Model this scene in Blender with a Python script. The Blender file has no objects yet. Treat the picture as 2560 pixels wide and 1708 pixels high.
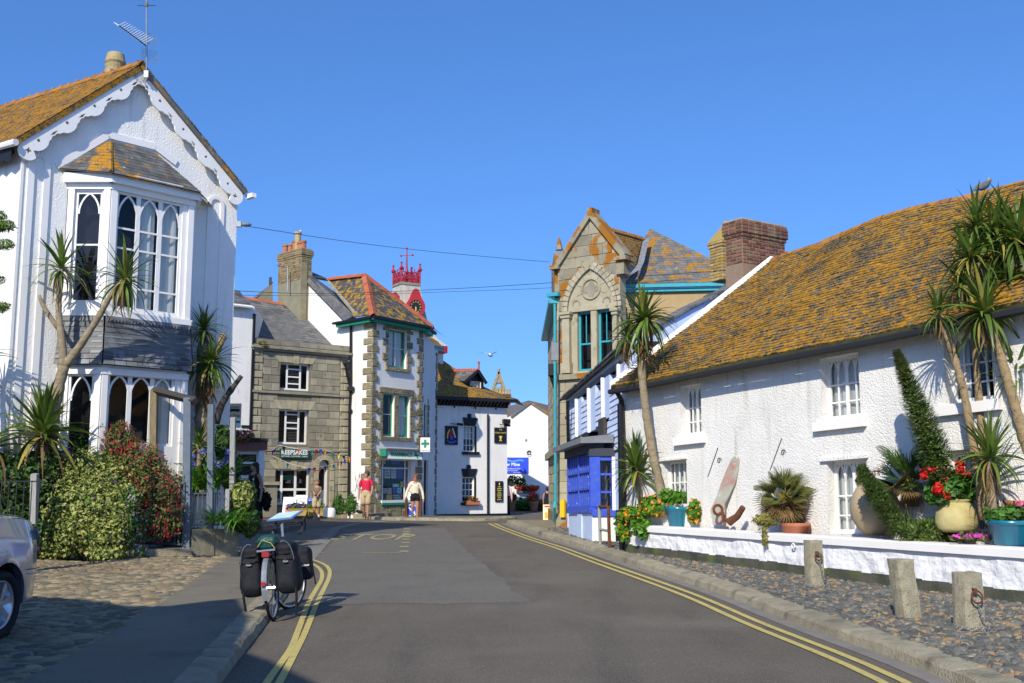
import bpy, bmesh, math, random
from mathutils import Vector, Matrix, noise
from mathutils.geometry import tessellate_polygon
from math import sin, cos, tan, radians as R, pi
random.seed(7)
rnd = random.random
def ru(a, b): return a + (b - a) * random.random()
S = bpy.context.scene
COL = S.collection
# ------------------------------------------------------------ camera, sky, sun, exposure
W0, H0, FOC, HOR, CAMH = 2560.0, 1708.0, 2640.0, 1215.0, 1.75
TILT = math.atan((HOR - H0 / 2) / FOC)
cam = bpy.data.cameras.new('camera'); camo = bpy.data.objects.new('camera', cam); COL.objects.link(camo)
cam.sensor_width = 36.0; cam.lens = FOC / W0 * 36.0; cam.clip_start = 0.1; cam.clip_end = 3000
camo.location = (0, 0, CAMH); camo.rotation_euler = (pi / 2 + TILT, 0, 0)
S.camera = camo
SUN_T = Vector((0.33, 0.944)); SUN_EL = 36.0
w = bpy.data.worlds.new('World'); S.world = w; w.use_nodes = True
nt = w.node_tree; bg = nt.nodes['Background']
sky = nt.nodes.new('ShaderNodeTexSky'); sky.sky_type = 'NISHITA'; sky.sun_disc = False
sky.sun_elevation = R(SUN_EL); sky.sun_rotation = math.atan2(-SUN_T.x, -SUN_T.y)
sky.altitude = 0; sky.air_density = 1.0; sky.dust_density = 0.35; sky.ozone_density = 5.0
tcw = nt.nodes.new('ShaderNodeTexCoord'); mpw = nt.nodes.new('ShaderNodeMapping'); mpw.inputs['Scale'].default_value = (1, 1, .85); mpw.inputs['Location'].default_value = (0, 0, .17)
nt.links.new(tcw.outputs['Generated'], mpw.inputs['Vector']); nt.links.new(mpw.outputs[0], sky.inputs[0])
hs = nt.nodes.new('ShaderNodeHueSaturation'); hs.inputs['Saturation'].default_value = 1.15
tint = nt.nodes.new('ShaderNodeMix'); tint.data_type = 'RGBA'; tint.blend_type = 'MULTIPLY'; tint.inputs[0].default_value = 1; tint.inputs[7].default_value = (1.08, 1.09, 1.24, 1)
nt.links.new(sky.outputs[0], hs.inputs['Color']); nt.links.new(hs.outputs[0], tint.inputs[6]); nt.links.new(tint.outputs[2], bg.inputs[0])
bg.inputs[1].default_value = 0.15
sl = bpy.data.lights.new('sun', 'SUN'); sl.energy = 4.3; sl.angle = R(0.5); sl.color = (1.0, 0.93, 0.80)
so = bpy.data.objects.new('sun', sl); COL.objects.link(so)
sd = Vector((SUN_T.x * cos(R(SUN_EL)), SUN_T.y * cos(R(SUN_EL)), -sin(R(SUN_EL)))).normalized()
so.rotation_euler = sd.to_track_quat('-Z', 'Y').to_euler(); so.location = (-5, -12, 30)
vs = S.view_settings; vs.view_transform = 'Standard'; vs.look = 'None'; vs.exposure = 0.28; vs.gamma = 1.0; vs.use_curve_mapping = False
S.cycles.max_bounces = 6; S.cycles.transparent_max_bounces = 12; S.cycles.use_denoising = True
# ------------------------------------------------------------ projection helpers (place things where the photograph shows them)
CO = Vector((0, 0, CAMH)); cT, sT = cos(TILT), sin(TILT)
def ray(px, py):
    x = (px - W0 / 2) / FOC; y = (H0 / 2 - py) / FOC
    return Vector((x, cT - y * sT, sT + y * cT))
def proj(p):
    d = p - CO; dep = d.y * cT + d.z * sT
    if dep < 0.05: return None
    return (W0 / 2 + FOC * d.x / dep, H0 / 2 - FOC * (-d.y * sT + d.z * cT) / dep, dep)
KN = [(-60, -.5), (0, 0), (35, .52), (40, .53), (44, .44), (50, .33), (58, .43), (70, .7), (120, 1.3), (2000, 1.4)]
def zg(y):
    for (a, za), (b, zb) in zip(KN, KN[1:]):
        if y <= b: return za + (zb - za) * (y - a) / (b - a)
    return 1.5
def G(px, py, dz=0.0):
    r = ray(px, py); t = 1.0
    lo, hi = 0.5, 400.0
    for _ in range(50):
        m = (lo + hi) / 2; p = CO + r * m
        if p.z > zg(p.y) + dz: lo = m
        else: hi = m
    return CO + r * lo
def P(px, py, Y):
    r = ray(px, py); return CO + r * (Y / r.y)
def plan(px, Y): return Vector(((px - W0 / 2) / FOC * Y * cT, Y))
class Face:
    def __init__(s, a, b, slope=0.0, flip=False):
        s.O = Vector((a[0], a[1], 0)); d = Vector((b[0] - a[0], b[1] - a[1], 0)); s.L = d.length
        s.U = d.normalized(); s.N = Vector((s.U.y, -s.U.x, 0)); s.k = slope
        if flip: s.N = -s.N
    def pt(s, u, z, o=0.0): return s.O + s.U * u + s.N * o + Vector((0, 0, z + s.k * u))
    def uv(s, px, py, o=0.0):
        r = ray(px, py); q = s.O + s.N * o
        t = (q - CO).dot(s.N) / r.dot(s.N); p = CO + r * t
        u = (p - q).dot(s.U); return (u, p.z - s.k * u)
    def px(s, px, py, o=0.0):
        u, z = s.uv(px, py, o); return s.pt(u, z, o)
    def R(s, xl, xr, yt, yb, o=0.0):
        u0, z1 = s.uv(xl, yt, o); _, z0 = s.uv(xl, yb, o); u1 = s.uv(xr, (yt + yb) / 2, o)[0]
        return (u0, u1, z0, z1)
def dirn(p, ang, L=1.0):
    return Vector((p[0] + sin(R(ang)) * L, p[1] + cos(R(ang)) * L))
# ------------------------------------------------------------ objects
def link(o, parent=None):
    COL.objects.link(o)
    if parent is not None: o.parent = parent
    return o
def wloc(o):
    v = Vector((0, 0, 0))
    while o is not None: v = v + o.location; o = o.parent
    return v
def tag(o, label=None, cat=None, group=None, kind=None):
    if label: o['label'] = label
    if cat: o['category'] = cat
    if group: o['group'] = group
    if kind: o['kind'] = kind
    return o
def thing(name, loc, label, cat, group=None):
    o = bpy.data.objects.new(name, None); o.location = Vector(loc); o.empty_display_size = .2
    COL.objects.link(o); return tag(o, label, cat, group)
def mesh_from(name, V, F, var=None, mat=None, smooth=False):
    m = bpy.data.meshes.new(name); m.from_pydata(V, [], F)
    if var is not None:
        a = m.attributes.new('var', 'FLOAT', 'FACE'); a.data.foreach_set('value', var)
    if mat: m.materials.append(mat)
    if smooth: m.polygons.foreach_set('use_smooth', [True] * len(F))
    m.update(); return m
class MB:
    def __init__(s): s.V = []; s.F = []; s.a = []
    def add(s, vs, fs, v=0.5):
        n = len(s.V); s.V += [tuple(p) for p in vs]; s.F += [tuple(i + n for i in f) for f in fs]; s.a += [v] * len(fs)
    def quad(s, a, b, c, d, v=0.5): s.add([a, b, c, d], [(0, 1, 2, 3)], v)
    def hexa(s, p, v=0.5):
        s.add(p, [(0, 3, 2, 1), (4, 5, 6, 7), (0, 1, 5, 4), (1, 2, 6, 5), (2, 3, 7, 6), (3, 0, 4, 7)], v)
    def box(s, c, sz, rz=0.0, v=0.5):
        c = Vector(c); x, y, z = sz[0] / 2, sz[1] / 2, sz[2] / 2; m = Matrix.Rotation(rz, 3, 'Z')
        s.hexa([c + m @ Vector(q) for q in ((-x, -y, -z), (x, -y, -z), (x, y, -z), (-x, y, -z), (-x, -y, z), (x, -y, z), (x, y, z), (-x, y, z))], v)
    def fbox(s, f, u0, u1, z0, z1, o0, o1, v=0.5):
        s.hexa([f.pt(u0, z0, o0), f.pt(u1, z0, o0), f.pt(u1, z0, o1), f.pt(u0, z0, o1), f.pt(u0, z1, o0), f.pt(u1, z1, o0), f.pt(u1, z1, o1), f.pt(u0, z1, o1)], v)
    def bar(s, f, p, q, w, o0, o1, v=0.5):
        p = Vector(p); q = Vector(q); d = (q - p).normalized(); n = Vector((-d.y, d.x)) * w / 2
        c = [p - n, q - n, q + n, p + n]
        s.hexa([f.pt(x.x, x.y, o0) for x in c] + [f.pt(x.x, x.y, o1) for x in c], v)
    def poly(s, f, pts, w, o0, o1, v=0.5):
        for a, b in zip(pts, pts[1:]): s.bar(f, a, b, w, o0, o1, v)
    def tube(s, pts, rad, n=8, cap=True, v=0.5):
        pts = [Vector(p) for p in pts]
        if not hasattr(rad, '__len__'): rad = [rad] * len(pts)
        b = len(s.V); up = None
        for i, p in enumerate(pts):
            d = (pts[min(i + 1, len(pts) - 1)] - pts[max(i - 1, 0)]).normalized()
            if up is None:
                up = Vector((0, 0, 1)) if abs(d.z) < .9 else Vector((1, 0, 0))
            x = (up - d * up.dot(d)).normalized(); up = x; y = d.cross(x)
            for k in range(n):
                a = 2 * pi * k / n; s.V.append(tuple(p + (x * cos(a) + y * sin(a)) * rad[i]))
        for i in range(len(pts) - 1):
            for k in range(n):
                s.F.append((b + i * n + k, b + i * n + (k + 1) % n, b + (i + 1) * n + (k + 1) % n, b + (i + 1) * n + k)); s.a.append(v)
        if cap:
            s.F.append(tuple(b + k for k in range(n))[::-1]); s.a.append(v)
            s.F.append(tuple(b + (len(pts) - 1) * n + k for k in range(n))); s.a.append(v)
    def lathe(s, c, prof, n=24, v=0.5, sx=1.0):
        c = Vector(c); b = len(s.V)
        for r, z in prof:
            for k in range(n):
                a = 2 * pi * k / n; s.V.append((c.x + r * cos(a) * sx, c.y + r * sin(a), c.z + z))
        for i in range(len(prof) - 1):
            for k in range(n):
                s.F.append((b + i * n + k, b + i * n + (k + 1) % n, b + (i + 1) * n + (k + 1) % n, b + (i + 1) * n + k)); s.a.append(v)
    def ball(s, c, r, n=10, v=0.5, M3=None):
        c = Vector(c); r = Vector(r) if hasattr(r, '__len__') else Vector((r, r, r)); b = len(s.V); m = n // 2 + 1
        for i in range(m + 1):
            t = pi * i / m
            for k in range(n):
                a = 2 * pi * k / n; q = Vector((r.x * sin(t) * cos(a), r.y * sin(t) * sin(a), r.z * cos(t)))
                if M3: q = M3 @ q
                s.V.append(tuple(c + q))
        for i in range(m):
            for k in range(n):
                s.F.append((b + i * n + k, b + (i + 1) * n + k, b + (i + 1) * n + (k + 1) % n, b + i * n + (k + 1) % n)); s.a.append(v)
    def torus(s, c, Rr, r, ax, n=24, m=6, v=0.5):
        ax = Vector(ax).normalized(); x = ax.orthogonal().normalized(); y = ax.cross(x); c = Vector(c); b = len(s.V)
        for i in range(n):
            a = 2 * pi * i / n; d = x * cos(a) + y * sin(a)
            for k in range(m):
                t = 2 * pi * k / m; s.V.append(tuple(c + d * (Rr + r * cos(t)) + ax * r * sin(t)))
        for i in range(n):
            for k in range(m):
                s.F.append((b + i * m + k, b + i * m + (k + 1) % m, b + ((i + 1) % n) * m + (k + 1) % m, b + ((i + 1) % n) * m + k)); s.a.append(v)
    def plate(s, f, outer, holes=(), o0=-.05, o1=0.0, v=0.5, back=True):
        polys = [list(outer)] + [list(h) for h in holes]
        flat = [q for pl in polys for q in pl]
        tris = tessellate_polygon([[Vector((q[0], q[1], 0)) for q in pl] for pl in polys])
        n = len(s.V); s.V += [tuple(f.pt(q[0], q[1], o1)) for q in flat]
        for t in tris: s.F.append(tuple(n + i for i in t)); s.a.append(v)
        nb = len(s.V); s.V += [tuple(f.pt(q[0], q[1], o0)) for q in flat]
        if back:
            for t in tris: s.F.append(tuple(nb + i for i in t)[::-1]); s.a.append(v)
        k = 0
        for pl in polys:
            L = len(pl)
            for i in range(L):
                s.F.append((n + k + i, n + k + (i + 1) % L, nb + k + (i + 1) % L, nb + k + i)); s.a.append(v)
            k += L
    def build(s, name, mat, parent=None, smooth=False, **kw):
        off = wloc(parent) if parent else Vector((0, 0, 0))
        V = [(a - off.x, b - off.y, c - off.z) for a, b, c in s.V] if parent else s.V
        me = mesh_from(name, V, s.F, s.a, mat, smooth)
        o = link(bpy.data.objects.new(name, me), parent); return tag(o, **kw)
def one(name, mat, parent, fn, smooth=False, **kw):
    m = MB(); fn(m); return m.build(name, mat, parent, smooth, **kw)
def emit(pieces, name, mat, parent, limit=300, minpx=7.0, rest=None, smooth=False):
    """pieces: (verts, faces, var). the largest in view become parts of their own, the rest one joined part"""
    sc = []
    for i, (V, F, v) in enumerate(pieces):
        q = [proj(Vector(p)) for p in V[:8]]
        if any(x is None for x in q): sc.append((0, i)); continue
        xs = [x[0] for x in q]; ys = [x[1] for x in q]
        if max(xs) < 0 or min(xs) > W0 or max(ys) < 0 or min(ys) > H0: sc.append((0, i)); continue
        a = max(max(xs) - min(xs), max(ys) - min(ys)); sc.append((a if a >= minpx else 0, i))
    sc.sort(reverse=True); big = set(i for a, i in sc[:limit] if a > 0)
    off = wloc(parent) if parent else Vector((0, 0, 0)); J = MB()
    for i, (V, F, v) in enumerate(pieces):
        if i in big:
            me = mesh_from(name, [tuple(Vector(p) - off) for p in V], F, [v] * len(F), mat, smooth)
            link(bpy.data.objects.new(name, me), parent)
        else: J.add(V, F, v)
    if J.V: J.build(rest or name + '_mass', mat, parent, smooth, kind='stuff')
HEX = [(0, 3, 2, 1), (4, 5, 6, 7), (0, 1, 5, 4), (1, 2, 6, 5), (2, 3, 7, 6), (3, 0, 4, 7)]
def bil(q):
    a, b, c, d = [Vector(x) for x in q]   # eave left, eave right, ridge right, ridge left
    return lambda s, t: a * (1 - s) * (1 - t) + b * s * (1 - t) + c * s * t + d * (1 - s) * t
def tiles(Mf, rows, width, th=0.012, lap=0.5, v0=0.0, jit=0.004, gap=.0025):
    out = []
    n0 = (Mf(1, .5) - Mf(0, .5)).cross(Mf(.5, 1) - Mf(.5, 0)).normalized()
    if n0.z < -.05 or (abs(n0.z) < .05 and n0.dot(CO - Mf(.5, .5)) < 0): n0 = -n0
    for i in range(rows):
        t0 = i / rows; t1 = min(1.0, (i + 1 + lap) / rows)
        a0, a1 = Mf(0, t0), Mf(1, t0); L = (a1 - a0).length; n = max(1, round(L / width)); off = (i % 2) * .5 + ru(-.1, .1)
        k = -1
        while k < n + 1:
            lo = max(0.0, (k + off) / n); hi = min(1.0, (k + 1 + off) / n); k += 1
            if hi - lo < .12 / n: continue
            e = gap / max(L, .1); j = ru(0, jit)
            p = [Mf(lo + e, t0) - n0 * .0, Mf(hi - e, t0), Mf(hi - e, t1), Mf(lo + e, t1)]
            h = th + j
            V = [p[0], p[1], p[2], p[3], p[0] + n0 * h, p[1] + n0 * (h + ru(-jit, jit) * .5), p[2] + n0 * .004, p[3] + n0 * .004]
            out.append(([tuple(x) for x in V], HEX[1:5] + [HEX[5]], rnd()))
    return out
def blocks_rows(f, u0, u1, z0, z1, ch, w0, w1, holes=(), o=0.02, joint=.012, jit=.006, ends=None):
    """coursed stone between z0 and z1, clear of the holes (u0,u1,z0,z1)"""
    out = []; n = max(1, round((z1 - z0) / ch)); h = (z1 - z0) / n
    for i in range(n):
        a, b = z0 + i * h, z0 + (i + 1) * h; segs = [(u0, u1)]
        if ends: segs = [ends((a + b) / 2)]
        for H in holes:
            if H[3] > a + .02 and H[2] < b - .02:
                ns = []
                for s, t in segs:
                    if H[1] <= s or H[0] >= t: ns.append((s, t)); continue
                    if H[0] > s: ns.append((s, H[0]))
                    if H[1] < t: ns.append((H[1], t))
                segs = ns
        for s, t in segs:
            if t - s < .05: continue
            x = s; first = True
            while x < t - 1e-4:
                wd = ru(w0, w1) * (.55 if first and i % 2 else 1); first = False
                y = x + wd
                if t - y < w0 * .6: y = t
                g = joint / 2; d = o + ru(-jit, jit)
                out.append(block(f, x + g, y - g, a + g, b - g, 0, d, rnd())); x = y
    return out
def block(f, u0, u1, z0, z1, o0, o1, v, bev=.008):
    V = [f.pt(u0, z0, o0), f.pt(u1, z0, o0), f.pt(u1, z1, o0), f.pt(u0, z1, o0),
         f.pt(u0 + bev, z0 + bev, o1), f.pt(u1 - bev, z0 + bev, o1), f.pt(u1 - bev, z1 - bev, o1), f.pt(u0 + bev, z1 - bev, o1)]
    return ([tuple(x) for x in V], [(4, 5, 6, 7), (0, 1, 5, 4), (1, 2, 6, 5), (2, 3, 7, 6), (3, 0, 4, 7)], v)
def text(f, s, u, z, size, o, mat, parent, name='lettering', bold=.0, sx=1.0, align='CENTER', shear=0.0):
    c = bpy.data.curves.new(name, 'FONT'); c.body = s; c.size = size; c.align_x = align; c.align_y = 'CENTER'; c.offset = bold; c.extrude = .002; c.shear = shear
    c.resolution_u = 3
    t = bpy.data.objects.new('tmp', c); COL.objects.link(t); dg = bpy.context.evaluated_depsgraph_get()
    me = bpy.data.meshes.new_from_object(t.evaluated_get(dg)); bpy.data.objects.remove(t)
    off = wloc(parent) if parent else Vector((0, 0, 0))
    for v in me.vertices: v.co = f.pt(u + v.co.x * sx, z + v.co.y, o + v.co.z) - off
    me.materials.clear(); me.materials.append(mat)
    ob = link(bpy.data.objects.new(name, me), parent); me.name = name; return ob
class Flat:      # a plane lying on the ground or anywhere: pt(u, z, o)
    def __init__(s, O, U, V): s.O = Vector(O); s.U = Vector(U).normalized(); s.V = Vector(V).normalized(); s.N = s.U.cross(s.V).normalized()
    def pt(s, u, z, o=0.0): return s.O + s.U * u + s.V * z + s.N * o
# ------------------------------------------------------------ materials
MATS = {}
def mat(name, c1, c2=None, sc=4.0, rough=.8, bump=0.0, bsc=30.0, var=0.0, over=(), metal=0.0, spec=.3, stretch=(1, 1, 1), det=5.0, bdist=.02, vor=0, coat=0.0, trans=0.0, sheen=0):
    m = bpy.data.materials.new(name); MATS[name] = m; m.use_nodes = True; N = m.node_tree.nodes; L = m.node_tree.links
    b = N['Principled BSDF']; b.inputs['Roughness'].default_value = rough; b.inputs['Metallic'].default_value = metal
    b.inputs['Specular IOR Level'].default_value = spec; b.inputs['Coat Weight'].default_value = coat
    tc = N.new('ShaderNodeTexCoord'); mp = N.new('ShaderNodeMapping'); mp.inputs['Scale'].default_value = stretch
    L.new(tc.outputs['Object'], mp.inputs['Vector'])
    def nz(s, d=det):
        n = N.new('ShaderNodeTexNoise'); n.inputs['Scale'].default_value = s; n.inputs['Detail'].default_value = d; L.new(mp.outputs[0], n.inputs['Vector']); return n.outputs[0]
    def ramp(src, lo, hi):
        r = N.new('ShaderNodeMapRange'); r.inputs[1].default_value = lo; r.inputs[2].default_value = hi; L.new(src, r.inputs[0]); return r.outputs[0]
    def mix(a, bb, fac, mode='MIX'):
        x = N.new('ShaderNodeMix'); x.data_type = 'RGBA'; x.blend_type = mode
        if isinstance(fac, float): x.inputs[0].default_value = fac
        else: L.new(fac, x.inputs[0])
        for k, q in ((6, a), (7, bb)):
            if isinstance(q, tuple): x.inputs[k].default_value = (*q, 1)
            else: L.new(q, x.inputs[k])
        return x.outputs[2]
    col = c1
    at = N.new('ShaderNodeAttribute'); at.attribute_name = 'var'
    if c2: col = mix(c1, c2, ramp(nz(sc), .35, .65))
    if var:
        r = ramp(at.outputs['Fac'], 0, 1); mr = N.new('ShaderNodeMapRange'); mr.inputs[3].default_value = 1 - var; mr.inputs[4].default_value = 1 + var; L.new(r, mr.inputs[0])
        cc = N.new('ShaderNodeCombineColor')
        for k in range(3): L.new(mr.outputs[0], cc.inputs[k])
        col = mix(col, cc.outputs[0], 1.0, 'MULTIPLY')
    for (oc, os, lo, hi) in over:
        if isinstance(os, tuple):
            m2 = N.new('ShaderNodeMapping'); m2.inputs['Scale'].default_value = os; L.new(tc.outputs['Object'], m2.inputs['Vector']); n2 = N.new('ShaderNodeTexNoise'); n2.inputs['Scale'].default_value = 1; n2.inputs['Detail'].default_value = 5; L.new(m2.outputs[0], n2.inputs['Vector']); f = ramp(n2.outputs[0], lo, hi)
        elif os < 0: f = ramp(at.outputs['Fac'], lo, hi)
        else: f = ramp(nz(os, 6), lo, hi)
        col = mix(col, oc, f)
    if isinstance(col, tuple): b.inputs['Base Color'].default_value = (*col, 1)
    else: L.new(col, b.inputs['Base Color'])
    if bump:
        bp = N.new('ShaderNodeBump'); bp.inputs['Strength'].default_value = bump; bp.inputs['Distance'].default_value = bdist
        if vor:
            vv = N.new('ShaderNodeTexVoronoi'); vv.inputs['Scale'].default_value = bsc; vv.feature = 'SMOOTH_F1'; L.new(mp.outputs[0], vv.inputs['Vector'])
            ad = N.new('ShaderNodeMath'); ad.operation = 'SUBTRACT'; L.new(nz(bsc * .6), ad.inputs[0]); L.new(vv.outputs['Distance'], ad.inputs[1]); L.new(ad.outputs[0], bp.inputs['Height'])
        else: L.new(nz(bsc, 4), bp.inputs['Height'])
        L.new(bp.outputs[0], b.inputs['Normal'])
    if trans:
        ob = N['Material Output']; tr = N.new('ShaderNodeBsdfTranslucent'); mx = N.new('ShaderNodeMixShader'); mx.inputs[0].default_value = trans
        if isinstance(col, tuple): tr.inputs[0].default_value = (*col, 1)
        else: L.new(col, tr.inputs[0])
        L.new(b.outputs[0], mx.inputs[1]); L.new(tr.outputs[0], mx.inputs[2]); L.new(mx.outputs[0], ob.inputs[0])
    return m
LIC = (.30, .115, .008); LICY = (.36, .21, .02)
white = mat('white paint', (.82, .80, .76), (.78, .76, .72), 2, .55, .15, 60, bdist=.004)
whitewall = mat('smooth white render', (.80, .78, .73), (.74, .72, .67), 1.2, .8, .25, 14, over=(((.55, .55, .50), 3, .62, .85), ((.52, .50, .43), (5, 5, .5), .58, .90)), bdist=.01)
stucco = mat('stippled white render', (.84, .82, .76), (.80, .78, .72), 1.5, .85, .8, 38, vor=1, bdist=.008, over=(((.6, .58, .5), 2.2, .66, .9), ((.52, .50, .42), (6, 6, .5), .58, .92)))
roughcast = mat('white roughcast', (.76, .74, .69), (.68, .67, .62), 2.0, .9, .8, 42, vor=1, bdist=.014, over=(((.50, .48, .41), 1.3, .60, .95), ((.46, .43, .34), (6, 6, .6), .56, .88), ((.45, .42, .33), 6, .70, .9)))
daub = mat('white trowelled render', (.80, .80, .80), (.74, .74, .75), 2, .85, .9, 7, bdist=.05, over=(((.5, .5, .42), 3, .68, .9),), det=3)
slate = mat('slate', (.075, .082, .095), (.11, .115, .125), 5, .55, .3, 30, var=.35, bdist=.004, over=(((.25, .26, .24), 7, .64, .8),), spec=.5)
slateroof = mat('grey slate roof', (.10, .10, .098), (.15, .145, .13), 3, .75, .5, 40, var=.35, bdist=.008, over=(((.30, .29, .24), 9, .6, .75),))
lichen = mat('lichened slate', (.055, .055, .042), (.12, .115, .09), 5, .9, .7, 40, var=.45, bdist=.014, over=(((.22, .13, .025), 2.6, .43, .56), ((.43, .21, .010), 9, .505, .57), ((.075, .072, .052), 1.3, .55, .64), ((.46, .235, .012), 26, .55, .61), ((.04, .04, .032), 17, .57, .66), ((.45, .45, .41), 12, .68, .75)))
lichen_thick = mat('orange lichened slate', (.07, .065, .045), (.15, .11, .05), 5, .9, .7, 40, var=.4, bdist=.014, over=(((.36, .165, .012), 7, .43, .53), ((.40, .20, .014), 26, .52, .62), ((.06, .055, .04), 15, .57, .66), ((.10, .09, .06), 2.2, .60, .70)))
lichen_some = mat('patchily lichened slate', (.12, .12, .11), (.17, .165, .15), 3, .85, .5, 40, var=.22, bdist=.01, over=(((.36, .17, .012), 2.6, .50, .57), ((.11, .11, .10), 14, .55, .63), ((.40, .41, .38), 9, .64, .74)))
lichen_yellow = mat('yellow lichened slate', (.06, .06, .06), (.095, .09, .085), 4, .85, .5, 40, var=.35, bdist=.01, over=((LICY, 4.5, .50, .60), (LIC, 9, .62, .7)))
slate_edge = mat('bay roof slate', (.085, .085, .08), (.13, .13, .12), 4, .8, .5, 40, var=.3, bdist=.01, over=(((.38, .18, .012), 1.9, .53, .59), ((.10, .10, .09), 16, .56, .64), ((.36, .37, .34), 9, .66, .75)))
slatebay = mat('bay slate', (.12, .125, .125), (.17, .175, .17), 2.5, .6, .3, 20, var=.5, bdist=.003, over=(((.24, .26, .28), 3, .60, .74),), stretch=(1, 1, .35), spec=.3)
ridgetile = mat('red clay ridge tile', (.28, .10, .05), (.32, .15, .04), 5, .85, .3, 30, var=.25, over=(((.36, .17, .012), 6, .46, .56), ((.12, .10, .06), 9, .58, .7)))
ridgered = mat('clean red ridge tile', (.40, .12, .055), (.34, .09, .04), 5, .85, .3, 30, var=.15)
granite = mat('granite ashlar', (.235, .215, .155), (.30, .275, .20), 3, .9, .7, 35, var=.22, bdist=.012, over=(((.12, .11, .07), 4.5, .60, .78),))
granite_dark = mat('granite wall bed', (.15, .135, .095), (.19, .17, .12), 5, .95, .5, 30)
granite_rock = mat('rock faced granite', (.21, .175, .105), (.29, .255, .15), 5, .95, 1.0, 14, var=.22, bdist=.06, over=(((.10, .095, .05), 3.5, .58, .75),))
granite_warm = mat('warm granite', (.33, .29, .19), (.40, .36, .25), 2.5, .9, .6, 40, var=.16, bdist=.01, over=(((.16, .14, .09), 3.5, .60, .8),))
granite_lich = mat('lichened granite', (.30, .27, .18), (.24, .22, .16), 2.5, .9, .6, 40, var=.2, bdist=.01, over=((LIC, 1.7, .50, .56), ((.13, .12, .08), 6, .6, .8)))
tanrender = mat('tan render', (.38, .27, .13), (.42, .31, .16), 2, .9, .4, 50, bdist=.006)
post_stone = mat('speckled granite post', (.25, .22, .145), (.35, .32, .23), 9, .95, .8, 55, bdist=.015, over=(((.12, .12, .06), 4, .60, .76), ((.08, .08, .07), 60, .6, .7)))
kerbstone = mat('granite kerb', (.24, .21, .14), (.32, .29, .20), 6, .95, .9, 40, var=.15, bdist=.02, over=(((.11, .10, .065), 3, .56, .74),))
mortar = mat('cobble bedding', (.26, .22, .14), (.20, .175, .12), 6, .95, .6, 60, over=(((.10, .11, .05), 3, .62, .75),))
cobble = mat('blue grey cobble', (.075, .078, .075), (.125, .122, .105), 8, .75, .35, 50, var=.4, bdist=.006, over=(((.25, .165, .085), -1, .86, .87), ((.30, .27, .17), 14, .58, .70)))
cobble_warm = mat('brown cobble', (.185, .145, .085), (.26, .205, .12), 5, .85, .4, 50, var=.4, bdist=.006, over=(((.10, .10, .08), -1, .86, .88), ((.10, .12, .05), 2, .66, .72)))
brick_red = mat('red brick', (.21, .085, .055), (.15, .07, .048), 9, .9, .4, 50, var=.4, over=(((.22, .17, .10), 3, .56, .7),))
brick_tan = mat('weathered brick', (.27, .17, .085), (.20, .15, .08), 4, .9, .5, 40, var=.4, over=(((.27, .24, .10), 3, .5, .66),))
brick_yel = mat('yellow brick', (.42, .29, .11), (.32, .20, .07), 6, .9, .4, 40, var=.3, over=((LICY, 3, .5, .62),))
mortar_w = mat('pale mortar', (.38, .36, .31), (.28, .26, .20), 5, .95)
mortar_d = mat('dark mortar', (.20, .19, .13), (.25, .23, .15), 4, .95, .5, 30)
potclay = mat('chimney clay', (.42, .17, .075), (.33, .12, .06), 5, .8, var=.15)
potyel = mat('buff clay', (.42, .33, .17), (.34, .25, .11), 4, .85, .3, 20)
terracotta = mat('terracotta', (.45, .17, .09), (.38, .13, .07), 6, .8)
jarclay = mat('old sandy clay', (.34, .25, .15), (.42, .33, .21), 5, .85, .4, 60, bdist=.006)
yelpot = mat('yellowed clay', (.50, .44, .20), (.40, .33, .13), 5, .7, .3, 20)
glazed = mat('turquoise glaze', (.008, .11, .19), (.008, .19, .26), 5, .25, .1, 12, spec=.6, stretch=(1, 1, .3))
green = mat('green paint', (.02, .24, .13), rough=.45)
turq = mat('turquoise paint', (.03, .36, .42), (.05, .30, .36), 5, .45)
blue = mat('royal blue paint', (.04, .085, .56), (.06, .12, .50), 8, .5, over=(((.4, .45, .7), 14, .66, .70),))
purple = mat('violet blue paint', (.10, .07, .50), rough=.5)
paleblue = mat('pale blue painted slate', (.62, .70, .86), (.55, .63, .81), 4, .6, .3, 30, var=.12, bdist=.006)
palewall = mat('pale blue render', (.56, .66, .86), (.50, .60, .80), 2, .8, .3, 12)
black = mat('black paint', (.012, .012, .014), rough=.4)
blackmatt = mat('black plastic', (.02, .02, .022), rough=.6)
brownfascia = mat('brown fascia paint', (.20, .09, .07), rough=.55)
cream = mat('cream paint', (.62, .50, .33), rough=.7)
greyboard = mat('grey lead flashing', (.23, .24, .25), (.17, .18, .19), 5, .6)
redpaint = mat('red paint', (.36, .02, .028), rough=.4)
leadwhite = mat('weathered white lead', (.50, .49, .42), (.36, .34, .27), 3, .7, stretch=(2, 2, .4))
steel = mat('galvanised steel', (.30, .32, .34), (.24, .26, .28), 9, .5, metal=.5)
darksteel = mat('dark iron', (.03, .035, .045), rough=.45, metal=.3)
blueiron = mat('grey blue painted iron', (.10, .13, .165), (.14, .17, .20), 5, .5)
wood = mat('weathered timber', (.25, .20, .115), (.17, .14, .085), 6, .9, .5, 20, stretch=(6, 6, 1))
bleached = mat('silvery timber', (.34, .34, .32), (.26, .26, .24), 6, .9, stretch=(6, 6, 1))
darkwood = mat('dark oiled timber', (.05, .045, .04), rough=.7)
rust = mat('rusted iron', (.16, .06, .025), (.10, .04, .02), 9, .95, .6, 40)
asphalt = mat('brown grey asphalt', (.107, .091, .066), (.124, .106, .078), .7, .9, .9, 130, bdist=.007, over=(((.080, .070, .053), (1.6, .35, 1), .50, .72), ((.15, .130, .098), .45, .54, .70), ((.06, .053, .042), 2.6, .66, .76), ((.20, .175, .14), 45, .60, .74), ((.25, .22, .175), 85, .57, .66), ((.055, .048, .038), 75, .58, .68)))
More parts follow.
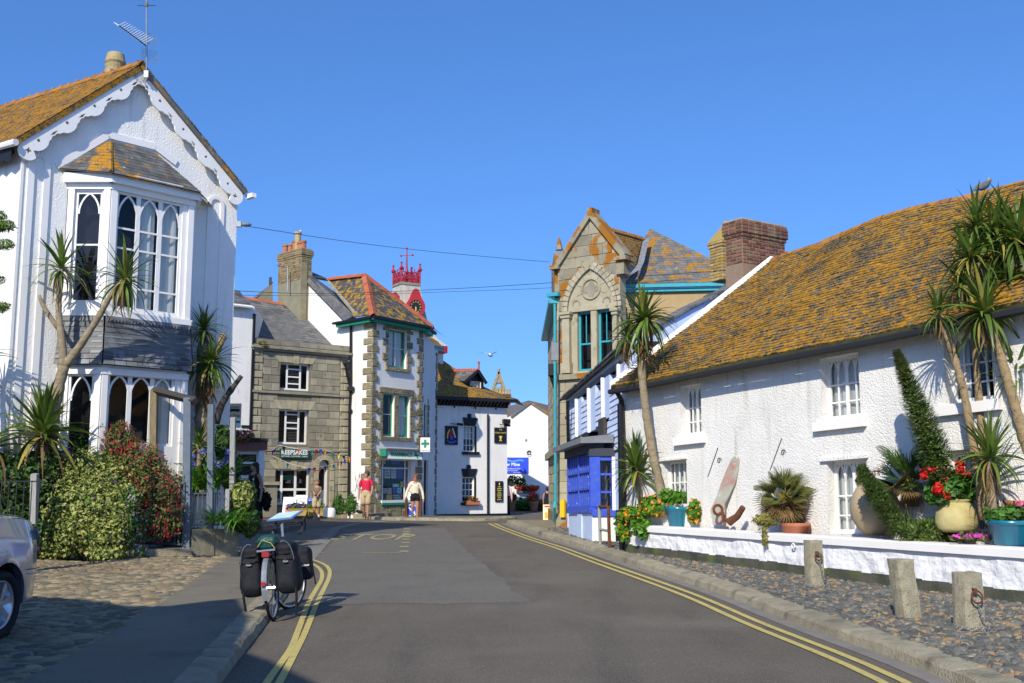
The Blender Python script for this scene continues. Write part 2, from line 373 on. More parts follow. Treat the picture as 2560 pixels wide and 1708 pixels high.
asphalt_l = mat('grey asphalt', (.140, .128, .101), (.124, .114, .090), .9, .9, .9, 130, bdist=.007, over=(((.108, .10, .082), 1.2, .50, .70), ((.20, .185, .15), 45, .60, .74), ((.29, .27, .225), 85, .57, .66), ((.075, .07, .058), 75, .58, .68)))
path_mat = mat('footpath asphalt', (.185, .16, .112), (.155, .134, .096), 1.2, .9, .6, 90, bdist=.006, over=(((.11, .10, .075), 1.6, .52, .72), ((.21, .19, .15), 60, .60, .72), ((.09, .08, .065), 50, .60, .72)))
strip_mat = mat('pale concrete channel', (.22, .20, .17), (.18, .165, .14), 3, .9, .4, 60)
yline = mat('yellow road paint', (.52, .42, .12), (.44, .36, .13), 8, .75, .3, 60, over=(((.16, .15, .10), 16, .64, .70),))
yfaint = mat('worn yellow paint', (.40, .35, .15), (.30, .27, .13), 8, .8, over=(((.15, .145, .11), 18, .50, .62),))
soil = mat('dark soil', (.05, .038, .026), (.08, .06, .04), 8, .95, .6, 30)
bark = mat('cordyline bark', (.23, .18, .11), (.33, .27, .17), 8, .95, .9, 45, bdist=.02, stretch=(1, 1, 2.2))
bark_l = mat('pale cordyline bark', (.27, .19, .10), (.36, .27, .15), 9, .9, .9, 50, bdist=.02, over=(((.12, .09, .05), 11, .58, .68),), stretch=(1, 1, 2))
LT = .25
leaf_c = mat('cordyline leaf', (.085, .15, .022), (.13, .20, .03), 3, .42, var=.45, spec=.45, trans=LT)
leaf_d = mat('dead leaf', (.26, .17, .07), (.18, .11, .045), 5, .8, var=.35, trans=.15)
leaf_y = mat('yellowing leaf', (.34, .28, .045), (.20, .20, .04), 4, .6, var=.3, trans=LT)
leaf_dark = mat('dark green leaf', (.04, .09, .02), (.065, .125, .025), 4, .5, var=.45, trans=LT)
leaf_var = mat('variegated leaf', (.38, .39, .10), (.24, .28, .06), 14, .6, var=.4, trans=LT, over=(((.46, .44, .18), -1, .85, .9), ((.11, .17, .035), -1, .32, .26)))
leaf_mid = mat('mid green leaf', (.05, .14, .018), (.075, .19, .025), 6, .5, var=.4, trans=LT)
leaf_bright = mat('bright strap leaf', (.09, .24, .02), (.13, .30, .03), 5, .4, var=.35, trans=.35)
leaf_oliv = mat('olive leaf', (.11, .13, .03), (.16, .17, .045), 9, .6, var=.45, trans=LT)
leaf_lime = mat('lime conifer', (.17, .27, .02), (.08, .17, .02), 6, .6, var=.4, trans=LT)
fl_red = mat('scarlet petal', (.70, .02, .015), rough=.5, var=.3, trans=LT)
fl_crim = mat('crimson fuchsia petal', (.40, .018, .04), rough=.5, var=.4, trans=LT)
fl_pink = mat('pink petal', (.75, .16, .28), rough=.5, var=.3, trans=LT)
fl_mag = mat('magenta petal', (.55, .06, .36), rough=.5, var=.3, trans=LT)
fl_lil = mat('lilac petal', (.45, .36, .46), rough=.5, var=.3, trans=LT)
fl_purp = mat('purple petal', (.20, .05, .36), rough=.5, var=.3, trans=LT)
fl_or = mat('orange petal', (.80, .30, .01), rough=.5, var=.25, trans=LT)
fl_blue = mat('blue agapanthus petal', (.20, .20, .55), rough=.5, var=.3, trans=LT)
curtain = mat('white curtain', (.78, .78, .74), rough=.9, var=.1)
room_shade = mat('painted interior shade', (.02, .02, .02), rough=.9)  # near-black colour stands in for the shade of unlit rooms
skin = mat('skin', (.44, .23, .15), (.38, .19, .125), 20, .5)
def glass_mat():
    m = bpy.data.materials.new('window glass'); m.use_nodes = True; N = m.node_tree.nodes; L = m.node_tree.links; N.remove(N['Principled BSDF'])
    t = N.new('ShaderNodeBsdfTransparent'); t.inputs[0].default_value = (.82, .86, .86, 1); g = N.new('ShaderNodeBsdfGlossy'); g.inputs['Roughness'].default_value = .02
    lw = N.new('ShaderNodeLayerWeight'); lw.inputs[0].default_value = .28; mr = N.new('ShaderNodeMapRange'); mr.inputs[3].default_value = .03; mr.inputs[4].default_value = .5
    L.new(lw.outputs['Fresnel'], mr.inputs[0]); mx = N.new('ShaderNodeMixShader'); L.new(mr.outputs[0], mx.inputs[0]); L.new(t.outputs[0], mx.inputs[1]); L.new(g.outputs[0], mx.inputs[2]); L.new(mx.outputs[0], N['Material Output'].inputs[0])
    return m
glass = glass_mat()
# ------------------------------------------------------------ building helpers
def gothic(u0, u1, zs, za, n=7, s=62):
    um = (u0 + u1) / 2; A = []
    for i in range(n + 1):
        t = R(s) * i / n; A.append((u0 + (um - u0) * (1 - cos(t)) / (1 - cos(R(s))), zs + (za - zs) * sin(t) / sin(R(s))))
    return A, [(u0 + u1 - a, b) for a, b in A]
def rbox(r): return [(r[0], r[2]), (r[1], r[2]), (r[1], r[3]), (r[0], r[3])]
def shrink(r, a, b=None):
    b = a if b is None else b; return (r[0] + a, r[1] - a, r[2] + b, r[3] - b)
def window(parent, f, r, recess=.14, fw=.05, cols=(), rows=(), m=None, arches=(), bw=.025, cur=None, sill=None, room=.55, label=None, mid=(), bar_m=None, name='window', blind=False, panes=True):
    m = m or white; u0, u1, z0, z1 = r; w = MB(); a, b = -recess - .05, -recess
    w.fbox(f, u0, u0 + fw, z0, z1, a, b); w.fbox(f, u1 - fw, u1, z0, z1, a, b)
    w.fbox(f, u0 + fw, u1 - fw, z0, z0 + fw * 1.2, a, b - .002); w.fbox(f, u0 + fw, u1 - fw, z1 - fw, z1, a, b - .002)
    W = w.build(name, m, parent, label=label); bars = MB()
    U = [u0 + fw] + [u0 + (u1 - u0) * c for c in cols] + [u1 - fw]; Z = [z0 + fw] + [z0 + (z1 - z0) * c for c in rows] + [z1 - fw]
    gb = lambda: bars.build('glazing_bar', bar_m or m, W)
    for i, c in enumerate(U[1:-1]):
        bars = MB(); ww = bw * (2.4 if i in mid else 1); bars.fbox(f, c - ww / 2, c + ww / 2, z0 + fw, z1 - fw, a + .012, b - .006); gb()
    for c in Z[1:-1]: bars = MB(); bars.fbox(f, u0 + fw, u1 - fw, c - bw / 2, c + bw / 2, a + .015, b - .009); gb()
    for (ca, cb, zs, za) in arches:
        A, B = gothic(u0 + (u1 - u0) * ca, u0 + (u1 - u0) * cb, z0 + (z1 - z0) * zs, z0 + (z1 - z0) * za)
        bars = MB(); bars.poly(f, A, bw, a + .016, b - .004); bars.poly(f, B, bw, a + .016, b - .004); bars.build('gothic_arch', bar_m or m, W)
    if panes:
        for s, t in zip(U, U[1:]):
            for p, q in zip(Z, Z[1:]):
                g = MB(); g.quad(f.pt(s, p, a + .02), f.pt(t, p, a + .02), f.pt(t, q, a + .02), f.pt(s, q, a + .02)); g.build('pane', glass, W)
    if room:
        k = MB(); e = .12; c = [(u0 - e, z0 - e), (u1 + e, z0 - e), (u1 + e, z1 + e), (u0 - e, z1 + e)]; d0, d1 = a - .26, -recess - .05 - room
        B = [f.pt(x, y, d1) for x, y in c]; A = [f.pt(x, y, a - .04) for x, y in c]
        k.quad(*B); [k.quad(A[i], A[(i + 1) % 4], B[(i + 1) % 4], B[i]) for i in range(4)]; k.build('room', room_shade, W)  # box behind the panes, painted near-black so the window reads dark
    if cur:
        k = MB()
        for (ca, cb, zb) in cur:
            n = max(6, int(abs(cb - ca) * (u1 - u0) / .05)); pts = []
            for i in range(n + 1): pts.append((u0 + (u1 - u0) * (ca + (cb - ca) * i / n), a - .05 + .02 * sin(i * 1.9)))
            for (x, o), (y, q) in zip(pts, pts[1:]):
                zz = z0 + (z1 - z0) * zb; k.quad(f.pt(x, zz, o), f.pt(y, zz, q), f.pt(y, z1, q), f.pt(x, z1, o), rnd())
        k.build('curtain', curtain, W)
    if blind:
        k = MB(); z = z0 + fw
        while z < z1 - fw: k.fbox(f, u0 + fw, u1 - fw, z, z + .012, a - .05, a - .035); z += .045
        k.build('blind', cream, W)
    if sill:
        h, pr, ex, sm = sill; one('sill', sm, W, lambda q: q.fbox(f, u0 - ex, u1 + ex, z0 - h, z0 - .002, -recess + .0, pr))
    return W
def wall(parent, f, outer, holes, m, th=.3, name='wall', label=None):
    k = MB(); k.plate(f, outer, [rbox(h) if len(h) == 4 and not isinstance(h[0], tuple) else h for h in holes], -th, 0)
    return k.build(name, m, parent, label=label)
def slab(name, m, parent, q, th=.1, **kw):
    a, b, c, d = [Vector(x) for x in q]; n = (b - a).cross(d - a).normalized()
    if n.z < 0: n = -n
    k = MB(); k.hexa([a - n * th, b - n * th, c - n * th, d - n * th, a, b, c, d]); return k.build(name, m, parent, **kw)
def rcourse(name, m, parent, a, b, step=.45, r=.11, crest=False, ang=.9):
    """a line of ridge tiles, each one a part"""
    a = Vector(a); b = Vector(b); L = (b - a).length; n = max(1, round(L / step)); d = (b - a) / n; dn = d.normalized()
    side = dn.cross(Vector((0, 0, 1))).normalized(); up = side.cross(dn)
    for i in range(n):
        k = MB(); p, q = a + d * i + dn * .004, a + d * (i + 1) - dn * .004; j = ru(-.008, .008)
        sec = [(-r, -r * ang), (-r * .5, -r * .3), (0, 0.02), (r * .5, -r * .3), (r, -r * ang)]
        pr = [p + side * x + up * (y + .03 + j) for x, y in sec]; qr = [q + side * x + up * (y + .03 + j) for x, y in sec]
        ir = [p + side * x + up * (y + .0 + j) for x, y in sec]; iq = [q + side * x + up * (y + .0 + j) for x, y in sec]
        for s in range(4): k.quad(pr[s], qr[s], qr[s + 1], pr[s + 1], .5)
        k.quad(pr[0], pr[2], ir[2], ir[0]); k.quad(pr[2], pr[4], ir[4], ir[2]); k.quad(pr[0], qr[0], iq[0], ir[0]); k.quad(pr[4], qr[4], iq[4], ir[4])
        if crest:
            for t in ((.25, .75) if step > .3 else (.5,)):
                c = p.lerp(q, t) + up * .03; k.tube([c - side * .03, c + side * .03], crest, 8)
                k.box(c + up * .0, (.05, .05, .06))
        k.a = [rnd()] * len(k.a); k.build('ridge_tile', m, parent)
def chimney(parent, f, u0, u1, z0, z1, depth, bm, mm, side='L', capz=.35, ch=.075, bw=.22, cap=True, minpx=7, name='chimney', rows_bot=None):
    """brick stack: front face f, and a second face returning back from its left (or right) end"""
    C = one(name, mm, parent, lambda k: k.fbox(f, u0, u1, z0, z1, -depth, 0))
    a = f.pt(u0, 0, -depth); b = f.pt(u0, 0, 0)
    if side == 'L': f2 = Face(a.xy, b.xy)
    else: f2 = Face(f.pt(u1, 0, 0).xy, f.pt(u1, 0, -depth).xy)
    zb = rows_bot if rows_bot is not None else z0
    pc = blocks_rows(f, u0, u1, zb, z1 - capz, ch, bw, bw, o=.012, joint=.014, jit=.003) + blocks_rows(f2, 0, depth, zb, z1 - capz, ch, bw, bw, o=.012, joint=.014, jit=.003)
    if cap:
        n = max(1, int(round(capz / ch)))
        for i in range(n):
            e = .03 if i == 0 else (.06 if i < n - 1 else .045); zz = z1 - capz + i * ch
            one('corbel', mm, C, lambda k: k.fbox(f, u0 - e, u1 + e, zz + .002, zz + ch - .002, -depth - e, e))
            g = Face(f.pt(u0 - e, 0, e).xy, f.pt(u1 + e, 0, e).xy); pc += blocks_rows(g, 0, g.L, zz, zz + ch, ch, bw, bw, o=.01, joint=.014, jit=.002)
            if side == 'L': h = Face(f.pt(u0 - e, 0, -depth - e).xy, f.pt(u0 - e, 0, e).xy)
            else: h = Face(f.pt(u1 + e, 0, e).xy, f.pt(u1 + e, 0, -depth - e).xy)
            pc += blocks_rows(h, 0, h.L, zz, zz + ch, ch, bw, bw, o=.01, joint=.014, jit=.002)
    emit(pc, 'brick', bm, C, 300, minpx, 'small_bricks'); return C
def pot(parent, c, r, h, m, label=None, crown=True):
    k = MB(); p = [(r * 1.15, 0), (r * 1.15, .05), (r, .08), (r * .88, h - .1), (r * 1.08, h - .08), (r * 1.08, h), (r * .8, h), (r * .7, h - .3)]
    k.lathe(c, p, 14); return k.build('chimney_pot', m, parent, smooth=False, label=label)
# ------------------------------------------------------------ ground, road, pavements
def ribbon(m, L, Rr, dz, seg=None, v=.5):
    for i in range(len(L) - 1): m.quad(L[i] + Vector((0, 0, dz)), Rr[i] + Vector((0, 0, dz)), Rr[i + 1] + Vector((0, 0, dz)), L[i + 1] + Vector((0, 0, dz)), v)
def gpts(l, dz=0): return [G(x, y, dz) for x, y in l]
def resample(pts, step):
    out = [pts[0]]
    for a, b in zip(pts, pts[1:]):
        n = max(1, int((b - a).length / step)); out += [a.lerp(b, (i + 1) / n) for i in range(n)]
    return out
def smooth_line(p, it=2):
    for _ in range(it): p = [p[0]] + [(p[i - 1] + p[i] * 2 + p[i + 1]) / 4 for i in range(1, len(p) - 1)] + [p[-1]]
    return p
def ground_at(p, dz=0): return Vector((p[0], p[1], zg(p[1]) + dz))
def offset(pts, d):
    out = []
    for i, p in enumerate(pts):
        t = (pts[min(i + 1, len(pts) - 1)] - pts[max(i - 1, 0)]); n = Vector((t.y, -t.x, 0)).normalized(); out.append(p + n * d)
    return out
g = MB(); xs = [-900, -120, -40, -20, -10, 0, 10, 20, 40, 120, 900]; ys = [-60, -20, 0, 6, 12, 18, 24, 30, 35, 40, 44, 50, 58, 70, 120, 400, 2000]
for a, b in zip(ys, ys[1:]):
    for c, d in zip(xs, xs[1:]): g.quad((c, a, zg(a)), (d, a, zg(a)), (d, b, zg(b)), (c, b, zg(b)))
g.build('road', asphalt, kind='structure')
# right kerb
rk_px = [(1265, 1309), (1280, 1316), (1329, 1333), (1367, 1346), (1454, 1371), (1520, 1394), (1592, 1418), (1723, 1460), (1844, 1501), (1960, 1551), (2105, 1603), (2192, 1631), (2274, 1662), (2363, 1699), (2560, 1790), (2900, 1960)]
RK = smooth_line(resample(gpts(rk_px), .6), 3)
def rug(p, k=0.0): return p + Vector((noise.noise(p * 2.3), noise.noise(p * 2.1 + Vector((5, 5, 5))), noise.noise(p * 3.1) * .8)) * .03
kp = bpy.data.objects.new('kerb', None); COL.objects.link(kp); kp['kind'] = 'structure'
def kerb(line, side, width, hgt, parent, stone=1.1):
    pts = resample(line, .12); acc = 0; cur = [pts[0]]; stones = []
    for a, b in zip(pts, pts[1:]):
        cur.append(b); acc += (b - a).length
        if acc >= stone: stones.append(cur); cur = [b]; acc = 0; stone = ru(.8, 1.4)
    if len(cur) > 1: stones.append(cur)
    for st in stones:
        k = MB(); n = len(st); o1 = offset(st, side * .03); o2 = offset(st, side * width * .5); o3 = offset(st, side * width); jz = ru(-.008, .008)
        rows = []
        for i in range(n):
            e = .012 if i in (0, n - 1) else 0; q = noise.noise(st[i] * 4) * .02; q2 = noise.noise(st[i] * 3 + Vector((9, 0, 0))) * .02
            A = ground_at(st[i] + (o1[i] - st[i]) * (0 + q * 6)); A.z -= .02
            B = ground_at(o1[i] + (o1[i] - st[i]) * q * 10, hgt * .72 + q); C = ground_at(o2[i], hgt + jz + q * .5 - e); D = ground_at(o3[i], hgt + .012 + q2 * .5 - e); E = ground_at(o3[i], -.02)
            B2 = ground_at(o1[i] + (o2[i] - o1[i]) * .3, hgt * .95 + q * .7 + jz - e)
            rows.append([A, B, B2, C, D, E])
        for a, b in zip(rows, rows[1:]):
            for j in range(5): k.quad(a[j], a[j + 1], b[j + 1], b[j])
        k.add(rows[0], [(0, 1, 2, 3, 4, 5)]); k.add(rows[-1], [(5, 4, 3, 2, 1, 0)]); k.a = [rnd()] * len(k.a)
        k.build('kerb_stone', kerbstone, parent)
kerb(RK, -1, .30, .12, kp)
# double yellow lines, right
def yline_of(line, d, wd, dz=.009):
    a = offset(line, d); b = offset(line, d + wd); return [ground_at(p, dz) for p in a], [ground_at(p, dz) for p in b]
mk = bpy.data.objects.new('road_markings', None); COL.objects.link(mk); mk['kind'] = 'structure'
for d in (.33, .52):
    A, B = yline_of(RK, d, .085); k = MB(); ribbon(k, B, A, 0); k.build('yellow_line', yline, mk)
# gutter strip along kerb
A, B = yline_of(RK, -.02, .2, .004); k = MB(); ribbon(k, B, A, 0); k.build('gutter', strip_mat, None, kind='structure')
# right pavement: bed, then cobbles one by one
RO = offset(RK, -.29)
pvp = [RO[0] + Vector((0, 0, 0))]
bed = MB(); far = [p + Vector((14, 2, 0)) for p in RO]
for i in range(len(RO) - 1):
    bed.quad(ground_at(RO[i], .115), ground_at(RO[i + 1], .115), ground_at(far[i + 1], .115), ground_at(far[i], .115))
pav = bed.build('pavement', mortar, kind='structure')
def inside_poly(x, y, poly):
    c = False; j = len(poly) - 1
    for i in range(len(poly)):
        if (poly[i].y > y) != (poly[j].y > y) and x < (poly[j].x - poly[i].x) * (y - poly[i].y) / (poly[j].y - poly[i].y) + poly[i].x: c = not c
        j = i
    return c
def cobbles(poly, parent, mt, sx, sy, ang, hgt, dz, name='cobble', minpx=10, far=99):
    pcs = []; ca, sa = cos(ang), sin(ang); xs = [p.x * ca + p.y * sa for p in poly]; ys = [-p.x * sa + p.y * ca for p in poly]
    v = min(ys)
    while v < max(ys):
        hh = sy * ru(.85, 1.15); u = min(xs) + ru(0, sx)
        while u < max(xs):
            ww = sx * ru(.65, 1.35); cu, cv = u + ww / 2, v + hh / 2 + ru(-.012, .012); x, y = cu * ca - cv * sa, cu * sa + cv * ca; u += ww
            if not inside_poly(x, y, poly): continue
            q = proj(Vector((x, y, zg(y))))
            if q is None or q[0] < -60 or q[0] > W0 + 60 or q[1] > H0 + 60: continue
            a, b = ww / 2 - .006, hh / 2 - .005; n = 6; ring = []; V = []; h = hgt * ru(.6, 1.25); rot = ru(-.15, .15); tl = ru(-.012, .012); t2 = ru(-.01, .01)
            for kf, hf in ((1.0, -.01), (.80, .72), (.40, 1.0)):
                for i in range(8):
                    t = 2 * pi * i / 8 + pi / 8; e = abs(cos(t)) ** .7 * (1 if cos(t) > 0 else -1), abs(sin(t)) ** .7 * (1 if sin(t) > 0 else -1)
                    lu, lv = e[0] * a * kf, e[1] * b * kf; lu, lv = lu * cos(rot) - lv * sin(rot), lu * sin(rot) + lv * cos(rot)
                    zz = dz + h * hf + (lu * tl / a + lv * t2 / b if hf > 0 else 0); U_, V_ = cu + lu, cv + lv
                    X, Y = U_ * ca - V_ * sa, U_ * sa + V_ * ca; V.append((X, Y, zg(Y) + zz))
            F = [(r * 8 + i, r * 8 + (i + 1) % 8, r * 8 + 8 + (i + 1) % 8, r * 8 + 8 + i) for r in range(2) for i in range(8)] + [tuple(range(16, 24))]
            pcs.append((V, F, rnd()))
        v += hh
    emit([(V, F, v) for V, F, v in pcs], name, mt, parent, 300, minpx, 'small_cobbles', smooth=True)
wl_px = [(1300, 1316), (1381, 1330), (1430, 1330), (1500, 1338), (1560, 1378), (2560, 1508), (3200, 1600)]
inner = [G(x, y, .12) for x, y in [(1400, 1318), (1430, 1322), (1500, 1336), (1558, 1376)]] + [G(1563, 1379, .12), G(2564, 1509, .12), G(2900, 1552, .12)]
cob = [p for p in RO if p.y < 30 and p.y > 3.5]
cpoly = cob + inner[::-1]
cobbles(cpoly, pav, cobble, .115, .075, R(-24), .030, .108)
# left side: footpath, kerb, cobbled forecourt
lk_px = [(380, 1990), (480, 1820), (545, 1720), (584, 1668), (622, 1621), (648, 1587), (670, 1556), (700, 1515), (728, 1478), (744, 1450), (748, 1430), (735, 1412), (700, 1400)]
LK = smooth_line(resample(gpts(lk_px), .5), 3)
def left_kerb():
    line = LK[::-1]     # run away from the junction towards the camera so that the footpath lies on the same side
    kerb(line, 1, .30, .11, kp)
left_kerb()
LI = offset(LK[::-1], .28)
fp_out = gpts([(571, 1408), (500, 1455), (406, 1526), (330, 1572), (220, 1643), (120, 1700), (-60, 1800), (-300, 1950)])
fp = MB(); poly = [ground_at(p, .105) for p in LI] + [ground_at(p, .105) for p in fp_out[::-1]]
k = MB(); tr = tessellate_polygon([[Vector((p.x, p.y, 0)) for p in poly]]); k.add(poly, [tuple(t) for t in tr]); k.build('footpath', path_mat, kind='structure')
# footpath running on towards the low white house
k = MB(); q = [ground_at(p, .0012) for p in gpts([(571, 1408), (700, 1402), (748, 1430), (786, 1398), (852, 1322), (905, 1306), (880, 1303), (640, 1300), (560, 1330), (575, 1395)])]
tr = tessellate_polygon([[Vector((p.x, p.y, 0)) for p in q]]); k.add(q, [tuple(t) for t in tr]); k.build('side_street', path_mat, kind='structure')
k = MB(); q = [ground_at(p, .0052) for p in gpts([(735, 1402), (786, 1400), (852, 1322), (905, 1309), (830, 1320), (745, 1385)])]
tr = tessellate_polygon([[Vector((p.x, p.y, 0)) for p in q]]); k.add(q, [tuple(t) for t in tr]); k.build('channel', strip_mat, kind='structure')
fc = gpts([(571, 1406), (406, 1524), (330, 1570), (220, 1641), (120, 1698), (-60, 1798), (-300, 1950), (-900, 1950), (-900, 1500), (-300, 1400), (60, 1408), (230, 1420), (400, 1402), (560, 1403)])
k = MB(); q = [ground_at(p, .095) for p in fc]; tr = tessellate_polygon([[Vector((p.x, p.y, 0)) for p in q]]); k.add(q, [tuple(t) for t in tr]); fco = k.build('forecourt', mortar, kind='structure')
cobbles(fc, fco, cobble_warm, .20, .11, R(28), .022, .09)
# light grey resurfaced patch
q = gpts([(858, 1322), (1110, 1320), (1165, 1375), (1240, 1436), (1325, 1507), (1110, 1509), (850, 1511), (775, 1506), (765, 1490), (829, 1438), (826, 1418), (790, 1402)])
q = q + [q[0]]; q = [p + Vector((noise.noise(p * 2.5), noise.noise(p * 2.5 + Vector((7, 0, 0))), 0)) * .09 for p in resample(q, .15)][:-1]
k = MB(); q = [ground_at(p, .003) for p in q]; tr = tessellate_polygon([[Vector((p.x, p.y, 0)) for p in q]]); k.add(q, [tuple(t) for t in tr]); k.build('resurfaced_road', asphalt_l, kind='structure')
# double yellow line, left, bending round the kerb head
for L, nm in (([(560, 1900), (640, 1750), (666, 1708), (728, 1624), (772, 1505), (805, 1450), (806, 1432), (796, 1418), (775, 1407), (763, 1402)], 0), ([(600, 1900), (675, 1750), (699, 1708), (760, 1590), (794, 1505), (822, 1448), (826, 1430), (818, 1415), (792, 1403), (770, 1397)], 1)):
    pl = smooth_line(resample(gpts(L), .25), 3); a = offset(pl, -.034); b = offset(pl, .034); k = MB()
    ribbon(k, [ground_at(p, .0075) for p in a], [ground_at(p, .0075) for p in b], 0); k.build('yellow_line', yline, mk)
# bus bay: broken edge, thin end line, word
for (x, y) in ((1010, 1379), (1011, 1367), (1014, 1357), (1015, 1348.5), (1015.5, 1341), (1016, 1335), (1017, 1329.5), (1018, 1323)):
    c = G(x, y); k = MB(); hx, hy = .10, .18 if y > 1335 else .22; k.quad(*[ground_at((c.x + a, c.y + b), .0075) for a, b in ((-hx, -hy), (hx, -hy), (hx, hy), (-hx, hy))]); k.build('dash', yfaint, mk)
for (x0, x1, y) in ((905, 1003, 1382), (799, 812, 1382)):
    a, b = G(x0, y), G(x1, y); k = MB(); k.quad(*[ground_at(p, .0075) for p in (a + Vector((0, -.06, 0)), b + Vector((0, -.06, 0)), b + Vector((0, .06, 0)), a + Vector((0, .06, 0)))]); k.build('end_line', yfaint, mk)
a, b = G(835, 1351), G(1003, 1351); c = G(920, 1337); fl = Flat((a.x, a.y, zg(a.y) + .0075), (1, 0, 0), (0, 1, (zg(c.y) - zg(a.y)) / (c.y - a.y)))
text(fl, 'STOP', (b.x - a.x) / 2, (c.y - a.y) / 2, (c.y - a.y) * 1.35, .002, yfaint, mk, sx=.62 * (b.x - a.x) / (c.y - a.y) * .62, bold=.02)
# thin white give way line of the far junction
k = MB(); L = gpts([(838, 1320), (870, 1313), (930, 1306), (1000, 1302)]); ribbon(k, [ground_at(p + Vector((0, -.08, 0)), .014) for p in L], [ground_at(p + Vector((0, .08, 0)), .014) for p in L], 0); k.build('white_line', white, mk)
# far kerb in front of the shops
FK = resample(gpts([(655, 1290), (720, 1290), (800, 1291), (870, 1293), (925, 1300), (985, 1302), (1045, 1300), (1090, 1303), (1200, 1305), (1268, 1301), (1290, 1298)]), .6); FK = smooth_line(FK, 6)
kerb(FK, -1, .35, .10, kp)
k = MB(); far_ = [p + Vector((0, 6, 0)) for p in FK]
ribbon(k, [ground_at(p + Vector((0, .3, 0)), .095) for p in FK], [ground_at(p, .095) for p in far_], 0); k.build('far_pavement', path_mat, kind='structure')
# ------------------------------------------------------------ left: the tall gabled white house
pr = plan(568, 24.0); LH0 = Face(dirn(pr, 44, -7), pr)
uL = LH0.uv(46, 560)[0]; pl_ = LH0.pt(uL, 0); LH = Face(pl_.xy, pr); uR = LH.L; zgl = .2
house = thing('gabled_house', (pl_.x, pl_.y, zg(pl_.y)), 'tall white gabled house with scalloped bargeboards and a slate hung two storey bay', 'house')
VO = .24
uA, zA = LH.uv(357, 158, VO); ul, zl = LH.uv(38, 347, VO); ur, zr = LH.uv(619, 478, VO)
zline = lambda u: zA + (zl - zA) * (uA - u) / (uA - ul) if u < uA else zA + (zr - zA) * (u - uA) / (ur - uA)
rdir = Vector((sin(R(-58)), cos(R(-58)), 0)); RL = 9.0
wall(house, LH, [(0, zgl), (uR, zgl), (uR, zline(uR) - .12), (uA, zA - .15), (0, zline(0) - .12)], [], stucco, .25)
side = Face((pl_ + rdir * RL).xy, pl_.xy); k = MB(); k.plate(side, [(0, zgl), (RL - .01, zgl), (RL - .01, zline(0) - .15), (0, zline(0) - .15)], [], -.2, 0); k.build('wall', whitewall, house, label='smooth cream white side wall')
p2 = Vector((pr.x, pr.y, 0)); k = MB(); q = [p2, p2 + rdir * RL]; k.quad(q[0] + Vector((0, 0, zgl)), q[1] + Vector((0, 0, zgl)), q[1] + Vector((0, 0, zline(uR) - .12)), q[0] + Vector((0, 0, zline(uR) - .12))); k.build('wall', whitewall, house)
# bay plan
pA = LH.px(155, 786); A_ = Vector((pA.x, pA.y)); B_ = Vector((P(262, 786, pA.y).x, pA.y)); tF = Face(B_, dirn(B_, 44, 5)); C_ = tF.pt(tF.uv(472, 803)[0], 0).xy
fd = Vector((-.36, .93)); sD = (LH.O.xy - C_).dot(LH.N.xy) / LH.N.xy.dot(fd); D_ = C_ + fd * sD
F1, F2, F3 = Face(A_, B_), Face(B_, C_), Face(C_, D_)
z_ct = F2.uv(277, 432, .12)[1]; z_cb = F2.uv(277, 455, .12)[1]; z_si = F2.uv(262, 784)[1]; z_sb = F2.uv(258, 912)[1]
w1 = F1.R(190, 250, 478, 757); w2 = F2.R(295, 453, 477, 772); v1 = F1.R(171, 230, 934, 1160); v2 = F2.R(272, 434, 932, 1112)
for f, hs in ((F1, [w1, v1]), (F2, [w2, v2]), (F3, [])):
    for za, zb, hh in ((z_si, z_cb, hs[:1]), (zgl, z_sb, hs[1:])):
        wall(house, f, [(0, za), (f.L, za), (f.L, zb), (0, zb)], hh, white, .08, label='white boarded face of the bay')
kk = MB()
for f in (F1, F2, F3):       # sill board, head board, corner posts
    kk.fbox(f, -.02, f.L + .02, z_si - .05, z_si + .07, .003, .07); kk.fbox(f, -.02, f.L + .02, z_cb - .12, z_cb - .002, .003, .05)
    kk.fbox(f, 0.0, .13, z_si + .072, z_cb - .122, .004, .04); kk.fbox(f, f.L - .13, f.L, z_si + .072, z_cb - .122, .004, .04)
    kk.fbox(f, 0.0, .12, zgl, z_sb - .2, .004, .04); kk.fbox(f, f.L - .12, f.L, zgl, z_sb - .2, .004, .04); kk.fbox(f, -.02, f.L + .02, z_sb - .19, z_sb - .06, .004, .05)
kk.build('trim', white, house, label='white corner posts and boards of the bay')
cn = MB()
for f in (F1, F2, F3):
    e = .16; cn.fbox(f, -e * .42, f.L + e * .42, z_cb, z_ct, -.2, e)
cn.build('bay_cornice', white, house); one('strip_lamp', white, house, lambda k: k.fbox(F2, F2.uv(335, 470, .17)[0], F2.uv(455, 490, .17)[0], z_cb + .17, z_cb + .22, .162, .21))
k = MB(); k.quad(*[LH.pt(a, b, .012) for a, b in ((LH.uv(150, 800)[0], zgl), ((Vector((D_.x, D_.y, 0)) - LH.O).dot(LH.U) - .08, zgl), ((Vector((D_.x, D_.y, 0)) - LH.O).dot(LH.U) - .08, z_ct), (LH.uv(150, 800)[0], z_ct))]); k.build('bay_shade_sheet', room_shade, house)  # near-black sheet over the pale wall, painting the shade inside the bay
AR = lambda n, zs, za: [(i / n, (i + 1) / n, zs, za) for i in range(n)]
AR3 = lambda zs, za: [(.03, .32, zs, za), (.34, .655, zs, za), (.675, .97, zs, za)]
window(house, F1, w1, .03, .05, (), (.52,), white, [(.12, .88, .80, .985)], .035, room=0)
window(house, F2, w2, .03, .05, (.33, .665), (.19, .52, .69), white, AR3(.78, .975), .04, cur=[(.40, .62, .0), (.66, .98, .0)], room=0, mid=(0, 1))
window(house, F1, v1, .03, .05, (), (), white, [(.12, .88, .70, .97)], .035, room=0)
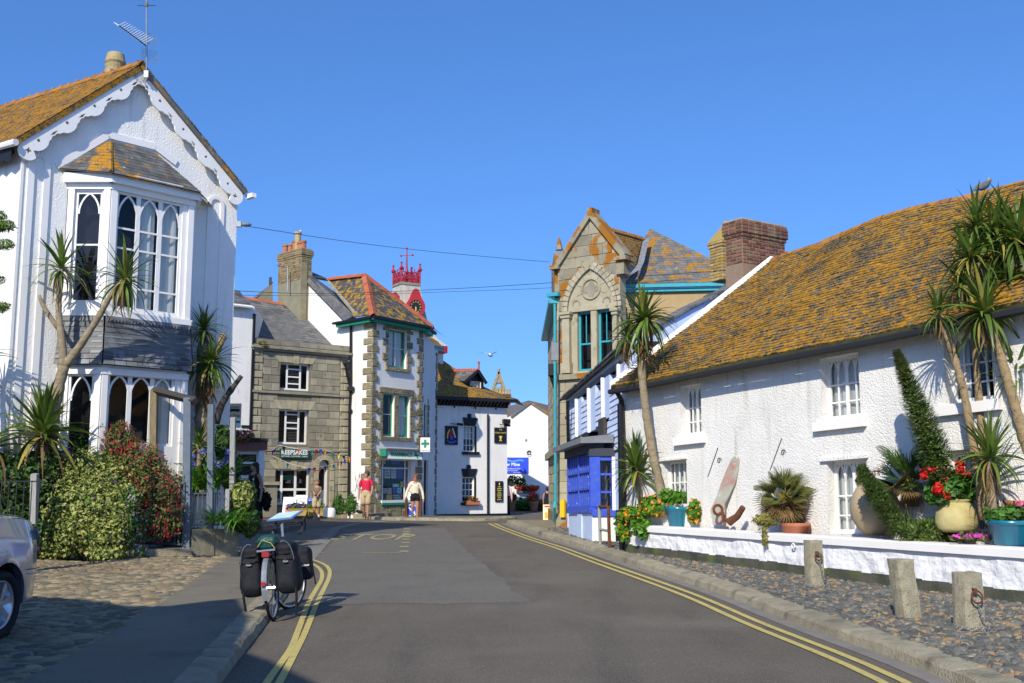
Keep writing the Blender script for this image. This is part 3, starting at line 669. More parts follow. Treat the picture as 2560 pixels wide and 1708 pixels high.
window(house, F2, v2, .03, .05, (.33, .665), (.02,), white, AR3(.70, .97), .04, cur=[(.70, .97, 0)], room=0, mid=(0, 1))
# slate hanging between the storeys
pc = []
for f, hs in ((F1, []), (F2, []), (F3, [])):
    b0, b1 = z_sb, z_si - .05
    Mf = lambda s, t, f=f: f.pt(f.L * s + (s - .5) * .10 * (1 - t), b0 + (b1 - b0) * t, .045 + .10 * (1 - t) ** 2)
    pc += tiles(Mf, 9, .25, .03, .10, gap=.010)
    one('backing', slatebay, house, lambda k: k.quad(Mf(0, 0), Mf(1, 0), Mf(1, 1), Mf(0, 1)))
emit(pc, 'slate', slatebay, house, 300, 8, 'slates')
k = MB()
n = 26
for i in range(n):
    a, b = F2.L * i / n, F2.L * (i + 1) / n; k.plate(F2, [(a, z_si - .05), (a, z_si - .10), ((a + b) / 2, z_si - .16), (b, z_si - .10), (b, z_si - .05)], [], .062, .09)
k.build('flashing', greyboard, house)
# bay roof
Lw = LH.px(146, 421, .02); T1 = LH.px(276, 351, .02); T2 = LH.px(385, 379, .02); Bc = F2.px(277, 432, .24); Cc = F2.px(504, 482, .24); Dw = LH.pt(LH.uv(510, 470)[0] + .25, Cc.z - .0, .02)
emit(tiles(bil((Bc, Cc, T2, T1)), 11, .2, .012) + tiles(bil((Lw, Bc, T1, T1 + (Lw - T1) * .05)), 10, .2, .012), 'roof_slate', slate_edge, house, 300, 9, 'bay_roof_slates')
for q in ((Bc, Cc, T2, T1), (Lw, Bc, T1, T1 + Vector((0, 0, .001))), (Cc, Dw, T2, T2 + Vector((0, 0, .001)))):
    k = MB(); d = Vector((0, 0, -.02)); k.quad(*[x + d for x in q]); k.build('bay_roof', slate_edge, house)
one('hip', lichen_thick, house, lambda k: k.tube([Bc + Vector((0, 0, .02)), Bc.lerp(T1, .92)], .045, 6))
band = [LH.uv(140, 416), LH.uv(270, 338), LH.uv(388, 368), LH.uv(440, 408)]
one('flashing_band', white, house, lambda k: k.poly(LH, band, .14, .0, .035))
# raised rounded strips in the render
def strip(xa, xb, yt, w):
    ua = LH.uv(xa, yt)[0]; ub = LH.uv(xb, yt)[0]; zt = LH.uv((xa + xb) / 2, yt)[1]; r = (ub - ua) / 2; pts = [(ua, zgl), (ua, zt - r)] + [(ua + r - r * cos(t * pi / 8), zt - r + r * sin(t * pi / 8)) for t in range(1, 8)] + [(ub, zt - r), (ub, zgl)]
    one('render_strip', white, house, lambda k: k.poly(LH, pts, w, .0, .035))
strip(80, 120, 387, .13); strip(523, 556, 494, .09)
one('corner_strip', whitewall, house, lambda k: k.fbox(LH, -.02, .035, zgl, zline(0) - .3, .0, .02))
# bargeboards
def barge(e, sgn):
    a = Vector((uA, zA - .10)); b = Vector(e); d = (b - a); L = d.length; d.normalize(); n = Vector((d.y, -d.x)) * sgn
    n = n * -1 if n.y > 0 else n
    top = [a + d * 0 , a + d * (L - .05)]; per = L / 4.55; low = []; N = 180
    for i in range(N + 1):
        s = L * .94 * (1 - i / N); ph = (s / per) % 1; wv = .30 + .055 * cos(2 * pi * ph) - .018 * abs(sin(2 * pi * ph * 3)) * (1 if .2 < ph < .8 else 0)
        if s < .12: wv = .30
        low.append(a + d * s + n * wv)
    rc = a + d * (L * .965) + n * .22; rd = [rc + Vector((cos(t), sin(t))) * .2 for t in [math.atan2(d.y, d.x) + sgn * x for x in [(-100 + 200 * j / 14) * pi / 180 for j in range(15)]]]
    out = [top[0], top[1]] + [q for q in rd] + low; holes = []
    for j in range(4):
        c = a + d * (per * (j + .98)) + n * .16; holes.append([(c.x + .035 * (1 + .25 * cos(4 * t)) * cos(t), c.y + .035 * (1 + .25 * cos(4 * t)) * sin(t)) for t in [2 * pi * i / 12 for i in range(12)]])
        c = a + d * (per * (j + .48)) + n * .19; holes.append([tuple(c + d * .10), tuple(c + n * .035), tuple(c - d * .10), tuple(c - n * .02)])
    holes.append([(rc.x + .05 * (1 + .35 * cos(4 * t)) * cos(t), rc.y + .05 * (1 + .35 * cos(4 * t)) * sin(t)) for t in [2 * pi * i / 16 for i in range(16)]])
    one('bargeboard', white, house, lambda k: k.plate(LH, [tuple(q) for q in out], holes, VO - .09, VO - .045))
barge((ul + .05, zl - .08), 1); barge((ur - .05, zr - .08), -1)
# roof
E1, A1, E2 = LH.pt(ul, zl, VO), LH.pt(uA, zA, VO), LH.pt(ur, zr, VO)
q1 = (E1 + rdir * RL, E1, A1, A1 + rdir * RL); q2 = (E2, E2 + rdir * RL, A1 + rdir * RL, A1)
dn = Vector((0, 0, -.02)); slab('roof', lichen_thick, house, [x + dn for x in q1], .10); slab('roof', lichen_some, house, [x + dn for x in q2], .10)
emit(tiles(bil(q1), 30, .21, .014), 'roof_slate', lichen_thick, house, 300, 10, 'main_roof_slates')
k = MB()
sl_ = (E2 - A1); NN = 34
for i in range(NN):      # ragged slate edge seen end on above the right bargeboard
    a = A1 + sl_ * (i / NN); b = A1 + sl_ * ((i + 1) / NN); o = LH.N * ru(.0, .03); up = Vector((0, 0, ru(.015, .035)))
    k.hexa([a - LH.N * .3 - up, b - LH.N * .3 - up * 0.6, b + o - up, a + o - up, a - LH.N * .3 + up, b - LH.N * .3 + up * .3, b + o + up * .3, a + o + up], rnd())
k.build('verge_slate', slateroof, house)
rcourse('ridge_tile', ridgetile, house, A1 + Vector((0, 0, .02)) + LH.N * .02, A1 + rdir * RL + Vector((0, 0, .02)), .30, .12, crest=.045)
k = MB(); k.tube([E1 + Vector((0, 0, -.08)) + LH.N * .05, E1 + rdir * RL + Vector((0, 0, -.08))], .07, 8); k.build('gutter', white, house)
k = MB(); q = LH.pt(ur + .02, zr - .12, VO); k.box(q + Vector((.06, 0, .0)), (.28, .12, .10), R(-44)); k.build('gutter_end', white, house)
k = MB(); z = zl - .35; kf = side; n = 30
for i in range(n):
    a, b = RL * i / n, RL * (i + 1) / n; k.plate(kf, [(a, z + .28), (a, z + .02), ((a + b) / 2, z - .06), (b, z + .02), (b, z + .28)], [], .22, .25)
k.build('eaves_valance', black, house); one('painted_eaves_shadow', black, house, lambda k: k.fbox(side, 0, RL - .3, z + .2, z + .27, 0, .22))  # the black under the gutter paints in the shadow below the eaves
c = P(288, 168, 25.0); kc = one('chimney_pot', potyel, house, lambda k: k.lathe((c.x, c.y, c.z - .15), [(.24, -.5), (.24, 0), (.25, .05), (.21, .06), (.24, .14), (.25, .18), (.21, .2), (.25, .26), (.24, .30), (.20, .48), (.17, .5), (.15, .3)], 18))
# TV aerial on the gable apex
ap = P(366, 150, 22.0); base = P(366, 200, 22.0)
aer = thing('television_aerial', base, 'silver television aerial with mesh reflector on a pole at the gable apex', 'aerial')
top = P(367, -20, 22.0); k = MB(); k.tube([base, top], .018, 8); k.build('pole', steel, aer)
k = MB(); k.tube([P(366, 14, 22) + Vector((-.2, 0, 0)), P(366, 14, 22) + Vector((.2, 0, 0))], .008, 5); k.box(P(366, 12, 22), (.06, .05, .09)); k.build('head_bracket', darksteel, aer)
b0, b1 = P(297, 64, 21.3), P(366, 115, 22.0); k = MB(); k.tube([b0, b1], .014, 6); k.build('boom', darksteel, aer)
pd = Vector((.55, -.75, .35)).normalized()
for i in range(13):
    c = b0.lerp(b1, i / 13.5); L = .17 + .006 * i
    for s in (-1, 1):
        k = MB(); k.tube([c, c + Vector((.62 * s, .1, .42)).normalized() * L * (1 if s > 0 else .8)], .0075, 4); k.build('element', white, aer)
for zz, s in ((.0, 1), (.0, -1)):
    k = MB(); o = b1 + Vector((.04, .05, .0)); ux = Vector((.6, .45, .0)).normalized(); uy = Vector((-.1 * s, .1, .9 * s)).normalized()
    for i in range(9): k.tube([o + ux * (i - 4) * .045 + uy * .06, o + ux * (i - 4) * .045 + uy * .34], .003, 3)
    for j in range(7): k.tube([o - ux * .18 + uy * (.06 + .046 * j), o + ux * .18 + uy * (.06 + .046 * j)], .003, 3)
    k.build('reflector', steel, aer)
k = MB(); k.box(P(366, 186, 22.0), (.10, .06, .16)); k.build('bracket', steel, aer)
# floodlight-like lamp on the corner
c = LH.pt(uR, LH.uv(568, 556)[1], .0); lp = thing('wall_lamp', c, 'grey lantern head sticking out from the corner of the gabled house', 'wall lamp')
k = MB(); k.ball(c + Vector((.22, .0, -.01)), (.13, .08, .05), 12); k.build('lamp_head', greyboard, lp); k = MB(); k.box(c + Vector((.05, 0, -.0)), (.12, .09, .13)); k.build('bracket', steel, lp)
# ------------------------------------------------------------ low white annexe with the brown shop front
KA = plan(622, 40.2); AX = Face(dirn(KA, 52, -5), KA); ux = 4.98; zt = AX.uv(600, 762)[1]
ann = thing('white_annexe', (AX.O.x, AX.O.y, zg(37)), 'narrow white building with a slate roof end between the gabled house and the stone shop', 'house')
wall(ann, AX, [(-1, .2), (ux, .2), (ux, zt), (-1, zt)], [], whitewall, .3)
k = MB(); e = AX.pt(ux, 0, 0); k.quad(e + Vector((0, 0, .3)), e + Vector((-.5, 4, .3)), e + Vector((-.5, 4, zt)), e + Vector((0, 0, zt))); k.build('wall', whitewall, ann)
q = (AX.px(500, 752, .2), AX.px(630, 766, .2), P(598, 728, 43), P(480, 690, 42)); slab('roof', slateroof, ann, q, .08); emit(tiles(bil(q), 9, .3, .02), 'slate', slateroof, ann, 100, 9, 'slates')
one('gutter', white, ann, lambda k: k.tube([AX.px(500, 753, .24), AX.px(630, 768, .24)], .06, 8)); one('downpipe', black, ann, lambda k: k.fbox(AX, ux - .05, ux + .04, .4, zt - .3, .0, .08))
one('band', black, ann, lambda k: k.fbox(AX, AX.uv(603, 1063)[0], ux, AX.uv(603, 1069)[1], AX.uv(603, 1063)[1], .01, .04))
# brown fascia shop front
SF = Face(plan(520, 34), dirn(plan(520, 34), 78, 4)); us = SF.uv(658, 1200)[0]; zf = SF.uv(640, 1101)[1]
shop = thing('brown_shop_front', (SF.O.x, SF.O.y, zg(34)), 'low shop front with brown fascia and cream base behind the planter', 'shop front')
h1 = SF.R(590, 648, 1128, 1195); h0 = SF.R(540, 585, 1128, 1195); h2 = SF.R(590, 648, 1155, 1195)
wall(shop, SF, [(0, .3), (us, .3), (us, zf), (0, zf)], [SF.R(590, 646, 1130, 1195)], cream, .25)
window(shop, SF, SF.R(590, 646, 1130, 1195), .06, .07, (), (.58,), white, bw=.07)
one('fascia', brownfascia, shop, lambda k: k.fbox(SF, 0, us + .1, SF.uv(640, 1126)[1], zf - .05, .01, .14)); one('gutter', blackmatt, shop, lambda k: k.fbox(SF, 0, us + .12, zf - .05, zf + .06, -.1, .2))
one('base', brownfascia, shop, lambda k: k.fbox(SF, 0, us, .3, SF.uv(640, 1258)[1], .01, .05)); one('corner_post', white, shop, lambda k: k.fbox(SF, us - .16, us + .02, SF.uv(640, 1258)[1], SF.uv(640, 1126)[1], .01, .10))
one('white_pipe', white, shop, lambda k: k.tube([SF.px(610, 1099, .1), SF.px(660, 1100, .1), SF.px(661, 1106, .1)], .05, 8))
k = MB(); z = zf + .05; k.quad(SF.pt(0, z, 0), SF.pt(us, z, 0), SF.pt(us, z + .1, -2.5), SF.pt(0, z + .1, -2.5)); k.build('roof', slateroof, shop)
# bus stop sign
bs = thing('bus_stop_sign', SF.pt(.3, 2.6, .5), 'cream bus stop sign with bus drawing above a timetable panel', 'sign')
bf = Face(plan(560, 30), plan(610, 30)); zt1, zt2, zt3, zt4 = [bf.uv(580, y)[1] for y in (1009, 1034, 1050, 1070)]; u0, u1 = bf.uv(563, 1040)[0], bf.uv(603, 1040)[0]
bs.location = bf.pt(u0, zt4, 0)
one('panel', cream, bs, lambda k: k.fbox(bf, u0, u1, zt2 - .15, zt1, 0, .03)); one('timetable', white, bs, lambda k: k.fbox(bf, u0, u1, zt4, zt2 - .155, 0, .03))
k = MB(); k.fbox(bf, u0 + .08, u1 - .04, zt2 + .06, zt1 - .09, .032, .036); k.build('bus_symbol', black, bs)
k = MB()
for i in range(5): k.fbox(bf, u0 + .11 + i * .065, u0 + .155 + i * .065, zt2 + .13, zt1 - .11, .038, .04)
k.build('bus_windows', cream, bs)
k = MB(); [k.tube([bf.pt(u0 + x, zt2 + .06, .033), bf.pt(u0 + x, zt2 + .06, .042)], .025, 10) for x in (.16, .36)]; k.build('bus_wheels', black, bs)
text(bf, 'Bus Stop', (u0 + u1) / 2, zt2 - .06, .11, .034, black, bs)
one('blue_strip', blue, bs, lambda k: k.fbox(bf, u0 + .01, u0 + .26, zt3 + .0, zt2 - .16, .033, .036)); one('green_strip', green, bs, lambda k: k.fbox(bf, u0 + .02, u1 - .02, zt3 - .09, zt3 - .02, .033, .036))
one('post', steel, bs, lambda k: k.tube([bf.pt(u0 + .03, zg(30), -.04), bf.pt(u0 + .03, zt1, -.04)], .04, 8))
# ------------------------------------------------------------ stone shop (KEEPSAKES)
KS = Face(KA, dirn(KA, 52, 8)); uk = KS.uv(870, 1100)[0]
zk = KS.uv(622, 868)[1]; zp = KS.uv(622, 843)[1]; zs = KS.uv(622, 978)[1]; zb = .35
ks = thing('stone_shop', (KA.x, KA.y, zg(KA.y)), 'grey granite shop with stone parapet, green sign and arched doorway', 'building')
H = [KS.R(702, 776, 905, 974), KS.R(699, 771, 1022, 1110), KS.R(690, 775, 1172, 1262), KS.R(797, 823, 1150, 1283)]
d4 = H[3]; ra = (d4[1] - d4[0]) / 2; zsr = d4[3] - ra; archp = [(d4[0], d4[2]), (d4[1], d4[2]), (d4[1], zsr)] + [(d4[0] + ra + ra * cos(t * pi / 8), zsr + ra * sin(t * pi / 8)) for t in range(1, 8)] + [(d4[0], zsr)]
wall(ks, KS, [(0, zb - .3), (uk, zb - .3), (uk, zp), (0, zp)], H[:3] + [archp], granite_dark, .35)
quo = []
HH = [(a - .02, b + .02, c - .02, d + .02) for a, b, c, d in H]; HH[3] = (d4[0] - .22, d4[1] + .22, d4[2] - .2, d4[3] + .2)
lin = [(a - .1, b + .1, d, d + .36) for a, b, c, d in H[:3]]
hol = HH + lin
pc = blocks_rows(KS, .42, uk - .42, zs + .08, zk - .12, .29, .32, .62, hol, .02) + blocks_rows(KS, .42, uk - .42, zb, zs - .05, .29, .32, .62, hol, .02)
pc += blocks_rows(KS, 0, uk, zk + .16, zp - .02, .5, .8, 1.2, (), .03)
emit(pc, 'ashlar_block', granite, ks, 300, 8, 'small_blocks')
q = []
for u0, u1 in ((0, .40), (uk - .40, uk)):
    z = zb; i = 0
    while z < zk - .2:
        wdt = .40 if i % 2 else .24; s = u0 if u0 == 0 else u1 - wdt; q.append(block(KS, s, s + wdt, z + .012, z + .275, 0, .05, rnd(), .02)); q += [block(KS, s + wdt + .01 if u0 == 0 else u0, u1 if u0 == 0 else s - .01, z + .01, z + .28, 0, .02, rnd())] if i % 2 == 0 else []
        z += .29; i += 1
for a, b, c, d in H[:3]:      # flat arches of splayed voussoirs
    n = 7
    for i in range(n):
        s, t = a - .08 + (b - a + .16) * i / n, a - .08 + (b - a + .16) * (i + 1) / n; mid = (a + b) / 2; tp = .06 if i == n // 2 else 0; sp = .30
        V = [KS.pt(x, y, o) for o in (0, .026 + tp * .4) for x, y in ((s + .006, d - tp * .5), (t - .006, d - tp * .5), (t - .006 + (t - mid) * sp, d + .34), (s + .006 + (s - mid) * sp, d + .34))]
        q.append(([tuple(v) for v in V], HEX, rnd()))
for i in range(9):
    t0, t1 = pi * i / 9, pi * (i + 1) / 9; c = (d4[0] + ra, zsr)
    V = [KS.pt(c[0] + r * cos(t), c[1] + r * sin(t), o) for o in (0, .05) for r, t in ((ra + .01, t0 + .02), (ra + .20, t0 + .02), (ra + .20, t1 - .02), (ra + .01, t1 - .02))]
    q.append(([tuple(v) for v in V], HEX, rnd()))
for s in (d4[0] - .21, d4[1] + .01):
    z = zb
    while z < zsr: q.append(block(KS, s, s + .2, z + .01, min(zsr, z + .4), 0, .045, rnd())); z += .4
emit(q, 'dressed_stone', granite_warm, ks, 300, 5, 'dressed_stones')
for nm_c, a_ in (('cornice', (-.1, uk + .1, zk, zk + .09, 0, .20)), ('bed_moulding', (-.06, uk + .06, zk - .08, zk - .001, 0, .12)), ('blocking_course', (-.02, uk + .02, zk + .091, zk + .14, 0, .10)), ('string_course', (-.02, uk + .02, zs - .03, zs + .06, 0, .09)), ('string_course', (.4, uk, KS.uv(700, 1123)[1] - .05, KS.uv(700, 1123)[1] + .03, 0, .08))): one(nm_c, granite, ks, lambda k: k.fbox(KS, *a_))
for r in H[:2]:
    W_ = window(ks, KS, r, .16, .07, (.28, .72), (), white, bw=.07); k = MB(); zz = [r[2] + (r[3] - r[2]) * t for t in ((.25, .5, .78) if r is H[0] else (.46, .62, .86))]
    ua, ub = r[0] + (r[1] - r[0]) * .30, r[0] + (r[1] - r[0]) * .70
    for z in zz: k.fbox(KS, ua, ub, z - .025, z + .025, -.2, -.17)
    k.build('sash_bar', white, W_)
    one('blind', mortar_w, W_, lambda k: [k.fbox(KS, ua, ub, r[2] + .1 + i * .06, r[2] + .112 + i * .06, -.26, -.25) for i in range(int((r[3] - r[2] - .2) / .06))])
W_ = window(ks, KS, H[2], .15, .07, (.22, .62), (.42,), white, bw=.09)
k = MB()
for i in range(16):
    a, b = ru(H[2][0] + .2, H[2][1] - .2), H[2][2] + (.08 if i % 2 else .82); k.fbox(KS, a, a + ru(.06, .16), b, b + ru(.06, .28), -.45, -.40, rnd())
k.build('display_goods', MATS['white curtain'], W_); one('inner_sign', green, W_, lambda k: k.fbox(KS, H[2][0] + .35, H[2][1] - .55, H[2][3] - .42, H[2][3] - .24, -.32, -.30))
dr = one('door', white, ks, lambda k: k.plate(KS, [(a * 1.0, b) for a, b in archp], [rbox((d4[0] + .12, d4[1] - .12, d4[2] + .9, zsr - .1))], -.26, -.2)); one('glass', glass, dr, lambda k: k.quad(*[KS.pt(x, y, -.24) for x, y in rbox((d4[0] + .12, d4[1] - .12, d4[2] + .9, zsr - .1))])); one('room', room_shade, dr, lambda k: k.quad(*[KS.pt(x, y, -.5) for x, y in rbox((d4[0], d4[1], d4[2], d4[3]))]))
q = (KS.px(622, 846, -.1), KS.px(868, 868, -.1), P(760, 800, 46.5), P(600, 742, 46.5))
q = (KS.pt(-.2, zp - .5, -.3), KS.pt(uk, zp - .5, -.3), P(775, 772, 46), P(590, 741, 44.5))
slab('roof', slateroof, ks, q, .08); emit(tiles(bil(q), 22, .35, .02), 'slate', slateroof, ks, 150, 8, 'slates')
rcourse('ridge_tile', ridgered, ks, q[3] + Vector((.0, 0, .02)), q[3].lerp(q[2], .72), .5, .14)
k = MB()
for a, b in ((0, 1),): e = KS.pt(0, 0, -.02); e2 = e + Vector((-1.5, 5, 0)); k.quad(e + Vector((0, 0, zb)), e2 + Vector((0, 0, zb)), e2 + Vector((0, 0, zp)), e + Vector((0, 0, zp)))
k.build('side_wall', granite_dark, ks)
sg = thing('keepsakes_sign', KS.pt(H[2][0], 3, .1), 'dark green shop sign reading KEEPSAKES above the stone shop window', 'sign'); r = KS.R(696, 768, 1122, 1145)
sg.location = KS.pt(r[0], r[2], .1); one('board', mat('dark green board', (.01, .09, .06), rough=.5), sg, lambda k: k.fbox(KS, r[0], r[1], r[2], r[3], .09, .14))
text(KS, 'KEEPSAKES', (r[0] + r[1]) / 2, r[2] + (r[3] - r[2]) * .60, .24, .145, white, sg, bold=.008, sx=.95); text(KS, 'GIFTWARE · SOUVENIRS · CARDS', (r[0] + r[1]) / 2, r[2] + (r[3] - r[2]) * .18, .075, .145, white, sg, sx=1.0)
# buttress like pier with pyramidal cap beside the shop window
pz = KS.uv(670, 1206)[1]; pier = thing('granite_pier', KS.pt(.9, zb, .5), 'square granite pier with a flat cap at the corner of the stone shop', 'pier'); ua, ub = KS.uv(657, 1240, .5)[0], KS.uv(690, 1240, .5)[0]
pier.location = KS.pt(ua, zb, .4); one('shaft', granite, pier, lambda k: k.fbox(KS, ua, ub, zb, pz - .1, .06, .6)); one('cap', granite_warm, pier, lambda k: k.fbox(KS, ua - .08, ub + .08, pz - .1, pz + .02, .03, .68)); one('brick_base', brick_red, pier, lambda k: k.fbox(KS, ua - .01, ub + .01, zb, zb + .25, .05, .62))
one('rainwater_pipe', black, ks, lambda k: (k.tube([KS.px(863, 903, .15), KS.px(866, 930, .12), KS.px(876, 972, .1)], .045, 8), k.box(KS.px(863, 903, .15), (.2, .15, .2))))
# gable wall behind and the big chimney with its pots
def up(px, py, Y): return P(px, py, Y)
gv = thing('rear_gable_house', (-9, 47, .4), 'rendered gable and tall weathered chimney stack rising behind the stone shop', 'house')
CF = Face(plan(722, 45.5), dirn(plan(722, 45.5), 38, 3)); c1 = CF.uv(754, 700)[0]
zc0, zc1 = CF.uv(722, 860)[1], CF.uv(722, 617)[1]
a = plan(690, 47.2)
cu0 = 0; depth = 1.9
fr = Face(plan(738, 44.6), dirn(plan(738, 44.6), 44, 4)); m0 = fr.uv(778, 700)[0]
C = chimney(gv, fr, 0, m0, fr.uv(700, 800)[1] - .5, fr.uv(738, 616)[1], 1.75, brick_tan, mortar_d, 'L', .38, .085, .24, minpx=6, rows_bot=fr.uv(700, 690)[1])
one('render_coat', mat('rough old render', (.25, .21, .12), (.32, .28, .17), 3, .95, .7, 20, over=(((.30, .26, .08), 2, .55, .7),)), C, lambda k: (k.fbox(fr, -.02, m0 * .55, fr.uv(700, 800)[1] - .5, fr.uv(700, 645)[1], .0, .03), k.fbox(fr, m0 * .80, m0 + .03, fr.uv(700, 800)[1] - .5, fr.uv(700, 665)[1], .0, .03)))
ztop = fr.uv(738, 616)[1]
for (u_, o_, r, h, m_) in ((.2, 1.55, .13, .34, potclay), (.2, 1.15, .12, .3, potclay), (.25, .85, .15, .42, potclay), (.3, .5, .17, .30, potclay), (m0 * .55, .75, .16, .80, potyel), (m0 - .18, .4, .14, .36, potclay)):
    cc = fr.pt(u_, ztop - .02, -o_); pot(C, cc, r * .95, h + .08, m_)
slab('roof', slateroof, gv, (P(622, 752, 48), P(640, 760, 48), P(682, 712, 46.2), P(680, 708, 46.4)), .25)
k = MB(); k.add([P(636, 752, 46), P(682, 712, 46), P(682, 860, 46), P(636, 860, 46)], [(0, 1, 2, 3)]); k.build('wall', granite_dark, gv)
k = MB(); k.box(P(676, 703, 45.5), (.12, .05, .35)); k.tube([P(676, 712, 45.5), P(683, 705, 45.5)], .02, 6); k.build('floodlight', darksteel, gv)
ae = thing('chimney_aerial', P(719, 700, 44.9), 'small rusty television aerial strapped to the brick chimney stack', 'aerial'); k = MB(); k.tube([P(719, 728, 44.9), P(719, 668, 44.9)], .03, 6); k.build('pole', steel, ae)
k = MB(); k.tube([P(692, 664, 44.6), P(719, 669, 44.9)], .012, 5); k.tube([P(731, 662, 44.9), P(737, 665, 44.9), P(737, 682, 44.9)], .012, 5); k.build('boom', darksteel, ae)
# bunting
def bunting(pts, cols, label, n):
    L = [Vector(p) for p in pts]; t = thing('bunting', L[0], label, 'bunting'); k = MB(); k.tube(L, .006, 4); k.build('cord', white, t)
    R_ = resample(L, .05); step = len(R_) / n
    for i in range(n):
        c = R_[min(int((i + .5) * step), len(R_) - 1)]; d = (R_[-1] - R_[0]).normalized(); cl = cols[i % len(cols)]; tw = ru(-.12, .12); h = .23; kk2 = MB(); y = Vector((0, tw, 0))
        kk2.add([c - d * .08, c + d * .08, c + Vector((ru(-.05, .05), tw, -h)), c + Vector((0, .02, -h * .4))], [(0, 3, 1), (0, 2, 3), (3, 2, 1)]); kk2.build('pennant', FLAG[cl], t)
FLAG = {n: mat(n + ' pennant', c, rough=.7, trans=.3) for n, c in dict(red=(.65, .03, .03), orange=(.8, .2, .03), yellow=(.75, .65, .05), blue=(.05, .08, .6), teal=(.02, .3, .28), black=(.02, .02, .02), amber=(.75, .35, .02)).items()}
Y_ = 38.5
bunting([P(696, 1113, 39), P(735, 1121, Y_), P(775, 1126, Y_), P(806, 1123, 40.5)], ['black', 'orange', 'white' if 0 else 'teal', 'red', 'blue'], 'upper string of coloured pennants across the green sign', 5)
bunting([P(806, 1123, 40.5), P(830, 1131, 40.6), P(876, 1144, 41.5)], ['amber', 'teal', 'yellow', 'black', 'orange'], 'string of pennants ending at the black drainpipe', 5)
bunting([P(657, 1126, 38), P(680, 1127, 38.2), P(696, 1113, 39)], ['orange', 'black', 'blue', 'amber'], 'short string of pennants left of the green sign', 4)
bunting([P(682, 1140, 38), P(720, 1158, 38), P(765, 1170, 38), P(800, 1168, 39), P(840, 1160, 40.5), P(866, 1148, 41.8)], ['yellow', 'teal', 'amber', 'blue', 'red', 'orange', 'black', 'yellow', 'teal', 'amber', 'red', 'blue'], 'lower sagging string of pennants across the arched doorway', 12)
# ------------------------------------------------------------ pharmacy corner house
def hung(f, u0, u1, z0, z1, ch, w, holes):
    pc = []
    for V, F, v in blocks_rows(f, u0, u1, z0, z1, ch, w * .8, w * 1.2, holes, .03, .004, 0):
        V = [Vector(x) for x in V]; d = f.N
        V[4] = V[0] + d * ru(.026, .036); V[5] = V[1] + d * ru(.026, .036); V[6] = V[2] + d * .008; V[7] = V[3] + d * .008
        pc.append(([tuple(x) for x in V], F, v))
    return pc
def quoins(f, u, z0, z1, sgn, long_, short, ch, o=.04, out=None, ph=0):
    out = [] if out is None else out; z = z0; i = ph
    while z < z1 - .1:
        L = long_ if i % 2 else short; a, b = (u, u + L) if sgn > 0 else (u - L, u)
        out.append(block(f, a, b, z + .008, min(z1, z + ch - .008), -.01, o + ru(-.01, .015), rnd(), .025)); z += ch; i += 1
    return out
pc_ = plan(925, 41.8)
PL = Face(dirn(pc_, -46, 6), pc_); PF = Face(pc_, dirn(pc_, 35, 4)); uf = PF.uv(1052, 1100)[0]; pe = PF.pt(uf, 0)
PR = Face(pe.xy, dirn(pe.xy, 5, 4)); ue = PR.uv(1090, 1150)[0]; u7 = PL.uv(752, 760)[0]
zc = PF.uv(926, 800)[1]; zb = .1
ph = thing('pharmacy_house', (pc_.x, pc_.y, zg(41.8)), 'white corner pharmacy house with rough granite quoins and green window frames', 'building')
wall(ph, PL, [(u7, zb), (PL.L - .045, zb), (PL.L - .045, zc), (PL.uv(870, 800)[0], zc), PL.uv(862, 800), PL.uv(757, 690), (u7, PL.uv(752, 690)[1])], [], whitewall, .25)
a1 = PF.R(972, 1016, 822, 917); b1, b2 = PF.R(958, 985, 983, 1090), PF.R(997, 1024, 988, 1093); sh = PF.R(953, 1027, 1147, 1262)
one('corner_render', whitewall, ph, lambda k: (k.fbox(PL, PL.L - .08, PL.L, zb, zc, -.012, -.002), k.fbox(PF, 0, .08, zb, zc, -.012, -.002)))
wall(ph, PF, [(.05, zb), (uf - .0, zb), (uf - .0, zc), (.05, zc)], [a1, b1, b2, sh], whitewall, .3)
r1, r2, r3 = PR.R(1060, 1068, 1010, 1095), PR.R(1060, 1068, 900, 950), PR.R(1060, 1070, 1150, 1290)
wall(ph, PR, [(0, zb), (ue + .3, zb), (ue + .3, zc - .3), (0, zc)], [r1, r3], whitewall, .3)
window(ph, PR, r1, .1, .05, (), (.5,), green); window(ph, PR, r3, .1, .05, (), (), black)
window(ph, PF, a1, .12, .06, (.5,), (.52,), green, bar_m=white, cur=[(.5, .95, 0), (.05, .45, 0)]); window(ph, PF, b1, .12, .07, (), (.52,), green, bar_m=white); window(ph, PF, b2, .12, .07, (), (.52,), green, bar_m=white, cur=[(.1, .9, 0)])
WS = window(ph, PF, sh, .1, .05, (.12, .86), (.80,), white, room=1.0, bw=.05)
q = quoins(PL, PL.L + .045, zb + .05, zc - .1, -1, .62, .36, .30, ph=1) + quoins(PF, -.045, zb + .05, zc - .1, 1, .40, .24, .30) + quoins(PF, uf + .02, zb + .05, zc - .1, -1, .36, .22, .30) + quoins(PR, -.03, zb + .05, zc - .2, 1, .3, .16, .30)
q += quoins(PR, ue + .0, zb + .05, zc - .5, -1, .4, .22, .30)
for r in (r1,): q += quoins(PR, r[1] + .02, r[2] - .3, r[3] + .3, 1, .35, .2, .3)
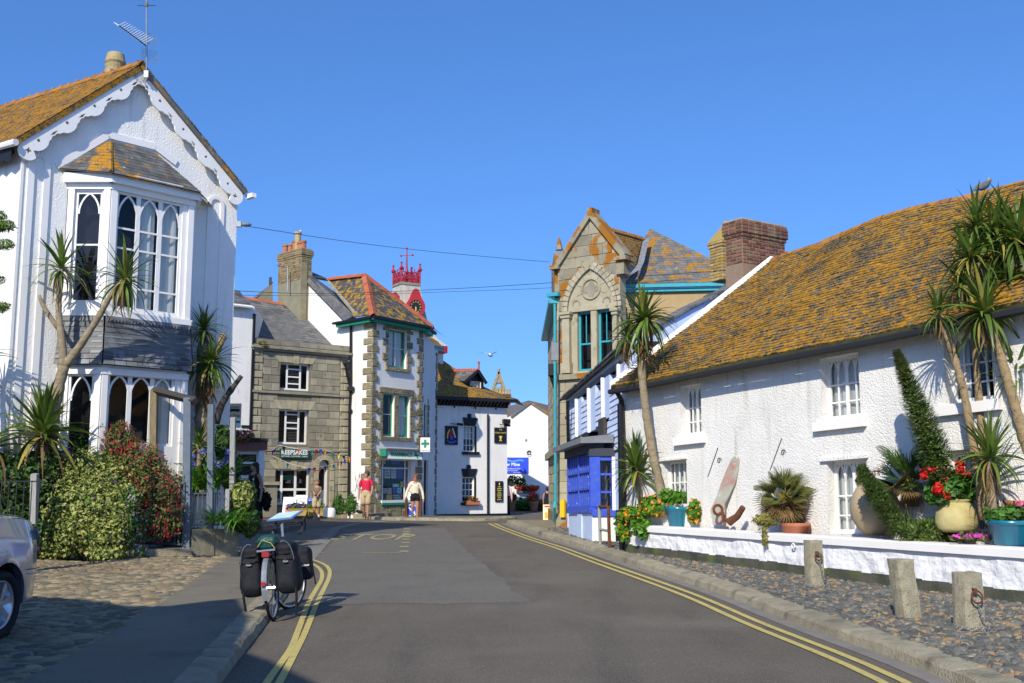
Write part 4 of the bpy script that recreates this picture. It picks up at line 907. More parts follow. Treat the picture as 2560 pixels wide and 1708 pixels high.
for (r, s) in ((a1, 1), ((b1[0], b2[1], b2[2], b1[3]), 1)):
    q += quoins(PF, r[0] - .01, r[2] - .05, r[3] + .05, -1, .36, .18, .30) + quoins(PF, r[1] + .01, r[2] - .05, r[3] + .05, 1, .38, .22, .30)
    n = 3; w_ = (r[1] - r[0] + .5) / n
    for i in range(n): q.append(block(PF, r[0] - .25 + w_ * i, r[0] - .25 + w_ * (i + 1) - .01, r[3] + .01, r[3] + .26, -.01, .05, rnd(), .02))
    q.append(block(PF, r[0] - .2, r[1] + .2, r[2] - .16, r[2] - .01, -.01, .10, rnd(), .01))
q.append(block(PF, b1[1] + .01, b2[0] - .01, b2[2] - .02, b1[3] + .02, -.01, .03, .5, .01))
q += quoins(PF, sh[0] - .01, zb + .5, sh[3] + .2, -1, .36, .2, .30)
x = 0.24
while x < uf: q.append(block(PF, x, min(uf, x + .8) - .01, zb, sh[2] - .02, -.01, .06 + ru(0, .02), rnd(), .03)); x += .8
emit(q, 'quoin_stone', granite_rock, ph, 300, 5, 'quoin_stones')
one('window_sill', green, ph, lambda k: k.fbox(PF, sh[0] - .02, sh[1] + .02, sh[2] - .02, sh[2] + .07, -.1, .12)); one('window_ledge', white, ph, lambda k: k.fbox(PF, sh[0] - .02, sh[1] + .0, sh[2] + .072, sh[2] + .17, -.1, .10))
colsP = [mat('poster %d' % i, c, rough=.5) for i, c in enumerate([(.12, .5, .8), (.7, .7, .65), (.6, .62, .7), (.04, .12, .6), (.02, .1, .25), (.55, .5, .2), (.12, .10, .10), (.1, .4, .35), (.75, .65, .1)])]
sw = sh[1] - sh[0]; shh = sh[3] - sh[2]
for i, (a, b, c, d, m_) in enumerate([(.05, .22, .52, .76, 0), (.26, .44, .52, .76, 1), (.47, .65, .52, .76, 2), (.69, .87, .52, .76, 3), (.0, .31, .01, .19, 4), (.33, .52, .01, .16, 5), (.54, .88, .01, .18, 6), (.02, .17, .2, .36, 7), (.19, .34, .19, .30, 1), (.36, .50, .17, .31, 2), (.54, .68, .19, .31, 3), (.70, .84, .19, .31, 0), (.54, .76, .32, .40, 7), (.80, .90, .32, .45, 8), (.22, .28, .84, .93, 8), (.5, .75, .84, .92, 3)]):
    pp = one('poster', colsP[m_], WS, lambda k: k.fbox(PF, sh[0] + sw * a, sh[0] + sw * b, sh[2] + shh * c + .1, sh[2] + shh * d + .1, -.24, -.23))
    k = MB(); e = (b - a) * sw * .15; hh = (d - c) * shh
    for j in range(3): k.fbox(PF, sh[0] + sw * a + e, sh[0] + sw * b - e * (1 + j * .8), sh[2] + shh * c + .1 + hh * (.2 + .24 * j), sh[2] + shh * c + .1 + hh * (.30 + .24 * j), -.229, -.226)
    k.build('print', colsP[(m_ + 3) % 9], WS)
# green eaves and roof
one('fascia', green, ph, lambda k: (k.fbox(PF, -.15, uf + .2, zc - .10, zc + .02, .02, .30), k.fbox(PL, PL.uv(862, 800)[0] - .2, PL.L + .15, zc - .10, zc + .02, .02, .30), k.fbox(PR, -.1, 1.2, zc - .14, zc - .0, .02, .28)))
one('gutter', black, ph, lambda k: (k.fbox(PF, -.35, uf + .3, zc + .022, zc + .12, .2, .42), k.fbox(PL, PL.uv(857, 800)[0] - .2, PL.L + .35, zc + .022, zc + .11, .2, .40), k.fbox(PR, -.2, 1.6, zc + .0, zc + .1, .2, .38)))
pk = P(914, 688, 44.0); e1 = PL.px(886, 792, .3); e2 = PF.pt(-.35, zc + .14, .35); e3 = PF.pt(uf + .35, zc + .12, .35); le = P(822, 698, 46)
qa = (e1, e2, pk, le); qb = (e2, e3, pk, pk + Vector((.001, 0, 0)))
for qq in (qa, qb, (e3, e3 + Vector((.3, 3, 0)), pk, pk + Vector((0, .1, 0)))): k = MB(); k.quad(*[x - Vector((0, 0, .03)) for x in qq]); k.build('roof', slateroof, ph)
emit(tiles(bil(qa), 15, .25, .014) + tiles(bil(qb), 16, .25, .014), 'slate', lichen_yellow, ph, 300, 7, 'slates')
for a, b in ((pk, e2), (pk, e3), (le, pk)): rcourse('hip_tile', ridgered, ph, a + Vector((0, -.04, .03)), b + Vector((0, -.04, .03)), .42, .16, ang=.7)
va = PL.px(889, 792, .15); vb = PL.px(840, 733, .15); k = MB(); k.tube([va + Vector((0, 0, .1)), vb + Vector((0, 0, .1)), P(822, 705, 44.5)], .07, 6); k.build('valley', granite, ph)
q = (PL.px(866, 803, .12), PL.px(886, 796, .12), P(823, 700, 45), P(760, 672, 46)); vg = (PL.px(752, 688, .1), PL.px(862, 803, .1), PL.px(889, 790, .1), PL.px(778, 668, .1))
slab('verge', slateroof, ph, (PL.px(752, 690, .12), PL.px(863, 804, .12), PL.px(889, 790, .05), PL.px(756, 673, -.1)), .12); emit(tiles(bil((PL.px(863, 802, .14), PL.px(889, 788, .08), P(838, 731, 44.6), PL.px(756, 672, .05))), 14, .3, .015), 'slate', slate, ph, 100, 8, 'slates')
slab('roof', slateroof, ph, (PL.px(754, 676, -.1), PL.px(778, 690, -.1), P(824, 699, 46), P(775, 678, 47)), .1)
one('rainwater_pipe', black, ph, lambda k: (k.tube([PL.px(877, 803, .08), PL.px(877, 968, .08), PL.px(874, 1020, .08), PL.px(872, 1290, .08)], .055, 8), k.box(PL.px(877, 972, .12), (.26, .2, .16)), k.box(PL.px(876, 1026, .1), (.12, .1, .1))))
one('iron_brace', black, ph, lambda k: k.tube([PL.px(893, 1278, .1), PF.px(935, 1292, .3)], .07, 6))
sg = thing('pharmacy_fascia', PF.pt(sh[0], sh[3] + .1, .1), 'sloping pale green fascia lettered PHARMACY over the corner shop window', 'sign')
pgm = mat('pale green sign', (.66, .76, .66), rough=.5); r = PF.R(955, 1040, 1127, 1147)
V = [PF.pt(r[0], r[2], .34), PF.pt(r[1], r[2] + .0, .34), PF.pt(r[1] + .08, r[3] + .05, .22), PF.pt(r[0] - .1, r[3] + .05, .22)]
k = MB(); k.hexa([x - PF.N * .04 for x in V] + V); k.build('board', pgm, sg); one('canopy', greyboard, sg, lambda k: k.fbox(PF, r[0] - .16, r[1] + .14, r[3] + .05, r[3] + .10, .0, .40)); one('edge', green, sg, lambda k: k.fbox(PF, r[0] - .14, r[0] - .08, r[2] + .1, r[3] + .04, .02, .34))
fl = Flat(V[0], (V[1] - V[0]), (V[3] - V[0]))
fl.N = PF.N
hgt = (V[3] - V[0]).length
text(fl, 'PHARMACY', (V[1] - V[0]).length * .43, hgt * .5, hgt * .62, .02, green, sg, bold=.004, shear=.25, sx=1.0)
k = MB(); cx = (V[1] - V[0]).length * .87
for a, b in ((.13, .035), (.035, .13)): k.hexa([fl.pt(cx - a, hgt * .48 - b, .01), fl.pt(cx + a, hgt * .48 - b, .01), fl.pt(cx + a, hgt * .48 + b, .01), fl.pt(cx - a, hgt * .48 + b, .01), fl.pt(cx - a, hgt * .48 - b, .02), fl.pt(cx + a, hgt * .48 - b, .02), fl.pt(cx + a, hgt * .48 + b, .02), fl.pt(cx - a, hgt * .48 + b, .02)])
k.build('cross', green, sg)
hf = Face(plan(1050, 43), plan(1076, 43)); u0, u1, z0, z1 = hf.R(1051, 1075, 1094, 1130)
hs_ = thing('cross_sign', hf.pt(u0, z0, 0), 'white hanging pharmacy sign with a green cross on the corner', 'sign'); one('board', white, hs_, lambda k: k.fbox(hf, u0, u1, z0, z1, -.08, .0))
c = ((u0 + u1) / 2, z0 + (z1 - z0) * .58); k = MB(); k.fbox(hf, c[0] - .16, c[0] + .16, c[1] - .045, c[1] + .045, .002, .02); k.fbox(hf, c[0] - .045, c[0] + .045, c[1] - .16, c[1] + .16, .002, .018); k.build('cross', green, hs_)
text(hf, 'Pharmacy', c[0], z0 + .06, .09, .004, green, hs_); one('bracket', black, hs_, lambda k: k.tube([hf.pt(u0 - .1, z1 + .03, -.04), hf.pt(u1, z1 + .03, -.04)], .02, 6))
# two clipped box bushes come later; clock tower behind
ct = thing('clock_tower', P(1040, 900, 52), 'white lead clad turret with red framed clock and red iron cresting', 'clock tower')
Y0 = 52.0; A0 = 45
def sec(px, py, hw): c = P(px, py, Y0); return c, hw
prof = [(1010, 717, .44), (1012, 726, .46), (1014, 760, .54), (1022, 800, .66), (1032, 835, .82), (1040, 858, 1.12), (1050, 869, 1.30)]
rings = []
for px, py, hw in prof:
    c = P(1016 + (px - 1010) * .05, py, Y0); rings.append([c + Matrix.Rotation(R(30), 3, 'Z') @ Vector((x * hw * 1.15, y * hw * 1.15, 0)) for x, y in ((-1, -1), (1, -1), (1, 1), (-1, 1))])
k = MB()
for a, b in zip(rings, rings[1:]):
    for i in range(4): k.quad(a[i], a[(i + 1) % 4], b[(i + 1) % 4], b[i])
k.build('turret', leadwhite, ct)
k = MB(); tp = rings[0]
k.hexa([x + (x - sum(tp, Vector()) / 4) * .08 for x in tp] + [x + (x - sum(tp, Vector()) / 4) * .08 + Vector((0, 0, .12)) for x in tp]); k.build('coping', granite, ct)
ctr = sum(tp, Vector()) / 4
for i in range(4):
    a, b = tp[i] + Vector((0, 0, .12)), tp[(i + 1) % 4] + Vector((0, 0, .12)); f = Face(a.xy, b.xy); L = f.L; zz = a.z; k = MB()
    for z in (.04, .5): k.fbox(f, 0, L, zz + z, zz + z + .04, -.02, .02)
    n = 5
    for j in range(n):
        c0 = L * (j + .5) / n; w_ = L / n / 2
        k.bar(f, (c0 - w_, zz + .06), (c0 + w_, zz + .5), .03, -.015, .015); k.bar(f, (c0 + w_, zz + .06), (c0 - w_, zz + .5), .03, -.015, .015); k.torus(f.pt(c0, zz + .28, 0), .11, .016, f.N, 10, 4); k.tube([f.pt(c0, zz + .5, 0), f.pt(c0, zz + .66, 0)], .02, 4); k.ball(f.pt(c0, zz + .68, 0), .035, 6)
    k.build('cresting', redpaint, ct)
    k = MB(); k.tube([a, a + Vector((0, 0, .95))], .04, 6); k.ball(a + Vector((0, 0, .7)), .11, 8); k.ball(a + Vector((0, 0, .98)), .06, 6); k.build('finial', redpaint, ct)
k = MB(); k.tube([ctr + Vector((0, 0, .1)), ctr + Vector((0, 0, 1.0)), ctr + Vector((0, 0, 2.05))], [.09, .05, .02], 6); k.tube([ctr + Vector((-.3, .1, 1.6)), ctr + Vector((.3, -.1, 1.6))], .015, 5)
for s in (-1, 1): k.ball(ctr + Vector((.3 * s, -.1 * s, 1.6)), .06, 6)
k.ball(ctr + Vector((0, 0, 1.95)), .06, 6); k.tube([ctr + Vector((0, 0, .3)), ctr + Vector((0, 0, .9))], [.2, .06], 6); k.build('weathervane', redpaint, ct)
# clock faces on the two visible sides
for (ia, lab) in ((0, 0), (1, 1)):
    a0, b0 = rings[1][ia if ia else 0], rings[1][1]
fc_ = P(1040, 768, 50.6); cf = Face((fc_ - Vector((2, 0, 0))).xy, (fc_ + Vector((0, .9, 0)) if 0 else fc_ + Vector((2, .9, 0))).xy)
cu, cz = cf.uv(1039, 768); clk = one('clock_surround', redpaint, ct, lambda k: k.plate(cf, [(cu + (.47 + .30 * max(0, cos(t - pi / 2)) ** 14) * cos(t), cz + (.50 + .42 * max(0, cos(t - pi / 2)) ** 10) * sin(t)) for t in [2 * pi * i / 40 for i in range(40)]], [[(cu + .30 * cos(t), cz + .34 * sin(t)) for t in [2 * pi * i / 28 for i in range(28)]]], -.5, .1))
one('clock_dial', black, clk, lambda k: k.plate(cf, [(cu + .31 * cos(t), cz + .35 * sin(t)) for t in [2 * pi * i / 28 for i in range(28)]], [], .02, .05))
gold = mat('gilt', (.62, .52, .10), rough=.5)
k = MB()
for i in range(12):
    t = 2 * pi * i / 12; p0, p1 = Vector((cu + .20 * cos(t), cz + .23 * sin(t))), Vector((cu + .28 * cos(t), cz + .32 * sin(t))); s = Vector((-sin(t), cos(t))) * .018
    k.bar(cf, p0 - s, p1 - s, .014, .052, .056); k.bar(cf, p0 + s, p1 + s, .014, .052, .056)
k.build('numerals', gold, clk); one('hand', gold, clk, lambda k: k.bar(cf, (cu, cz + .01), (cu - .0, cz - .28), .035, .058, .064)); one('hand', gold, clk, lambda k: k.bar(cf, (cu, cz), (cu + .01, cz - .18), .05, .066, .07))
one('clock_surround', redpaint, ct, lambda k: k.tube([P(984, 733, 51.3), P(990, 745, 51.3), P(998, 775, 51.4)], [.14, .2, .16], 8)); one('eaves', redpaint, ct, lambda k: k.hexa([x + Vector((0, 0, -.35)) for x in rings[-1]] + [x for x in rings[-1]]))
tb = one('tower_body', whitewall, ct, lambda k: k.hexa([Vector((x.x, x.y, 0)) * .9 + ctr * .1 - Vector((0, 0, ctr.z * .1)) for x in rings[-1]] + [x * .9 + ctr * .1 - Vector((0, 0, .3)) for x in rings[-1]]))
# roof of the link wing between the pharmacy and the turret
slab('wing_roof', lichen, ph, (P(1062, 858, 46), P(1108, 868, 50), P(1080, 838, 53), P(1062, 838, 50)), .12); one('wing_gutter', black, ph, lambda k: k.tube([P(1064, 862, 46), P(1108, 871, 50)], .08, 6)); one('wing_fascia', green, ph, lambda k: k.tube([P(1066, 868, 46.1), P(1104, 876, 50)], .10, 6))
# ------------------------------------------------------------ the pub
pb = plan(1089, 48.6); PB = Face(pb, dirn(pb, 60, 5)); ub = PB.uv(1268, 1200)[0]; zt = PB.uv(1090, 1012)[1]
pub = thing('white_inn', (pb.x, pb.y, zg(48.6)), 'white two storey inn with black bracketed cornice, black plinth and a dormer', 'building')
w1 = PB.R(1159, 1186, 1065, 1129); w2 = PB.R(1156, 1185, 1193, 1256)
wall(pub, PB, [(0, 0), (ub, 0), (ub, zt), (0, zt)], [w1, w2], whitewall, .25); k = MB(); a = PB.pt(ub, 0, -.0); k.quad(a, a + Vector((-.3, 6, 0)), a + Vector((-.3, 6, zt)), a + Vector((0, 0, zt))); k.build('wall', whitewall, pub)
for r, lz in ((w1, PB.uv(1160, 1044)[1]), (w2, PB.uv(1160, 1172)[1])):
    window(pub, PB, r, .09, .04, (.34, .66), (.25, .5, .75), white, cur=[(.1, .9, .5)] if r is w1 else None, bw=.03)
    mu = (r[0] + r[1]) / 2; one('lintel', black, pub, lambda k: k.plate(PB, [(r[0] + .02, r[3] + .01), (r[1] + .02, r[3] + .01), (r[1] + .14, lz), (mu + .09, lz), (mu + .09, lz + .18), (mu - .09, lz + .18), (mu - .09, lz), (r[0] - .06, lz)], [], .0, .06))
    one('sill', black, pub, lambda k: k.fbox(PB, r[0] - .08, r[1] + .22, r[2] - .14, r[2] - .01, -.05, .12)); one('jamb', black, pub, lambda k: k.fbox(PB, r[1] + .002, r[1] + .10, r[2], r[3], -.08, .02))
one('plinth', black, pub, lambda k: k.fbox(PB, -.02, ub + .02, 0, PB.uv(1090, 1286)[1], .0, .04)); one('downpipe', black, pub, lambda k: k.tube([PB.px(1220, 1036, .08), PB.px(1220, 1290, .08)], .05, 8))
one('cornice', black, pub, lambda k: k.fbox(PB, -.3, ub + .25, zt + .22, zt + .36, -.1, .5)); one('frieze', black, pub, lambda k: k.fbox(PB, -.1, ub + .02, zt - .02, zt + .219, -.1, .06))
n = 20
for i in range(n):
    a = ub * (i + .3) / n; one('cornice_bracket', black, pub, lambda k: k.hexa([PB.pt(a, zt - .02, .06), PB.pt(a + .08, zt - .02, .06), PB.pt(a + .08, zt + .06, .14), PB.pt(a, zt + .06, .14), PB.pt(a, zt + .22, .06), PB.pt(a + .08, zt + .22, .06), PB.pt(a + .08, zt + .22, .40), PB.pt(a, zt + .22, .40)]))
for i in range(7): one('small_lamp', white if i % 2 == 0 else black, pub, lambda k: k.ball(PB.pt(.3 + i * .55, zt - .08, .16), .05, 6))
er, el = PB.pt(ub + .35, zt + .37, .45), PB.pt(-.3, zt + .37, .45); rl = P(1082, 884, 52); rr = P(1212, 972, 52)
q = (el, er, rr, rl); slab('roof', lichen, pub, [x - Vector((0, 0, .02)) for x in q], .1); emit(tiles(bil(q), 20, .25, .015), 'slate', lichen, pub, 300, 7, 'slates')
k = MB(); k.quad(er, er + Vector((.3, 4, 0)), rr + Vector((0, 3, 0)), rr); k.build('hip_roof', lichen, pub)
df = Face(plan(1168, 50.3), dirn(plan(1168, 50.3), 62, 3)); r = df.R(1176, 1203, 953, 1002)
dorm = one('dormer', black, pub, lambda k: k.plate(df, [df.uv(1168, 1008), df.uv(1209, 1008), df.uv(1209, 948), df.uv(1192, 926), df.uv(1168, 950)], [rbox(r)], -.3, 0))
window(pub, df, r, .03, .04, (.33, .66), (.5,), white, cur=[(.05, .95, 0)], label='white dormer window')
one('dormer_cheek', slateroof, pub, lambda k: k.hexa([df.px(1168, 1008, -.02), P(1122, 950, 51.5), P(1122, 945, 51.6), df.px(1168, 1006, -.2), df.px(1168, 950, -.02), P(1120, 948, 51.4), P(1120, 944, 51.6), df.px(1170, 950, -.2)]))
ra, rb = df.px(1197, 925, .3), P(1116, 926, 52.0); emit(tiles(bil((P(1127, 950, 51.2), df.px(1165, 953, .3), ra, rb)), 5, .25, .015), 'slate', slateroof, pub, 60, 7, 'slates'); k = MB(); k.quad(P(1127, 951, 51.2), df.px(1165, 954, .3), ra, rb); k.quad(ra, df.px(1216, 958, .3), df.px(1216, 958, -1.5), rb); k.build('dormer_roof', slateroof, pub)
one('dormer_verge', black, pub, lambda k: (k.poly(df, [df.uv(1164, 954, .3), df.uv(1196, 926, .3), df.uv(1217, 959, .3)], .12, .22, .32)))
rcourse('ridge_tile', ridgered, pub, rb, ra, .22, .10, crest=.05); one('finial', ridgered, pub, lambda k: (k.tube([ra, ra + Vector((0, 0, .35))], .04, 6), k.ball(ra + Vector((0, 0, .36)), .07, 8)))
signs = [(PB.R(1112, 1143, 1065, 1112), 'black inn sign with a painted coat of arms left of the upper window'), (PB.R(1235, 1264, 1069, 1107), 'black inn sign with gold lettering at the right corner of the inn'), (PB.R(1237, 1256, 1203, 1254), 'tall narrow black menu board low on the inn wall')]
for i, (r, lb) in enumerate(signs):
    t = thing('inn_sign', PB.pt(r[0], r[2], 0), lb, 'sign'); one('board', black, t, lambda k: k.fbox(PB, r[0], r[1], r[2], r[3], .02, .07))
    cx, cz, ww, hh = (r[0] + r[1]) / 2, (r[2] + r[3]) / 2, r[1] - r[0], r[3] - r[2]
    if i == 0:
        k = MB(); k.plate(PB, [(cx + .16 * cos(a), cz + .05 + .2 * sin(a)) for a in [pi * j / 6 for j in range(7)]] + [(cx, cz - .2)], [], .071, .078); k.build('shield', redpaint, t)
        one('ribbon', blue, t, lambda k: k.poly(PB, [(cx - .24, cz - .24), (cx - .1, cz - .32), (cx + .1, cz - .32), (cx + .24, cz - .24)], .09, .071, .079)); one('supporter', gold, t, lambda k: k.poly(PB, [(cx - .22, cz - .15), (cx - .2, cz + .1), (cx - .1, cz + .28)], .06, .071, .079)); one('supporter', white, t, lambda k: k.poly(PB, [(cx + .2, cz - .1), (cx + .12, cz + .12), (cx + .04, cz + .34)], .05, .071, .079)); one('crest', blue, t, lambda k: k.ball(PB.pt(cx - .02, cz - .12, .075), (.1, .02, .1), 8))
    if i == 1:
        text(PB, 'THE', cx, r[3] - .10, .10, .072, gold, t); text(PB, 'KING\'S ARMS' if 0 else 'KINGS ARMS', cx, r[3] - .25, .105, .072, gold, t); one('emblem', gold, t, lambda k: (k.ball(PB.pt(cx, r[2] + .22, .075), (.05, .02, .12), 8), k.fbox(PB, cx - .09, cx + .09, r[2] + .26, r[2] + .31, .071, .08), k.fbox(PB, cx - .07, cx + .07, r[2] + .08, r[2] + .12, .071, .08)))
    if i == 2:
        k = MB()
        for j in range(8): w_ = ww * (.30 if j % 3 else .2); k.fbox(PB, cx - w_, cx + w_, r[3] - .28 - j * .085, r[3] - .25 - j * .085, .071, .076)
        k.build('lines_of_text', gold, t, kind='stuff'); one('emblem', gold, t, lambda k: k.ball(PB.pt(cx, r[3] - .14, .075), (.03, .01, .07), 8))
for (x0, x1, y) in ((1127, 1157, 1060), (1249, 1275, 1062)):
    t = thing('sign_lamp', PB.px(x0, y, .1), 'black picture lamp over the %s inn sign' % ('coat of arms' if x0 < 1200 else 'gold lettered'), 'lamp'); k = MB(); k.tube([PB.px(x0, y - 1, .06), PB.px(x1 - 12, y + 1, .22)], .02, 5); k.build('arm', black, t); k = MB(); k.tube([PB.px(x1 - 14, y, .22), PB.px(x1, y + 2, .22)], .06, 8); k.build('hood', black, t)
t = thing('floodlight', PB.pt(ub, zt - .3, .1), 'black floodlight under the eaves at the right corner of the inn', 'lamp'); k = MB(); k.box(PB.px(1266, 1054, .25), (.35, .2, .22), .4); k.build('head', black, t); k = MB(); k.tube([PB.px(1258, 1052, .02), PB.px(1262, 1054, .2)], .03, 6); k.build('bracket', black, t)
# ------------------------------------------------------------ church bellcote and chimney beyond
bc = thing('stone_bellcote', P(1245, 1000, 90), 'pointed stone bellcote with an arched opening far behind the inn', 'bellcote'); f = Face(plan(1200, 90), plan(1290, 90)); o = [f.uv(x, y) for x, y in ((1226, 1000), (1266, 1000), (1266, 985), (1247, 929), (1228, 984))]
c = f.uv(1247, 963); one('wall', granite_lich, bc, lambda k: k.plate(f, o, [[(c[0] + .22 * cos(t), c[1] + .22 * sin(t)) for t in [2 * pi * i / 16 for i in range(16)]]], -.8, 0)); one('coping', granite, bc, lambda k: k.poly(f, [o[4], o[3], o[2]], .22, -.85, .06)); one('finial', granite, bc, lambda k: (k.tube([f.px(1247, 930, -.4), f.px(1247, 922, -.4)], .12, 6)))
f = Face(plan(1236, 75), plan(1280, 75)); chh = thing('far_chimney', f.px(1250, 1010), 'distant red brick chimney with five buff pots above the inn roof', 'chimney'); r = f.R(1240, 1276, 984, 1016); C = chimney(chh, f, r[0], r[1], r[2] - 1, r[3], 1.0, brick_red, mortar_d, 'R', .2, .09, .24, minpx=50)
for i in range(5): pot(chh, f.pt(r[0] + .1 + i * .21, r[3], -.4), .09, .35, potyel)
# ------------------------------------------------------------ white gable with the blue sign
sf = Face(plan(1240, 60), plan(1400, 60)); sm = thing('white_gable_building', sf.pt(1, .4, 0), 'bright white blank gable wall at the far end of the street', 'building')
k = MB(); k.plate(sf, [sf.uv(1240, 1300), sf.uv(1400, 1300), sf.uv(1400, 1052), sf.uv(1326, 1004), sf.uv(1278, 1039), sf.uv(1240, 1062)], [[(sf.uv(1323, 1133)[0] + .13 * cos(t), sf.uv(1323, 1133)[1] + .15 * sin(t)) for t in [2 * pi * i / 18 for i in range(18)]]], -.3, 0); k.build('wall', whitewall, sm)
cu, cz = sf.uv(1323, 1133); W_ = one('round_window', room_shade, sm, lambda k: k.plate(sf, [(cu + .2 * cos(t), cz + .2 * sin(t)) for t in [2 * pi * i / 18 for i in range(18)]], [], -.5, -.31)); one('glazing_bar', white, W_, lambda k: (k.fbox(sf, cu - .14, cu + .14, cz - .012, cz + .012, -.1, -.06), k.fbox(sf, cu - .012, cu + .012, cz - .15, cz + .15, -.101, -.061))); one('rim', white, W_, lambda k: k.torus(sf.pt(cu, cz, .01), .17, .03, sf.N, 20, 6))
for x in (1315, 1372): one('vent', greyboard, sm, lambda k: k.fbox(sf, sf.uv(x - 2, 1100)[0], sf.uv(x + 3, 1100)[0], sf.uv(x, 1104)[1], sf.uv(x, 1098)[1], 0, .02))
slab('roof', slateroof, sm, (sf.px(1276, 1041, .1), sf.px(1327, 1003, .1), P(1322, 1001, 66), P(1270, 1016, 66)), .12); slab('roof', lichen_some, sm, (sf.px(1327, 1003, .1), sf.px(1402, 1053, .1), P(1400, 1020, 66), P(1322, 1001, 66)), .12); slab('roof', lichen, sm, (P(1352, 1030, 64), P(1400, 1050, 64), P(1400, 1018, 66), P(1345, 1017, 66)), .1)
t = thing('blue_shop_sign', sf.pt(1, 2, .1), 'blue painted shop sign with white lettering and waves on the far white wall', 'sign'); r = sf.R(1248, 1321, 1144, 1184); sgb = mat('sign blue', (.03, .08, .62), rough=.45)
one('board', sgb, t, lambda k: k.fbox(sf, r[0], r[1], r[2], r[3], .01, .05)); text(sf, 'Silver Mine', r[1] - 1.03, r[2] + .50, .26, .052, white, t, sx=.95, bold=.006); text(sf, 'Jewellery & Gifts', r[1] - .85, r[2] + .27, .12, .052, white, t); text(sf, 'Made in Cornwall', r[1] - .95, r[2] + .16, .09, .052, white, t); text(sf, 'www.silvermine.co.uk', r[1] - .55, r[2] + .05, .07, .052, white, t)
lb_ = mat('light blue paint', (.15, .5, .8), rough=.5); one('wave', lb_, t, lambda k: k.poly(sf, [(r[0] + .2 + i * .13, r[3] - .13 + .05 * sin(i * .9 + 1) - i * .006) for i in range(10)], .035, .051, .055)); one('wave', lb_, t, lambda k: k.poly(sf, [(r[0] + .3 + i * .12, r[3] - .20 + .05 * sin(i * .9 + 1) - i * .004) for i in range(10)], .02, .051, .055))
one('low_wall', granite_lich, sm, lambda k: k.fbox(sf, -2, 4, .2, .62, 1.6, 2.0))
# ------------------------------------------------------------ granite building with turquoise gutters
sb = plan(1398, 31.5); SB = Face(sb, dirn(sb, 125, 5)); us = SB.uv(1551, 800)[0]
stone = thing('gothic_stone_building', (sb.x, sb.y, zg(31.5)), 'granite building with pointed gable, pointed blind arch and turquoise sash windows', 'building')
wa, wb = SB.R(1443, 1479, 781, 929), SB.R(1493, 1531, 776, 921); zs_ = SB.uv(1398, 943)[1]
ap_ = SB.uv(1479, 536); gl, gr = SB.uv(1398, 664), SB.uv(1560, 642)
wall(stone, SB, [(0, 0), (us, 0), (us, gr[1]), ap_, (0, gl[1])], [wa, wb], granite_warm, .35)
arx = SB.uv(1421, 788)[0], SB.uv(1538, 780)[0]; sz, az = SB.uv(1421, 780)[1], SB.uv(1475, 672)[1]
A, B = gothic(arx[0], arx[1], sz, az, 10, 58)
# blocks outside the arch
def ends(z):
    u0, u1 = 0, us
    if z > gl[1]: u0 = (z - gl[1]) / (ap_[1] - gl[1]) * ap_[0]; u1 = us + (ap_[0] - us) * (z - gr[1]) / (ap_[1] - gr[1])
    return (u0 + .02, max(u0 + .03, min(u1, us) - .02))
def arch_u(z):
    if z < sz: return (arx[0], arx[1])
    for (a, b), (c, d) in zip(A, A[1:]):
        if b <= z <= d:
            u = a + (c - a) * (z - b) / (d - b); return (u, arx[0] + arx[1] - u)
    return None
hol = [(wa[0] - .02, wb[1] + .02, zs_ + .1, wa[3] + .02)]
z = zs_ + .15
while z < az: w_ = arch_u(z + .05); hol += [(w_[0] - .16, w_[1] + .16, z - .03, z + .08)] if w_ else []; z += .1
hol2 = hol
pc = blocks_rows(SB, 0, us, zs_ + .05, ap_[1] - .3, .31, .35, .7, hol2, .02, ends=ends)
emit(pc, 'ashlar_block', granite_lich, stone, 200, 8, 'small_blocks', ) 
emit(blocks_rows(SB, 0, us, .2, zs_ - .1, .33, .4, .7, (), .02), 'ashlar_block', granite_warm, stone, 100, 8, 'small_blocks')
n = len(A) - 1
q = []
for pts in (A, B):
    for i in range(n):
        a, b = Vector(pts[i]), Vector(pts[i + 1]); d = (b - a).normalized(); nn = Vector((d.y, -d.x)); nn = nn if (nn.x < 0) == (pts is A) else -nn
        for w0, w1, o in ((0, .11, .09), (.115, .22, .04)):
            V = [SB.pt(x.x, x.y, oo) for oo in (0, o) for x in (a + nn * w0 + d * .006, a + nn * w1 + d * .006, b + nn * w1 - d * .006, b + nn * w0 - d * .006)]; q.append(([tuple(v) for v in V], HEX, rnd()))
emit(q, 'voussoir', granite_warm, stone, 100, 4, 'voussoirs')
tc_ = ((arx[0] + arx[1]) / 2, sz + (az - sz) * .50)
one('tracery_ring', granite_warm, stone, lambda k: k.torus(SB.pt(tc_[0], tc_[1], .02), .30, .035, SB.N, 28, 6)); 
one('quatrefoil', granite, stone, lambda k: k.plate(SB, [(tc_[0] + .22 * (1 + .28 * cos(4 * t)) * cos(t), tc_[1] + .22 * (1 + .28 * cos(4 * t)) * sin(t)) for t in [2 * pi * i / 40 for i in range(40)]], [], .0, .012))
for i in range(7):
    t = pi * (i / 6.0) * 1.2 - .1 * pi; one('tracery_rib', granite_warm, stone, lambda k: k.bar(SB, (tc_[0] + .34 * cos(t), tc_[1] + .34 * sin(t)), (tc_[0] + .52 * cos(t), tc_[1] + .52 * sin(t)), .02, 0, .015))
for s in (-1, 1): one('roundel', granite, stone, lambda k: k.torus(SB.pt(tc_[0] + s * .52, tc_[1] - .42, .0), .12, .025, SB.N, 20, 6))
